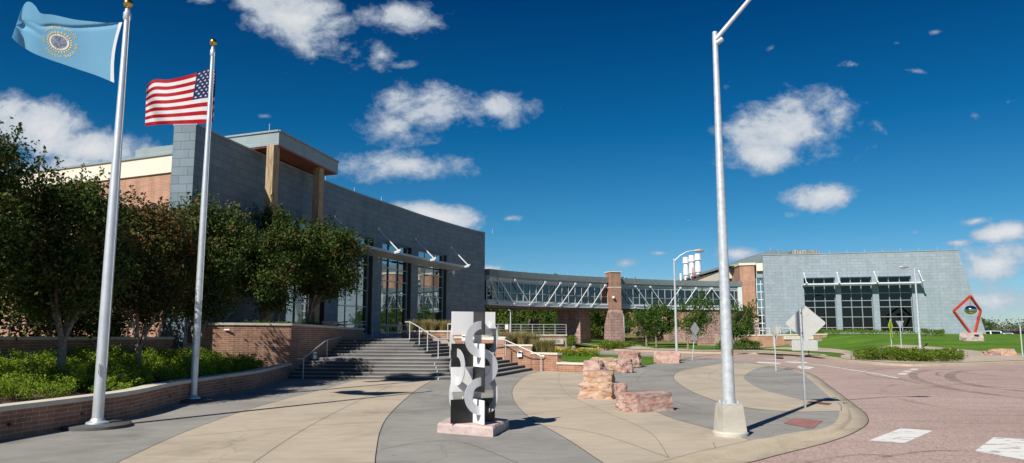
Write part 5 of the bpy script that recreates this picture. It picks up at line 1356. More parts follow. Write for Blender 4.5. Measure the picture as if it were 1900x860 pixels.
# low brick retaining wall with cream sign plate and rail
W0, W1 = (0.3065 * 81.5, 81.5), (0.4255 * 81.0, 81.0)
rwll = [(W0[0], W0[1]), ((W0[0] + W1[0]) / 2, 80.9), W1]
rt = brick_wall(rwll, -0.1, [1.72, 1.78, 1.86], 'long low brick retaining wall with cream name plate before the science building', mat='brick_wing', side=1, cap=0.13, th=0.4)
pa, pb = D(1454, 626, 80.86), D(1509, 626, 80.85)
mb = MB(); mb.beam(Vector((pa.x, pa.y - 0.02, 1.42)), Vector((pb.x, pb.y - 0.02, 1.42)), 0.12, 0.36); sg = build('name_plate', mb, M['cornice'], rt)
V, Fc = text_geo('SANFORD RESEARCH', 0.26)
mb = MB(); cx_ = (pa.x + pb.x) / 2; mb.v = [Vector((cx_ + v.x * 1.12, pa.y - 0.086, 1.42 + v.y)) for v in V]; mb.f = Fc; mb.uv = [[(0, 0)] * len(f) for f in Fc]; mb.mi = [0] * len(Fc)
build('lettering', mb, M['sign_back_grey'], sg)
mb = MB(); mb.prism([(W0[0], 81.9), (W1[0] - 0.2, 81.35), (36, 90), (32, 93), (29, 94), (24.5, 90)], -0.1, 1.62); build('terrace', mb, M['walk'], kind='structure')
tr_ = [(x, 81.6, 1.62, 2.45) for x in [25 + 1.15 * k for k in range(8)]]
rail([(a[0], a[1], 2.45) for a in tr_], tr_, 'white guard rail on top of the long low brick retaining wall', r=0.04, mat='white_metal')
q0, q1 = D(1436, 648, 78), D(1446, 648, 78)
rail([(q0.x, 78, 1.3), (q0.x + 0.2, 78, 1.3), (q1.x, 79.5, 1.65)], [(q0.x + 0.1, 78, 0.3, 1.3), (q1.x, 79.5, 0.3, 1.62)], 'short white stair rail in front of the low brick retaining wall', r=0.04, mat='white_metal')
flood(1469, 639, 78, 0.5, 'flood light on a concrete pad below the cream name plate', 1.3)
flood(1521, 631, 78.5, 1.0, 'flood light on the sloping lawn at the end of the low brick retaining wall', 1.3)
# distant brick building seen under the bridge
FB = empty('brick_building', (30, 122, 0), 'low brick building with stone base seen under the footbridge behind the young trees', 'building')
p0, p1, p2 = (0.183 * 118, 118), (0.248 * 108, 108), (0.30 * 112, 112)
def H2(z0, z1, mat, name, g=0.0):
    poly = [(p0[0] - g, p0[1] - g), (p1[0], p1[1] - g), (p2[0] + g, p2[1] - g), (34, 128), (20, 130)]
    poly_part(name, poly, z0, z1, mat, FB)
H2(2.65, 8.2, M['brick_wing'], 'brick_wall'); H2(0.2, 2.5, M['stone'], 'stone_base', 0.12); H2(2.5, 2.64, M['cap'], 'stone_band', 0.2)
dv = Vector((p1[0] - p0[0], p1[1] - p0[1], 0)).normalized(); nv = Vector((dv.y, -dv.x, 0))
for px in (1224.5, 1233, 1242.5):
    best = min(range(200), key=lambda t: abs(proj(p0[0] + (p1[0] - p0[0]) * t / 199, p0[1] + (p1[1] - p0[1]) * t / 199, 3.5)[0] - px)) / 199
    c = Vector((*p0, 0)).lerp(Vector((*p1, 0)), best)
    mb = MB(); mb.beam(c + nv * 0.02 + Vector((0, 0, 2.72)), c + nv * 0.02 + Vector((0, 0, 4.15)), 0.62, 0.10)
    w = build('window', mb, M['cap'], FB); mb = MB(); mb.beam(c + nv * 0.05 + Vector((0, 0, 2.8)), c + nv * 0.05 + Vector((0, 0, 4.08)), 0.46, 0.08); build('pane', mb, M['car_glass'], w)
for X_, Y_, w_ in ((0.2155 * 116, 114, 1.1), (0.238 * 112, 110.2, 1.0)):
    mb = MB(); mb.obox((X_, Y_ - 0.4, 0.2), (w_, 0.9, 4.6 if w_ == 1.0 else 3.4), -0.7); build('buttress', mb, M['stone'], FB)

# ------------------------------------------------------------------ trees and hedges on the far side
G3 = 'young trees in front of the footbridge'
def yt(px, pyb, r, seed, label, h=5.2, off=0.0, n=5200, tw=0.10, fork=1.5, tall=1.0, Y=None):
    if Y is None: x, y = GT(px, pyb, lawnz)
    else: y = Y; x = (px - 950) / F_PX * Y * 0.998
    z = lawnz(x, y)
    tree('young_tree', (x, y, z), (x + off, y, z + h - r * tall), (r, r, r * tall), seed, label, G3, M['leaf_green'], 0.17, int(n * 1.3), 46, tw, fork, tips=0.55, nlimb=14, spread=0.30, hollow=0.2, mains=3)
yt(1197, 641, 1.55, 51, 'round young tree in front of the footbridge, nearest the brick tower', 4.1, Y=76)
yt(1215, 636, 1.6, 52, 'young tree standing behind the round one near the brick tower', 4.6, Y=82, off=0.8)
yt(1273, 646, 2.0, 53, 'loose young tree in front of the sunlit stone pier beside the small diamond sign', 5.3, Y=72, off=0.7, n=4300, tall=1.0)
yt(1358, 644, 1.9, 54, 'straggly young tree partly behind the big light pole', 4.7, Y=74, off=0.6, n=3900)
# woodland behind the bridge: shared meshes
rnd = random.Random(21)
protos = []
for k in range(3):
    t = tree('woodland_tree', (0, 0, 0), (0, 0, 4.6), (3.4 + 0.4 * k, 3.4, 3.9), 60 + k, 'x', 'broadleaf trees in the wood behind the footbridge', M['leaf_wood'], 0.38, 4200, 60, 0.2, 1.6, tips=0.5, nlimb=10, spread=0.3)
    protos.append(t)
used = [False] * 3
sp3 = []
for X in [-8 + 3.0 * k for k in range(15)]: sp3.append((X + rnd.uniform(-1, 1), 112 + rnd.uniform(-4, 6), rnd.uniform(0.85, 1.1)))
for X in [-10 + 4.0 * k for k in range(14)]: sp3.append((X + rnd.uniform(-1, 1), 126 + rnd.uniform(-4, 6), rnd.uniform(0.9, 1.15)))
for X in [4 + 3.4 * k for k in range(3)]: sp3.append((X, 103 + rnd.uniform(-2, 2), rnd.uniform(0.5, 0.7)))
sp3 = [s for s in sp3 if not (17 < s[0] < 34 and s[1] < 133)] + [(18, 136, .8), (22, 138, .9), (27, 140, .85), (17.5, 127, .7)]
for i, (x, y, s) in enumerate(sp3):
    k = i % 3; o = protos[k] if not used[k] else copy_tree(protos[k]); used[k] = True
    o.location = (x, y, lawnz(x, y) - 0.1); o.rotation_euler = (0, 0, rnd.random() * 6.28); o.scale = (s, s, s * rnd.uniform(0.85, 1.05))
    o['label'] = 'leafy broadleaf tree standing in the wood behind the footbridge'
# distant trees and wood on the right horizon
t = tree('broadleaf_tree', (84, 135, 0.3), (84, 135, 3.0), (3.6, 3.0, 1.9), 71, 'spreading green tree just behind the white cars', None, M['leaf_green'], 0.26, 6000, 40, 0.25, 1.0, tips=0.2, nlimb=8)
wm = MB(); rnd = random.Random(4)
for k in range(420):
    x = rnd.uniform(150, 1100); y = rnd.uniform(330, 420); r = rnd.uniform(4, 7)
    for q in range(150): leaf_pts(wm, Vector((x + rnd.gauss(0, r * 0.6), y + rnd.gauss(0, r * 0.6), 1 + abs(rnd.gauss(0, 1)) * 2.2)), 0.9, rnd, thin=0.8)
build('distant_woods', wm, M['leaf_far'], label='hazy grey-green line of distant trees on the right horizon', cat='distant trees', kind='stuff')
# hedges: loose leaf masses on stems
def hedge(poly_px, h, n, size, label, mat, name='hedge', cat='hedge', f=lawnz, seed=1, zoff=0.0):
    rnd = random.Random(seed); P = [GT(p[0], p[1], f) for p in poly_px]
    cx, cy = sum(p[0] for p in P) / len(P), sum(p[1] for p in P) / len(P)
    T = []
    for i in range(1, len(P) - 1): 
        a, b, c = P[0], P[i], P[i + 1]; T.append((abs((b[0] - a[0]) * (c[1] - a[1]) - (c[0] - a[0]) * (b[1] - a[1])), a, b, c))
    tot = sum(t[0] for t in T)
    t = empty(name, (cx, cy, f(cx, cy)), label, cat)
    mb = MB()
    for w, a, b, c in T:
        for q in range(int(n / 14 * w / tot)):
            u, v = rnd.random(), rnd.random()
            if u + v > 1: u, v = 1 - u, 1 - v
            x = a[0] + (b[0] - a[0]) * u + (c[0] - a[0]) * v; y = a[1] + (b[1] - a[1]) * u + (c[1] - a[1]) * v
            hh = h * (0.72 + 0.5 * noise.noise(Vector((x * 0.9, y * 0.9, seed))))
            for s in range(14):
                leaf_pts(mb, Vector((x + rnd.gauss(0, 0.16), y + rnd.gauss(0, 0.16), f(x, y) + zoff + hh * min(1.12, rnd.betavariate(2.2, 1.1)))), size, rnd)
    build('foliage', mb, mat, t)
    st = MB()
    for q in range(14):
        w, a, b, c = T[q % len(T)]; k = rnd.random(); x = a[0] + (c[0] - a[0]) * k; y = a[1] + (c[1] - a[1]) * k
        x, y = x * 0.7 + cx * 0.3, y * 0.7 + cy * 0.3
        st.tube([(x, y, f(x, y) - 0.05), (x + 0.05, y, f(x, y) + h * 0.5)], [0.02, 0.01], 5)
    build('stem', st, M['bark'], t)
hedge([(1583, 668), (1600, 664), (1690, 665), (1785, 668), (1780, 673), (1700, 673), (1620, 670)], 0.95, 15000, 0.13, 'clipped bright green hedge on the kerbed island before the big lawn', M['leaf_hedge'], f=lambda x, y: ramp(y) + 0.04, seed=3)
hedge([(1329, 652), (1340, 646), (1405, 646), (1411, 650), (1370, 652)], 0.95, 4200, 0.14, 'green hedge at the foot of the low brick retaining wall beside the big light pole', M['leaf_green'], seed=5)
hedge([(1112, 648.5), (1125, 642), (1160, 642), (1182, 645), (1160, 648), (1130, 649)], 0.8, 3800, 0.15, 'low green shrubbery around the foot of the brick tower', M['leaf_hedge'], seed=6)
hedge([(1060, 640), (1075, 631), (1085, 631), (1086, 640)], 1.3, 1500, 0.16, 'shrub in front of the shaded stone pier', M['leaf_hedge'], seed=16) if False else None
hedge([(1160, 646), (1170, 639), (1200, 640), (1200, 643)], 0.55, 1500, 0.14, 'small dark green bush between the brick tower and the round young tree', M['leaf_green'], seed=7)
hedge([(1052, 645), (1056, 636), (1066, 636), (1068, 642)], 1.2, 1600, 0.16, 'green bush between the dark sign wall and the shaded stone pier', M['leaf_hedge'], seed=8)
hedge([(1430, 628), (1528, 626), (1700, 624.5), (1700, 622.6), (1528, 623)], 0.55, 3600, 0.15, 'strip of green plants along the foot of the science building windows', M['leaf_hedge'], seed=9, zoff=0.1)
hedge([(1711, 624.5), (1711, 622), (1752, 622), (1752, 624.5)], 0.7, 900, 0.16, 'low bushes at the foot of the leaning grey wall', M['leaf_hedge'], seed=10, zoff=0.1)
hedge([(1237, 634), (1240, 630), (1251, 630), (1252, 634)], 1.9, 700, 0.12, 'bare greyish bush against the low brick building', M['tan_grass'], seed=12)
# ------------------------------------------------------------------ rocks
def rock(px, py, size, label, seed, mat='rock', rz=0.0, z=None, cuts=9, name='boulder', cat='boulder', group='quartzite boulders along the plaza', f=None, amp=0.10, sq=1.0, pos=None, zb=None):
    rnd = random.Random(seed); x, y = pos or (GT(px, py, f or (lambda a, b: ramp(b))))
    bm = bmesh.new(); bmesh.ops.create_cube(bm, size=1.0)
    for k in range(cuts):
        n = Vector((rnd.gauss(0, 1), rnd.gauss(0, 1), rnd.gauss(0.15, 0.7))).normalized()
        if n.z < -0.3: n.z = 0.1
        d = rnd.uniform(0.40, 0.53) * (abs(n.x) + abs(n.y) + abs(n.z)) ** 0.75 * sq
        g = bmesh.ops.bisect_plane(bm, geom=bm.verts[:] + bm.edges[:] + bm.faces[:], plane_co=n * d, plane_no=n, clear_outer=True)
        ed = [e for e in g['geom_cut'] if isinstance(e, bmesh.types.BMEdge)]
        if ed: bmesh.ops.holes_fill(bm, edges=ed, sides=0)
    bmesh.ops.triangulate(bm, faces=bm.faces[:])
    for _ in range(7):
        el = [e for e in bm.edges if e.calc_length() > 0.075]
        if not el: break
        bmesh.ops.subdivide_edges(bm, edges=el, cuts=1); bmesh.ops.triangulate(bm, faces=bm.faces[:])
    S_ = Vector(size)
    bm.normal_update()
    for v in bm.verts:
        p = v.co * 3.2 + Vector((seed * 3.7, 0, 0))
        a = noise.noise(p * 0.8) * amp * 0.8 + noise.noise(p * 2.6) * amp * 0.35 + noise.noise(p * 7) * amp * 0.14
        st = 0.0
        v.co = v.co + v.normal * (a - st)
    zmin = min(v.co.z for v in bm.verts)
    for v in bm.verts: v.co = Vector((v.co.x * S_.x, v.co.y * S_.y, max(-0.03, (v.co.z - zmin - 0.06) * S_.z)))
    me = bpy.data.meshes.new(name); bm.to_mesh(me); bm.free(); me.materials.append(M[mat]); me.polygons.foreach_set('use_smooth', [True] * len(me.polygons)); me.update(); me.set_sharp_from_angle(angle=math.radians(24))
    o = bpy.data.objects.new(name, me); COL.objects.link(o)
    o.location = (x, y, zb if zb is not None else ramp(y)); o.rotation_euler = (0, 0, rz)
    return tag(o, label, cat, group)
rock(1198, 762, (1.48, 0.92, 0.52), 'long flat-topped pink boulder lying frontmost on the plaza', 4, 'rock', 0.45, amp=0.06, cuts=6)
rock(1110, 740, (1.12, 0.75, 0.56), 'orange-stained boulder directly left of the frontmost pink one', 9, 'rock_orange', -0.45, amp=0.09)
rock(1150, 731, (0.5, 0.45, 0.36), 'small pink boulder wedged behind the orange-stained one', 12, 'rock', 0.5)
rock(1111, 711, (1.25, 0.9, 0.52), 'blocky orange and pink boulder at the end of the low brick wall', 15, 'rock_orange', -0.3, amp=0.07, cuts=6)
rock(1107, 698, (1.35, 0.9, 0.74), 'rounded pink boulder behind the blocky orange one', 17, 'rock', -0.2, cuts=8)
rock(1124, 687, (1.55, 1.0, 0.70), 'broad flat boulder on the lawn edge in the middle of the boulder row', 22, 'rock_orange', -0.4)
rock(1157, 692, (0.9, 0.8, 0.72), 'dark-fissured boulder near the far end of the row', 25, 'rock', -0.4, amp=0.13)
rock(1170, 682, (1.3, 0.9, 0.95), 'tall pale peaked boulder at the back of the boulder row', 28, 'rock', 0.0, amp=0.13, cuts=12)
rock(1237, 674, (1.75, 1.0, 0.80), 'pink boulder standing alone at the foot of the far curved lamp', 33, 'rock', -0.3, amp=0.06, cuts=6)
x, y = GT(1855, 663, lawnz)
rock(0, 0, (1.9, 0.9, 0.62), 'stacked pink and orange rock beside the far sidewalk on the right', 41, 'rock_orange', 0.0, pos=(x + 0.3, y), zb=lawnz(x, y), group='rocks on the big lawn', cuts=6)
rock(0, 0, (1.1, 0.8, 0.45), 'low pink rock leaning at the left of the stacked rock by the far sidewalk', 43, 'rock', 0.1, pos=(x - 0.7, y - 0.1), zb=lawnz(x, y), group='rocks on the big lawn', cuts=6)
p = D(612, 600, 40.8); rock(0, 0, (0.8, 0.5, 0.35), 'small grey rock on the upper bed right of the pale forked tree', 45, 'slab', 0.2, pos=(p.x, p.y), zb=2.42, group='rocks on the upper bed')
# ------------------------------------------------------------------ the chequered sculpture on its stone plinth
SY = 17.0; sx = (879.5 - 950) / F_PX * SY * 1.0
SC = empty('sculpture', (sx, SY, 0), 'black and white chequered panel sculpture with grey half rings on a pink stone slab', 'sculpture')
mb = MB()
cor = [G(812, 803), G(915, 811.5), G(943, 795.5), G(845, 784)]
def zq(v): return D(880, 570 + v / 3.443, SY).z
rows_ = [(zq(178), zq(30)), (zq(380), zq(232)), (zq(537), zq(380.5)), (zq(737), zq(585))]
zb_ = rows_[3][0]
mb = MB(); cx_, cy_ = sum(c[0] for c in cor) / 4, sum(c[1] for c in cor) / 4
rnd = random.Random(8)
P = []
for i in range(4):
    a, b = cor[i], cor[(i + 1) % 4]
    for k in range(9):
        t = k / 9; P.append((a[0] + (b[0] - a[0]) * t + rnd.uniform(-.018, .018), a[1] + (b[1] - a[1]) * t + rnd.uniform(-.018, .018)))
ins = [(cx_ + (p[0] - cx_) * (0.955 + rnd.uniform(-.02, .02)), cy_ + (p[1] - cy_) * (0.95 + rnd.uniform(-.02, .02))) for p in P]
n = len(P); zt = zb_ - 0.004
for i in range(n):
    j = (i + 1) % n; zi = zt - 0.045; 
    mb.face([(*P[i], 0.0), (*P[j], 0.0), (*P[j], zi), (*P[i], zi)])
    mb.face([(*P[i], zi), (*P[j], zi), (*ins[j], zt), (*ins[i], zt)])
mb.face([(*p, zt) for p in ins])
build('plinth', mb, M['slab'], SC)
ang = math.radians(29); hA = 0.555
dA = Vector((math.cos(ang), math.sin(ang), 0)); dB = Vector((math.sin(ang), -math.cos(ang), 0)); c0 = Vector((sx, SY, 0))
for i, (z0, z1) in enumerate(rows_):
    for d, col, nm in ((-dA, 'white_paint' if i % 2 == 0 else 'black', 'A'), (dA, 'white_paint' if i % 2 == 0 else 'black', 'A'), (dB, 'black' if i % 2 == 0 else 'white_paint', 'B'), (-dB, 'black' if i % 2 == 0 else 'white_paint', 'B')):
        mb = MB(); a = c0 + d * 0.014; b = c0 + d * hA
        mb.beam(Vector((a.x, a.y, (z0 + z1) / 2)), Vector((b.x, b.y, (z0 + z1) / 2)), 0.022, z1 - z0 - 0.004)
        build('panel', mb, M[col], SC, label=('white' if col != 'black' else 'black') + ' square panel')
zc = [(rows_[0][0] + rows_[1][1]) / 2, (rows_[1][0] + rows_[2][1]) / 2, (rows_[2][0] + rows_[3][1]) / 2]
def half_ring(c, u, z, th=0.02):
    """flat half ring in the vertical plane spanned by u and z, bulging towards u"""
    mb = MB(); nn = Vector((u.y, -u.x, 0)) * th / 2; ro, ri = 0.41, 0.225; K = 28
    pts = []
    for k in range(K + 1):
        a = -PI / 2 + PI * k / K; pts.append((u * math.cos(a) * ro + Vector((0, 0, math.sin(a) * ro)), u * math.cos(a) * ri + Vector((0, 0, math.sin(a) * ri))))
    C = Vector((c.x, c.y, z))
    for k in range(K):
        (o0, i0), (o1, i1) = pts[k], pts[k + 1]
        mb.face([C + i0 + nn, C + o0 + nn, C + o1 + nn, C + i1 + nn]); mb.face([C + o0 - nn, C + i0 - nn, C + i1 - nn, C + o1 - nn])
        mb.face([C + o0 + nn, C + o0 - nn, C + o1 - nn, C + o1 + nn]); mb.face([C + i0 - nn, C + i0 + nn, C + i1 + nn, C + i1 - nn])
    for k in (0, K):
        o, i_ = pts[k]; mb.face([C + i_ + nn, C + i_ - nn, C + o - nn, C + o + nn])
    build('half_ring', mb, M['ring_metal'], SC)
for d, side in ((dB, -dA), (dA, dB), (-dA, -dB), (-dB, dA)):
    c = c0 + d * 0.41
    for k in range(3): half_ring(c, side if k != 1 else -side, zc[k])
# ------------------------------------------------------------------ flagpoles and flags
def flagpole(px, py, ballpx, ballpy, r0, r1, pad, label, s=1.0):
    x, y = G(px, py); t = empty('flagpole', (x, y, 0), label, 'flagpole', 'flagpoles by the low brick wall')
    top = D(ballpx, ballpy, y); zt = top.z - 0.16 * s
    mb = MB(); mb.lathe((x, y, 0), [(pad, 0), (pad, 0.07), (pad - 0.02, 0.085), (0, 0.09)], 40); build('concrete_pad', mb, M['dark_conc'], t, smooth=40)
    mb = MB(); mb.lathe((x, y, 0.09), [(r0 * 2.1, 0), (r0 * 2.05, 0.035), (r0 * 1.35, 0.06), (r0 * 1.08, 0.12)], 28); build('base_collar', mb, M['alu_pole'], t, smooth=40)
    mb = MB(); mb.lathe((x, y, 0.12), [(r0, 0), (r0, (zt) * 0.35), (r0 * 0.86 + r1 * 0.14, zt * 0.55), (r1 * 0.7 + r0 * 0.3, zt * 0.8), (r1, zt - 0.12)], 28); build('pole', mb, M['alu_pole'], t, smooth=40)
    mb = MB(); mb.lathe((x, y, zt - 0.30 * s), [(r1 * 1.05, 0), (r1 * 1.5, 0.04), (r1 * 1.5, 0.2 * s), (r1 * 0.6, 0.26 * s), (0.02, 0.27 * s), (0.02, 0.36 * s)], 22); build('truck', mb, M['alu_pole'], t, smooth=40)
    mb = MB(); R_ = 0.115 * s; mb.lathe((x, y, top.z), [(R_ * math.sin(PI * k / 12) + 1e-3, -R_ * math.cos(PI * k / 12)) for k in range(13)], 24); build('gold_ball', mb, M['gold'], t, smooth=60)
    rp_ = MB(); rp_.tube([(x + r1 + 0.035, y - 0.05, zt - 0.2), (x + r1 + 0.06, y - 0.06, zt - 2.6), (x + r1 + 0.05, y - 0.05, zt - 3.4), (x + r0 + 0.03, y - 0.05, 1.4)], 0.009, 6)
    rp_.tube([(x + r0 * 0.2, y - r0 - 0.04, 1.5), (x + r0 * 0.2, y - r0 - 0.04, 1.25)], 0.02, 6)
    build('halyard', rp_, M['rail'], t, smooth=40)
    return x, y, zt
f1 = flagpole(180, 793, 237, 7, 0.125, 0.062, 0.74, 'nearer and larger-looking aluminium flagpole flying the light blue flag')
f2 = flagpole(358, 745, 402.5, 79, 0.11, 0.055, 0.70, 'farther aluminium flagpole flying the striped flag', 1.1)
def poly_at(P, t):
    n = len(P) - 1; k = min(int(t * n), n - 1); f = t * n - k
    p0, p1, p2, p3 = P[max(0, k - 1)], P[k], P[k + 1], P[min(n, k + 2)]
    return [0.5 * (2 * p1[c] + (p2[c] - p0[c]) * f + (2 * p0[c] - 5 * p1[c] + 4 * p2[c] - p3[c]) * f * f + (-p0[c] + 3 * p1[c] - 3 * p2[c] + p3[c]) * f ** 3) for c in (0, 1)]
def cloth(T, B, Y0, rip, hoist_bow=0.0):
    def surf(u, v):
        a, b = poly_at(T, u), poly_at(B, u); px = a[0] + (b[0] - a[0]) * v; py = a[1] + (b[1] - a[1]) * v
        px += hoist_bow * math.sin(PI * v) * (1 - u) ** 4
        return D(px, py, Y0 + rip(u, v))
    return surf
def surf_mesh(surf, nu, nv, matfn, mats, name, parent, off=0.0):
    mb = MB(); g = [[surf(i / nu, j / nv) for j in range(nv + 1)] for i in range(nu + 1)]
    for i in range(nu + 1):
        for j in range(nv + 1): mb.v.append(g[i][j])
    for i in range(nu):
        for j in range(nv):
            a = i * (nv + 1) + j; mb.f.append([a, a + 1, a + nv + 2, a + nv + 1]); mb.uv.append([(0, 0)] * 4); mb.mi.append(matfn((i + .5) / nu, (j + .5) / nv))
    return build(name, mb, mats, parent, smooth=80)
def on_surf(surf, pts, off):
    out = []
    for u, v in pts:
        u = max(0.0, min(1, u)); v = max(0.0, min(1, v))
        p = surf(u, v); e = 0.01
        a = surf(min(1, u + e), v) - surf(max(0, u - e), v); b = surf(u, min(1, v + e)) - surf(u, max(0, v - e)); n = a.cross(b).normalized()
        if n.y > 0: n = -n
        out.append(p + n * off)
    return out
T1 = [(227, 42), (198, 42.5), (168, 40), (138, 36.5), (99, 28), (76, 25), (66, 12), (57, 4.5), (48, 5), (40, 17)]
B1 = [(212, 154), (178, 140), (148, 130), (119, 120), (95, 112), (76, 105), (60, 98), (45, 89), (32, 80), (22, 70)]
r1f = lambda u, v: 0.10 + 0.26 * math.sin(u * 7.5 + v * 2.0 + 0.5) * (0.15 + u) * 0.9 + 0.30 * math.exp(-((v - 0.42 - 0.15 * u) / 0.06) ** 2) * max(0, u - 0.5) + 0.07 * math.exp(-((v - 0.55 * u) / 0.035) ** 2) * (1 - u) + 0.22 * u * v
s1f = cloth(T1, B1, f1[1], r1f, -6)
FL1 = empty('flag', tuple(s1f(0, 0)), 'light blue flag with a golden sun ring around a seal, seen from behind', 'flag')
surf_mesh(s1f, 70, 44, lambda u, v: 0, [M['flag_blue']], 'cloth', FL1)
surf_mesh(lambda u, v: s1f(u * 0.03, v) + Vector((0, -0.006, 0)), 3, 44, lambda u, v: 0, [M['flag_white']], 'hoist_band', FL1)
# emblem: uv centre; radius in u and v so that it stays round on the cloth
uc, vc, ru, rv = 0.395, 0.56, 0.125, 0.31
def emb(r, a): return (uc - ru * r * math.cos(a), vc - rv * r * math.sin(a))
def patch(name, rings, mat, off, parent, r_in=0.0, r_out=1.0, K=48):
    for sgn in (1, -1):
        mb = MB(); pr = None
        for j in range(rings + 1):
            r = r_in + (r_out - r_in) * j / rings
            row = on_surf(s1f, [emb(r, 2 * PI * k / K) for k in range(K)], off * sgn)
            if pr:
                for k in range(K): mb.face([pr[k], pr[(k + 1) % K], row[(k + 1) % K], row[k]])
            pr = row
        build(name, mb, mat, parent, smooth=80)
patch('seal_disc', 5, M['flag_white'], 0.006, FL1, 0.001, 0.60)
patch('seal_picture', 4, M['seal_grey'], 0.009, FL1, 0.001, 0.44)
patch('seal_edge', 1, M['flag_ink'], 0.009, FL1, 0.575, 0.605)
for sgn in (1, -1):
    mb = MB()
    for k in range(26):
        a = 2 * PI * k / 26; da = PI / 26 * 0.85
        mb.face(on_surf(s1f, [emb(0.62, a - da), emb(0.62, a + da), emb(0.78, a)], 0.007 * sgn))
    build('sun_ray', mb, M['flag_gold'], FL1)
def ring_text(s, a0, a1, r, size, mat, outward, name, off=0.008):
    """letters around the seal, mirrored because the flag is seen from its back"""
    for sgn in (1,):
        mb = MB()
        for i, ch in enumerate(s):
            if ch == ' ': continue
            V, Fc = text_geo(ch, size); a = a0 + (a1 - a0) * (i + 0.5) / len(s)
            pts = []
            for v in V:
                x, y = v.x, v.y
                if outward: rr = r + y; aa = a - x / r
                else: rr = r - y; aa = a + x / r
                # mirrored: angle measured the other way round
                pts.append((uc + ru * rr * math.cos(aa) * 1.0, vc - rv * rr * math.sin(aa)))
            # px decreases with u, so +cos on u already mirrors the text for this side
            n0 = len(mb.v); mb.v += on_surf(s1f, pts, off * sgn)
            for f in Fc: mb.f.append([n0 + q for q in f]); mb.uv.append([(0, 0)] * len(f)); mb.mi.append(0)
        build(name, mb, mat, FL1)
ring_text('SOUTH DAKOTA', math.radians(150), math.radians(30), 1.0, 0.26, M['flag_gold'], True, 'lettering')
ring_text('THE MOUNT RUSHMORE STATE', math.radians(168), math.radians(372), 1.0, 0.25, M['flag_gold'], False, 'lettering')
ring_text('GREAT SEAL', math.radians(150), math.radians(30), 0.51, 0.12, M['flag_ink'], True, 'seal_lettering', 0.010)
ring_text('1889', math.radians(240), math.radians(300), 0.51, 0.12, M['flag_ink'], False, 'seal_lettering', 0.010)
T2 = [(401, 131), (396, 126), (384, 128), (367, 134.5), (340, 142.5), (312, 148), (286, 148), (272, 160)]
B2 = [(396, 222), (391, 229), (372, 229.5), (352, 230), (330, 230.5), (308, 231), (286, 232.5), (269, 234.5)]
r2f = lambda u, v: 0.14 + 0.07 * math.sin(u * 22 + v * 5) * u + 0.2 * math.sin(u * 9 + v * 2.4 + 1) * (0.2 + u) + 0.2 * u * (1 - v) - 0.08 * math.exp(-(u / 0.06) ** 2)
s2f = cloth(T2, B2, f2[1], r2f)
def u2(u): return u   # cloth parameter
FL2 = empty('flag', tuple(s2f(0, 0)), 'red and white striped flag with a starry blue canton on the farther pole', 'flag')
uC = 0.44
def m2(u, v):
    if u < uC and v < 7 / 13: return 2
    return 0 if int(v * 13) % 2 == 0 else 1
surf_mesh(s2f, 50, 39, m2, [M['flag_red'], M['flag_white'], M['flag_navy']], 'cloth', FL2)
for sgn in (1, -1):
    mb = MB()
    for r_ in range(9):
        for c_ in range(6 if r_ % 2 == 0 else 5):
            cu_ = uC * ((c_ + (0.5 if r_ % 2 == 0 else 1.0)) / 6); cv = (7 / 13) * (r_ + 0.75) / 9.5
            pts = []
            for q in range(10):
                a = PI / 2 + q * PI / 5; R_ = 1.0 if q % 2 == 0 else 0.4
                pts.append((cu_ + 0.024 * R_ * math.cos(a), cv - 0.022 * R_ * math.sin(a)))
            mb.face(on_surf(s2f, pts, 0.008 * sgn))
    build('star', mb, M['flag_white'], FL2, kind='stuff')

# ------------------------------------------------------------------ street lamps
def lamp_head(mb, p, d, s=1.0):
    d = Vector(d).normalized(); a = p - d * 0.05 * s
    mb.tube([a, p + d * 0.12 * s, p + d * 0.35 * s, p + d * 0.72 * s, p + d * 0.85 * s], [0.06 * s, 0.10 * s, 0.16 * s, 0.12 * s, 0.03 * s], 12)
x, y = G(1355, 808)
LP = empty('street_lamp', (x, y, 0), 'tall galvanised street lamp on a tapered concrete base, its head outside the photo', 'street lamp', 'street lamps')
bb = MB(); bb.lathe((x, y, 0), [(0.39, 0), (0.39, 0.07), (0.365, 0.10), (0.35, 0.105)], 32)
bb.obox((x, y, 0.106), (0.55, 0.52, 0.56), 0.12, 0.18)
ba = build('concrete_base', bb, M['base_conc'], LP)
mb = MB(); mb.obox((x, y, 0.668), (0.40, 0.40, 0.03), 0.12)
for dx in (-1, 1):
    for dy in (-1, 1): mb.lathe((x + dx * 0.155, y + dy * 0.155, 0.698), [(0.025, 0), (0.025, 0.05), (0.0, 0.055)], 8)
build('anchor_plate', mb, M['galv'], LP)
zt = D(1325, 60, y).z
pr = [(0.138 - 0.078 * k / 8, 0.69 + (zt - 0.69) * k / 8) for k in range(9)]
mb = MB(); mb.lathe((x, y, 0), pr, 28); build('pole', mb, M['galv'], LP, smooth=40)
mb = MB(); a0 = Vector((x, y - 0.02, zt - 0.2)); e0 = D(1390, 0, y); dd = (e0 - a0)
e1 = a0 + dd * 1.0; e2 = e1 + Vector((dd.x, 0, dd.z * 0.75)) * 1.0; e3 = e2 + Vector((0.8, 0.0, 0.25))
mb.tube([a0, e1, e2, e3], [0.052, 0.048, 0.04, 0.036], 12)
mb.tube([a0 + Vector((0, 0, -0.1)), a0 + Vector((0.16, 0, 0.02))], 0.06, 8)
build('arm', mb, M['galv'], LP, smooth=50)
mb = MB(); lamp_head(mb, e3, (1, 0, 0.05), 0.95); build('lamp_head', mb, M['sign_back_grey'], LP, smooth=50)
mb = MB(); pz = D(1358, 656, y - 0.13); mb.box(x + 0.075, x + 0.10, y - 0.135, y - 0.10, pz.z - 0.04, pz.z + 0.09); build('sticker', mb, M['rust'], LP)
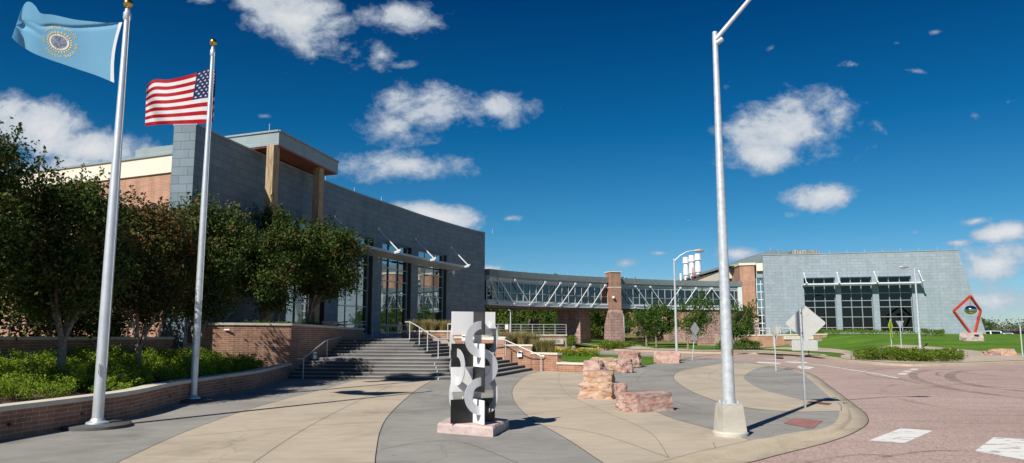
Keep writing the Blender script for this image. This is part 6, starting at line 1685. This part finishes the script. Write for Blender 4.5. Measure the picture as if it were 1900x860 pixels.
def curved_lamp(px, py, toppx, toppy, endpx, endpy, label, f=None, s=1.0, base=True, Y=None):
    if Y: y = Y; x = (px - 950) / F_PX * Y; 
    else: x, y = GT(px, py, f or (lambda a, b: ramp(b)))
    z0 = (f or (lambda a, b: ramp(b)))(x, y)
    t = empty('street_lamp', (x, y, z0), label, 'street lamp', 'street lamps')
    tz = D(toppx, toppy, y).z; e = D(endpx, endpy, y)
    mb = MB(); mb.lathe((x, y, z0 - 0.1), [(0.16 * s, 0), (0.16 * s, 0.25), (0.11 * s, 0.27)] + [(0.11 * s - 0.045 * s * k / 5, 0.3 + (tz - z0 - 0.3) * k / 5) for k in range(6)], 16); build('pole', mb, M['galv'], t, smooth=40)
    a = Vector((x, y, tz - 0.3)); L = e - a
    mb = MB(); mb.tube([a, a + Vector((L.x * 0.3, 0, L.z * 0.52)), a + Vector((L.x * 0.6, 0, L.z * 0.86)), a + Vector((L.x * 0.85, 0, L.z * 0.99)), e], 0.05 * s, 10); build('arm', mb, M['galv'], t, smooth=50)
    mb = MB(); lamp_head(mb, e, (L.x, 0, 0), s * 0.95); build('lamp_head', mb, M['sign_back_grey'], t, smooth=50)
curved_lamp(1256, 664, 1249, 478, 1288, 465.5, 'slim street lamp with curved arm before the footbridge and white stacks', s=1.0)
curved_lamp(1708, 652, 1691, 497, 1684, 496, 'slim street lamp with short curved arm on the big lawn before the three windows', lawnz, 0.95)
def plain_lamp(px, pyb, pyt, Y, label, side=1, L=1.6):
    x = (px - 950) / F_PX * Y; z0 = lawnz(x, Y); t = empty('street_lamp', (x, Y, z0), label, 'street lamp', 'street lamps')
    zt = D(px, pyt, Y).z; mb = MB(); mb.lathe((x, Y, z0 - 0.1), [(0.17, 0), (0.17, 0.2), (0.10, 0.25), (0.08, zt - z0)], 12); build('pole', mb, M['galv'], t, smooth=40)
    mb = MB(); mb.tube([(x, Y, zt), (x - side * L * 0.4, Y, zt + 0.3), (x - side * L, Y, zt + 0.32)], 0.06, 8); build('arm', mb, M['galv'], t, smooth=50)
    mb = MB(); lamp_head(mb, Vector((x - side * L, Y, zt + 0.32)), (-side, 0, 0), 0.9); build('lamp_head', mb, M['sign_back_grey'], t, smooth=50)
plain_lamp(947.5, 622, 578, 92, 'small street lamp in front of the wood left of the stone pier', 1, 0.9)
plain_lamp(1156, 633, 585, 96, 'street lamp seen under the footbridge right of the brick tower', 1, 0.8)
x = (1805.5 - 950) / F_PX * 100; t = empty('parking_lamp', (x, 100, 0.3), 'dark parking lot lamp behind the mirror ball of the red sculpture', 'street lamp')
zt = D(1804, 561, 100).z; mb = MB(); mb.tube([(x, 100, 0.2), (x, 100, zt)], 0.09, 8); build('pole', mb, M['dark_metal'], t)
mb = MB(); mb.box(x - 0.75, x - 0.05, 99.8, 100.2, zt - 0.1, zt + 0.1); build('lamp_head', mb, M['dark_metal'], t)

# ------------------------------------------------------------------ road signs
def post(mb, x, y, z0, z1, r=0.03): mb.tube([(x, y, z0), (x, y, z1)], r, 8)
def plate(pts2, c, right, th=0.006, rnd_=0.04):
    """flat plate with outline pts2 in the plane (right, up) centred at c"""
    n = Vector((right.y, -right.x, 0)) * th; mb = MB()
    P = [c + right * a + Vector((0, 0, b)) for a, b in pts2]
    mb.face([p + n for p in P]); mb.face([p - n for p in reversed(P)])
    for i in range(len(P)): j = (i + 1) % len(P); mb.face([P[i] + n, P[i] - n, P[j] - n, P[j] + n])
    return mb
def rounded(poly, r, k=4):
    out = []; n = len(poly)
    for i in range(n):
        p = Vector(poly[i]); a = (Vector(poly[i - 1]) - p).normalized(); b = (Vector(poly[(i + 1) % n]) - p).normalized()
        s, e = p + a * r, p + b * r
        for q in range(k + 1):
            t = q / k; out.append(tuple((1 - t) ** 2 * s + 2 * t * (1 - t) * p + t * t * e))
    return out
x, y = G(1494, 757)
t = empty('diamond_sign', (x, y, 0), 'large diamond road sign seen from its pale bare back, beside the rusty drain cover', 'road sign', 'road signs seen from behind')
mb = MB(); post(mb, x, y, -0.05, D(1494, 571, y).z, 0.035); build('post', mb, M['galv'], t, smooth=40)
rt_ = Vector((math.cos(-0.25), math.sin(-0.25), 0)); cc = D(1494.5, 600, y + 0.045); h_ = 0.545
mb = plate(rounded([(-h_ * 1.08, 0), (0, -h_), (h_ * 1.08, 0), (0, h_)], 0.07), cc, rt_, 0.004); build('sign_plate', mb, M['sign_back'], t)
mb = MB()
for z in (cc.z + 0.3, cc.z - 0.3): mb.lathe((x - 0.0, y - 0.045, z), [(0.018, -0.01), (0.018, 0.02)], 8)
build('bolt', mb, M['dark_metal'], t)
x, y = G(1440, 689)
t = empty('yield_sign', (x, y, 0), 'slim post with downward triangle sign seen edge on at the curve of the kerb', 'road sign', 'road signs seen from behind')
mb = MB(); post(mb, x, y, -0.05, D(1437, 606, y).z, 0.035); build('post', mb, M['galv'], t, smooth=40)
rt_ = Vector((math.cos(-1.1), math.sin(-1.1), 0)); cc = D(1439, 615, y + 0.04)
mb = plate(rounded([(-0.45, 0.28), (0, -0.5), (0.45, 0.28)], 0.05), cc, rt_, 0.004); build('sign_plate', mb, M['sign_back'], t)
rt2 = Vector((math.cos(0.35), math.sin(0.35), 0)); mb = plate(rounded([(-0.34, 0.24), (0, -0.42), (0.34, 0.24)], 0.05), D(1437, 612, y - 0.06), rt2, 0.004); build('sign_plate', mb, M['sign_back'], t)
x, y = GT(1674, 664); zz = ramp(y)
t = empty('yield_sign', (x, y, zz), 'grey-backed downward triangle sign standing in the clipped hedge', 'road sign', 'road signs seen from behind')
mb = MB(); post(mb, x, y, zz - 0.05, D(1670, 597, y).z, 0.035); build('post', mb, M['galv'], t, smooth=40)
mb = plate(rounded([(-0.33, 0.3), (0, -0.3), (0.33, 0.3)], 0.05), D(1670, 603, y + 0.04), Vector((1, 0, 0)), 0.004); build('sign_plate', mb, M['sign_back_grey'], t)
x, y = GT(1655, 652, lawnz); zz = lawnz(x, y)
t = empty('crossing_sign', (x, y, zz), 'bright yellow-green diamond crossing sign with small arrow plate behind the hedge', 'road sign')
mb = MB(); post(mb, x, y, zz - 0.05, D(1651, 594, y).z, 0.04); build('post', mb, M['galv'], t, smooth=40)
rt_ = Vector((math.cos(0.78), math.sin(0.78), 0)); cc = D(1652.5, 605, y - 0.06)
mb = plate(rounded([(-0.62, 0), (0, -0.62), (0.62, 0), (0, 0.62)], 0.06), cc, rt_, 0.005); pl_ = build('sign_plate', mb, M['sign_yellow'], t)
n_ = Vector((rt_.y, -rt_.x, 0)) * 0.012
mb = MB(); P_ = [(-.05, .12), (.05, .12), (.09, -.02), (.03, -.02), (.06, -.25), (.0, -.25), (-.02, -.08), (-.07, -.25), (-.13, -.25), (-.05, .0)]
mb.face([cc + n_ + rt_ * a * 1.3 + Vector((0, 0, b * 1.3)) for a, b in P_]); mb.face([cc + n_ + rt_ * (0.07 * math.cos(q * PI / 4)) + Vector((0, 0, 0.24 + 0.07 * math.sin(q * PI / 4))) for q in range(8)])
build('walking_figure', mb, M['black'], pl_)
c2 = D(1654.5, 622, y - 0.06); mb = plate([(-.3, -.2), (.3, -.2), (.3, .2), (-.3, .2)], c2, rt_, 0.005); p2_ = build('arrow_plate', mb, M['sign_yellow'], t)
mb = MB(); mb.face([c2 + n_ + rt_ * a + Vector((0, 0, b)) for a, b in ((-.2, -.14), (-.2, 0.02), (-.15, -.03), (.1, .15), (.15, .1), (-.1, -.08), (-.04, -.14))]); build('arrow', mb, M['black'], p2_)
x, y = GT(1501, 661); zz = ramp(y)
t = empty('guide_sign', (x, y, zz), 'wide rectangular road sign with rounded corners seen from behind, below the big diamond sign', 'road sign', 'road signs seen from behind')
mb = MB(); post(mb, x, y, zz - 0.05, D(1500, 627, y).z, 0.04); build('post', mb, M['dark_metal'], t, smooth=40)
rt_ = Vector((math.cos(-0.2), math.sin(-0.2), 0)); mb = plate(rounded([(-1.0, -.43), (1.0, -.43), (1.0, .43), (-1.0, .43)], 0.12), D(1493, 641, y - 0.1), rt_, 0.006); build('sign_plate', mb, M['sign_back'], t)
x, y = GT(1284, 669); zz = ramp(y)
t = empty('diamond_sign', (x, y, zz), 'small leaning diamond sign with square plate below, grey-backed, near the far lamp', 'road sign', 'road signs seen from behind')
tp_ = D(1291, 600, y); mb = MB(); mb.tube([(x, y, zz - 0.05), (tp_.x, y, tp_.z)], 0.032, 8); build('post', mb, M['galv'], t, smooth=40)
rt_ = Vector((math.cos(0.35), math.sin(0.35), 0)); mb = plate(rounded([(-0.40, 0), (0, -0.52), (0.40, 0), (0, 0.52)], 0.05), D(1289.5, 611, y - 0.06), rt_, 0.004); build('sign_plate', mb, M['sign_back_grey'], t)
mb = plate([(-.24, -.2), (.24, -.2), (.24, .2), (-.24, .2)], D(1288, 627, y - 0.06), rt_, 0.004); build('lower_plate', mb, M['sign_back_grey'], t)
x, y = GT(1898, 665); zz = ramp(y)
mb = MB(); post(mb, x, y, zz, D(1895, 604, y).z, 0.045); build('sign_post', mb, M['galv'], label='bare metal sign post at the right edge of the photo beside the far kerb', cat='sign post', smooth=40)
# brown double board and small signs by the wood
c = D(990, 600, 84); t = empty('notice_board', (c.x, 84, lawnz(c.x, 84)), 'pair of dark brown sign boards on posts above the guard rail', 'sign board')
mb = MB(); z_ = lawnz(c.x, 84); post(mb, c.x - 0.3, 84, z_, c.z + 0.2, 0.05); post(mb, c.x + 0.3, 84, z_, c.z + 0.2, 0.05); build('post', mb, M['dark_metal'], t)
for dx in (-0.31, 0.33):
    mb = MB(); mb.box(c.x + dx - 0.28, c.x + dx + 0.28, 83.88, 83.93, c.z - 0.42, c.z + 0.42); build('board', mb, M['brown_board'], t)
c = D(940, 606, 82); t = empty('information_sign', (c.x, 82, lawnz(c.x, 82)), 'small white sign with green top and red foot beside the small lamp', 'sign')
mb = MB(); post(mb, c.x, 82.1, lawnz(c.x, 82), c.z, 0.04); build('post', mb, M['galv'], t)
for z0, z1, w, m_ in ((-.3, .25, .17, 'white_paint'), (.25, .55, .15, 'leaf_green'), (-.52, -.3, .16, 'red_steel')):
    mb = MB(); mb.box(c.x - w, c.x + w, 81.98, 82.02, c.z + z0, c.z + z1); build('panel', mb, M[m_], t)

# ------------------------------------------------------------------ red diamond sculpture with mirror ball
x, y = GT(1808, 633, lawnz); y += 0.4; z0 = lawnz(x, y)
RS = empty('kite_sculpture', (x, y, z0), 'red steel kite-shaped frame holding a mirror ball, standing on a pink rock', 'sculpture')
o = rock(0, 0, (1.75, 1.1, 0.85), None, 77, 'slab', 0.0, pos=(x - 0.0, y), zb=z0 - 0.05, group=None, cuts=5, amp=0.05, name='rock_base')
for k_ in ('label', 'category', 'group'):
    if k_ in o.keys(): del o[k_]
o.parent = RS; o.location = Vector(o.location) - Vector((x, y, z0))
mb = MB(); K = [D(1807.5, 624, y), D(1769.5, 577.5, y - 0.5), D(1800.5, 549.5, y), D(1819.5, 576.5, y + 0.5)]
Kl = [D(1803.5, 623, y), K[1], K[2], K[3], D(1807.5, 623, y)]
for a, b in zip(Kl, Kl[1:]):
    mb.beam(a, b, 0.19, 0.19)
build('frame', mb, M['red_steel'], RS)
bc_ = D(1801, 575.5, y); mb = MB(); mb.lathe(tuple(bc_), [(0.56 * math.sin(PI * k / 18) + 1e-3, -0.44 * math.cos(PI * k / 18)) for k in range(19)], 32); build('mirror_ball', mb, M['chrome'], RS, smooth=80)
mb = MB(); mb.tube([K[2], bc_ + Vector((0, 0, 0.42))], 0.03, 8); build('hanger', mb, M['red_steel'], RS)
mb = MB(); mb.box(x - 0.1, x + 0.35, y - 0.62, y - 0.59, z0 + 0.45, z0 + 0.6); build('plaque', mb, M['dark_metal'], RS) 

# ------------------------------------------------------------------ cars
def car(loc, rz, paint_, label, suv=False, L=4.7):
    t = empty('parked_car', loc, label, 'car', 'cars parked behind the lawn')
    h = 1.72 if suv else 1.43; R_ = Matrix.Translation(loc) @ Matrix.Rotation(rz, 4, 'Z')
    belt = 1.02 if suv else 0.92
    if suv: st = [(-.5, .55, .80, .80, .78), (-.485, .90, 1.0, 1.05, .84), (-.44, .93, belt, h - .12, .68), (-.2, .93, belt, h, .70), (.08, .93, belt, h - .03, .68), (.25, .93, belt, belt + .06, .74), (.42, .88, .92, .95, .70), (.5, .6, .60, .66, .55)]
    else: st = [(-.5, .55, .70, .72, .70), (-.47, .88, .92, .95, .78), (-.34, .90, belt, belt + .06, .72), (-.19, .91, belt, h - .03, .60), (.02, .91, belt, h, .62), (.2, .91, belt, belt + .05, .72), (.42, .87, .80, .84, .70), (.5, .6, .55, .6, .5)]
    def ringp(s):
        f, w, bz, rz_, wr = s; X = f * L
        return [(X, -w * 0.92, .25), (X, -w, .5), (X, -w * 0.98, bz), (X, -wr, rz_), (X, 0, rz_ + 0.03), (X, wr, rz_), (X, w * 0.98, bz), (X, w, .5), (X, w * 0.92, .25)]
    mb = MB(); RR_ = [[R_ @ Vector(p) for p in ringp(s)] for s in st]
    gm = MB()
    for i in range(len(RR_) - 1):
        for k in range(8):
            q = [RR_[i][k], RR_[i][k + 1], RR_[i + 1][k + 1], RR_[i + 1][k]]; mb.face(q)
            tall = max(abs(st[i][3] - st[i][2]), abs(st[i + 1][3] - st[i + 1][2])) > 0.2
            steep = abs(st[i][3] - st[i + 1][3]) > 0.3
            if (k in (2, 5) and tall) or (k in (3, 4) and steep):
                c = sum(q, Vector()) / 4; n = (q[1] - q[0]).cross(q[3] - q[0]).normalized()
                if (c - (R_ @ Vector((0, 0, 0.8)))).dot(n) < 0: n = -n
                gm.face([c + (v - c) * 0.86 + n * 0.012 for v in q])
    mb.face(RR_[0]); mb.face(list(reversed(RR_[-1])))
    b = build('body', mb, M[paint_], t, smooth=38); build('window', gm, M['car_glass'], t)
    for fx in (-.31, .31):
        for sy in (-1, 1):
            w = MB(); c = R_ @ Vector((fx * L, sy * 0.80, 0.33)); e = R_ @ Vector((fx * L, sy * 0.95, 0.33)); w.tube([c, e], 0.33, 20); ww = build('wheel', w, M['rubber'], t, smooth=40)
            w = MB(); w.tube([c.lerp(e, 0.5), c.lerp(e, 1.05)], 0.2, 14); build('rim', w, M['alu_pole'], ww, smooth=40)
    for sy in (-1, 1):
        w = MB(); c = R_ @ Vector((.475 * L, sy * 0.62, 0.68 if not suv else 0.78)); w.obox((c.x, c.y, c.z - .06), (.25, .3, .13), rz, 0.2); build('headlight', w, M['lens'], t)
        w = MB(); c = R_ @ Vector((.15 * L, sy * 0.99, belt + 0.03)); w.obox((c.x, c.y, c.z), (.16, .2, .14), rz, 0.2); build('mirror', w, M[paint_], t)
    return t
def cpos(px, Y): return ((px - 950) / F_PX * Y, Y)
mb = MB(); mb.face([(59, 95, 0), (110, 95, 0), (120, 125, 0), (66, 125, 0)]); mb.v = [Vector((v.x, v.y, 0.42)) for v in mb.v]; build('parking_lot', mb, M['asphalt'], kind='structure')
X, Y = cpos(1838, 98.5); car((X, Y, 0.424), -0.12, 'car_white', 'white estate car parked behind the lawn, nearest the red sculpture', True, 4.7)
X, Y = cpos(1865, 96.5); car((X, Y, 0.424), -0.25, 'car_white', 'low white saloon car parked between the white estate car and the dark red one', False, 4.7)
X, Y = cpos(1884, 101.5); car((X, Y, 0.424), -0.1, 'car_red', 'dark red people carrier parked behind the white cars', True, 5.0)
X, Y = cpos(1925, 99); car((X, Y, 0.424), -0.1, 'car_red', 'dark car at the right edge of the photo beside the sign post', False, 4.7)

# ------------------------------------------------------------------ sky, sun, camera
W = bpy.data.worlds.new('World'); S.world = W; W.use_nodes = True
nt = W.node_tree; bg = nt.nodes['Background']; L_ = nt.links
SUN_EL, SUN_AZ = math.radians(41), (-0.555, -0.832)
sky = nt.nodes.new('ShaderNodeTexSky'); sky.sky_type = 'NISHITA'; sky.sun_disc = False
sky.sun_elevation = SUN_EL; sky.sun_rotation = math.atan2(SUN_AZ[0], SUN_AZ[1]); sky.altitude = 400; sky.air_density = 1.0; sky.dust_density = 0.25; sky.ozone_density = 3.0
tc = nt.nodes.new('ShaderNodeTexCoord')
sep = nt.nodes.new('ShaderNodeSeparateXYZ'); L_.new(tc.outputs['Generated'], sep.inputs[0])
def MT(op, a, b=None, c=None, clamp=False):
    n = nt.nodes.new('ShaderNodeMath'); n.operation = op; n.use_clamp = clamp
    for i, v in enumerate((a, b, c)):
        if v is None: continue
        if isinstance(v, (int, float)): n.inputs[i].default_value = v
        else: L_.new(v, n.inputs[i])
    return n.outputs[0]
# deepen the blue with height, as a polarised autumn sky does
gr = rampn(nt, SKY_TINT)
L_.new(MT('MAXIMUM', sep.outputs[2], 0.0), gr.inputs['Fac'])
skc = mixc(nt, 1.0, sky.outputs['Color'], gr.outputs['Color'], 'MULTIPLY')
# cloud patches laid out on a flat layer ahead (u right, v up), broken up by noise
yy = MT('MAXIMUM', MT('ABSOLUTE', sep.outputs[1]), 0.05)
U, V_ = MT('DIVIDE', sep.outputs[0], yy), MT('DIVIDE', sep.outputs[2], yy)
comb = nt.nodes.new('ShaderNodeCombineXYZ'); L_.new(U, comb.inputs[0]); L_.new(V_, comb.inputs[1]); comb.inputs[2].default_value = 0.7
mp = nt.nodes.new('ShaderNodeMapping'); L_.new(comb.outputs[0], mp.inputs['Vector']); mp.inputs['Scale'].default_value = (1, 1.35, 1)
nz = N(nt, 'ShaderNodeTexNoise', Scale=7.0, Detail=12.0, Roughness=0.62, Distortion=0.25); L_.new(mp.outputs[0], nz.inputs['Vector'])
nz2 = N(nt, 'ShaderNodeTexNoise', Scale=26.0, Detail=9.0, Roughness=0.68, Distortion=0.3); L_.new(mp.outputs[0], nz2.inputs['Vector'])
CL = [(545, 38, 118, 62, -25), (620, 78, 52, 26, -10), (750, 26, 82, 34, 0), (708, 100, 34, 40, 10), (745, 121, 38, 10, 0), (815, 215, 165, 52, 4), (730, 235, 80, 42, 0), (905, 200, 70, 36, 0), (640, 200, 40, 14, -30),
      (755, 307, 115, 30, -3), (700, 300, 55, 24, 0), (815, 404, 100, 20, -8), (945, 406, 26, 8, 0), (1485, 245, 130, 62, 0), (1430, 290, 80, 32, 10), (1560, 215, 60, 50, 0), (1345, 165, 28, 18, 20),
      (1520, 362, 82, 26, 5), (1465, 401, 36, 14, 0), (1278, 409, 25, 9, 10), (1695, 432, 27, 14, 0), (1160, 489, 32, 14, 0), (1222, 470, 24, 6, 0), (1262, 461, 15, 7, 0), (60, 235, 120, 60, -25), (180, 280, 130, 36, -8), (20, 200, 60, 40, 0), (150, 320, 190, 40, 0),
      (1850, 490, 100, 30, 6), (1870, 430, 60, 16, 10), (1810, 410, 40, 10, 10), (1860, 560, 110, 30, 0), (1790, 500, 50, 12, 0), (1370, 472, 65, 16, 0), (1430, 90, 22, 10, 30), (1580, 120, 26, 10, 0), (1665, 80, 22, 9, 10), (1700, 132, 34, 9, -10),
      (1808, 215, 20, 20, 20), (1735, 60, 20, 8, 10), (1870, 190, 30, 10, 20), (1775, 450, 45, 10, 0), (905, 496, 30, 6, 0), (490, 215, 22, 8, 0), (1040, 200, 5, 3, 0), (375, 0, 40, 16, 0), (900, 500, 60, 10, 0)]
mask = None
for (px, py, a, b, rot) in CL:
    d = ray(px, py); u0, v0 = d.x / d.y, d.z / d.y
    k = 1.0 / (F_PX * 0.99); a, b = a * k * 1.0, b * k * 1.06; r = math.radians(rot)
    du, dv_ = MT('SUBTRACT', U, u0), MT('SUBTRACT', V_, v0)
    p = MT('MULTIPLY_ADD', du, math.cos(r) / a, MT('MULTIPLY', dv_, math.sin(r) / a)); q = MT('MULTIPLY_ADD', du, -math.sin(r) / b, MT('MULTIPLY', dv_, math.cos(r) / b))
    e = MT('SUBTRACT', 1.0, MT('SQRT', MT('MULTIPLY_ADD', p, p, MT('MULTIPLY', q, q))))
    small = max(a, b) * F_PX < 60
    if small: e = MT('MULTIPLY_ADD', e, 0.7, -0.40)
    mask = e if mask is None else MT('MAXIMUM', mask, e)
mask = MT('MAXIMUM', mask, -1.0)
dn = MT('MULTIPLY_ADD', nz.outputs['Fac'], 3.0, -1.45); dn2 = MT('MULTIPLY_ADD', nz2.outputs['Fac'], 1.4, -0.70)
dens = MT('ADD', MT('ADD', MT('MULTIPLY', mask, 0.95), dn), dn2)
cov = MT('SMOOTH_MIN', MT('MULTIPLY_ADD', dens, 1.5, 0.06, clamp=True), 1.0, 0.1)
cov = MT('POWER', MT('MAXIMUM', cov, 0.0), 1.15)
front = MT('MULTIPLY_ADD', sep.outputs[1], 8.0, 0.3, clamp=True)
# loose scattered clouds for the rest of the sky
nb = N(nt, 'ShaderNodeTexNoise', Scale=3.0, Detail=9.0, Roughness=0.55); L_.new(tc.outputs['Generated'], nb.inputs['Vector'])
covb = MT('MULTIPLY_ADD', nb.outputs['Fac'], 5.0, -2.75, clamp=True)
alpha = MT('ADD', MT('MULTIPLY', cov, front), MT('MULTIPLY', covb, MT('SUBTRACT', 1.0, front)))
alpha = MT('MULTIPLY', alpha, MT('MULTIPLY_ADD', sep.outputs[2], 30.0, 0.0, clamp=True))
alpha = MT('MULTIPLY', alpha, 0.93, clamp=True)
cr = rampn(nt, CLOUD_COL)
L_.new(MT('MULTIPLY_ADD', dens, 0.75, 0.1, clamp=True), cr.inputs['Fac'])
fin = mixc(nt, alpha, skc, cr.outputs['Color'])
L_.new(fin, bg.inputs['Color']); bg.inputs['Strength'].default_value = SKY_STR
sl = bpy.data.lights.new('sun', 'SUN'); sl.energy = SUN_STR; sl.angle = math.radians(0.53); sl.color = (1.0, 0.95, 0.87)
so_ = bpy.data.objects.new('sun', sl); COL.objects.link(so_)
h = math.hypot(*SUN_AZ); sd = Vector((SUN_AZ[0] / h * math.cos(SUN_EL), SUN_AZ[1] / h * math.cos(SUN_EL), math.sin(SUN_EL)))
so_.rotation_euler = sd.to_track_quat('Z', 'Y').to_euler(); so_.location = (-30, -40, 60)
cam = bpy.data.cameras.new('camera'); co = bpy.data.objects.new('camera', cam); COL.objects.link(co)
co.location = (0, 0, CAM_H); co.rotation_euler = (PI / 2 + TH, 0, 0)
cam.sensor_width = 36; cam.lens = 36 * F_PX / 1900; cam.clip_end = 8000; cam.clip_start = 0.1
S.camera = co
S.view_settings.view_transform = 'Standard'; S.view_settings.look = 'None'; S.view_settings.exposure = EXPO; S.view_settings.gamma = 1.0
S.render.engine = 'CYCLES'
S.cycles.max_bounces = 8; S.cycles.transparent_max_bounces = 12; S.cycles.caustics_reflective = False; S.cycles.caustics_refractive = False
S.render.resolution_x = 1024; S.render.resolution_y = 463
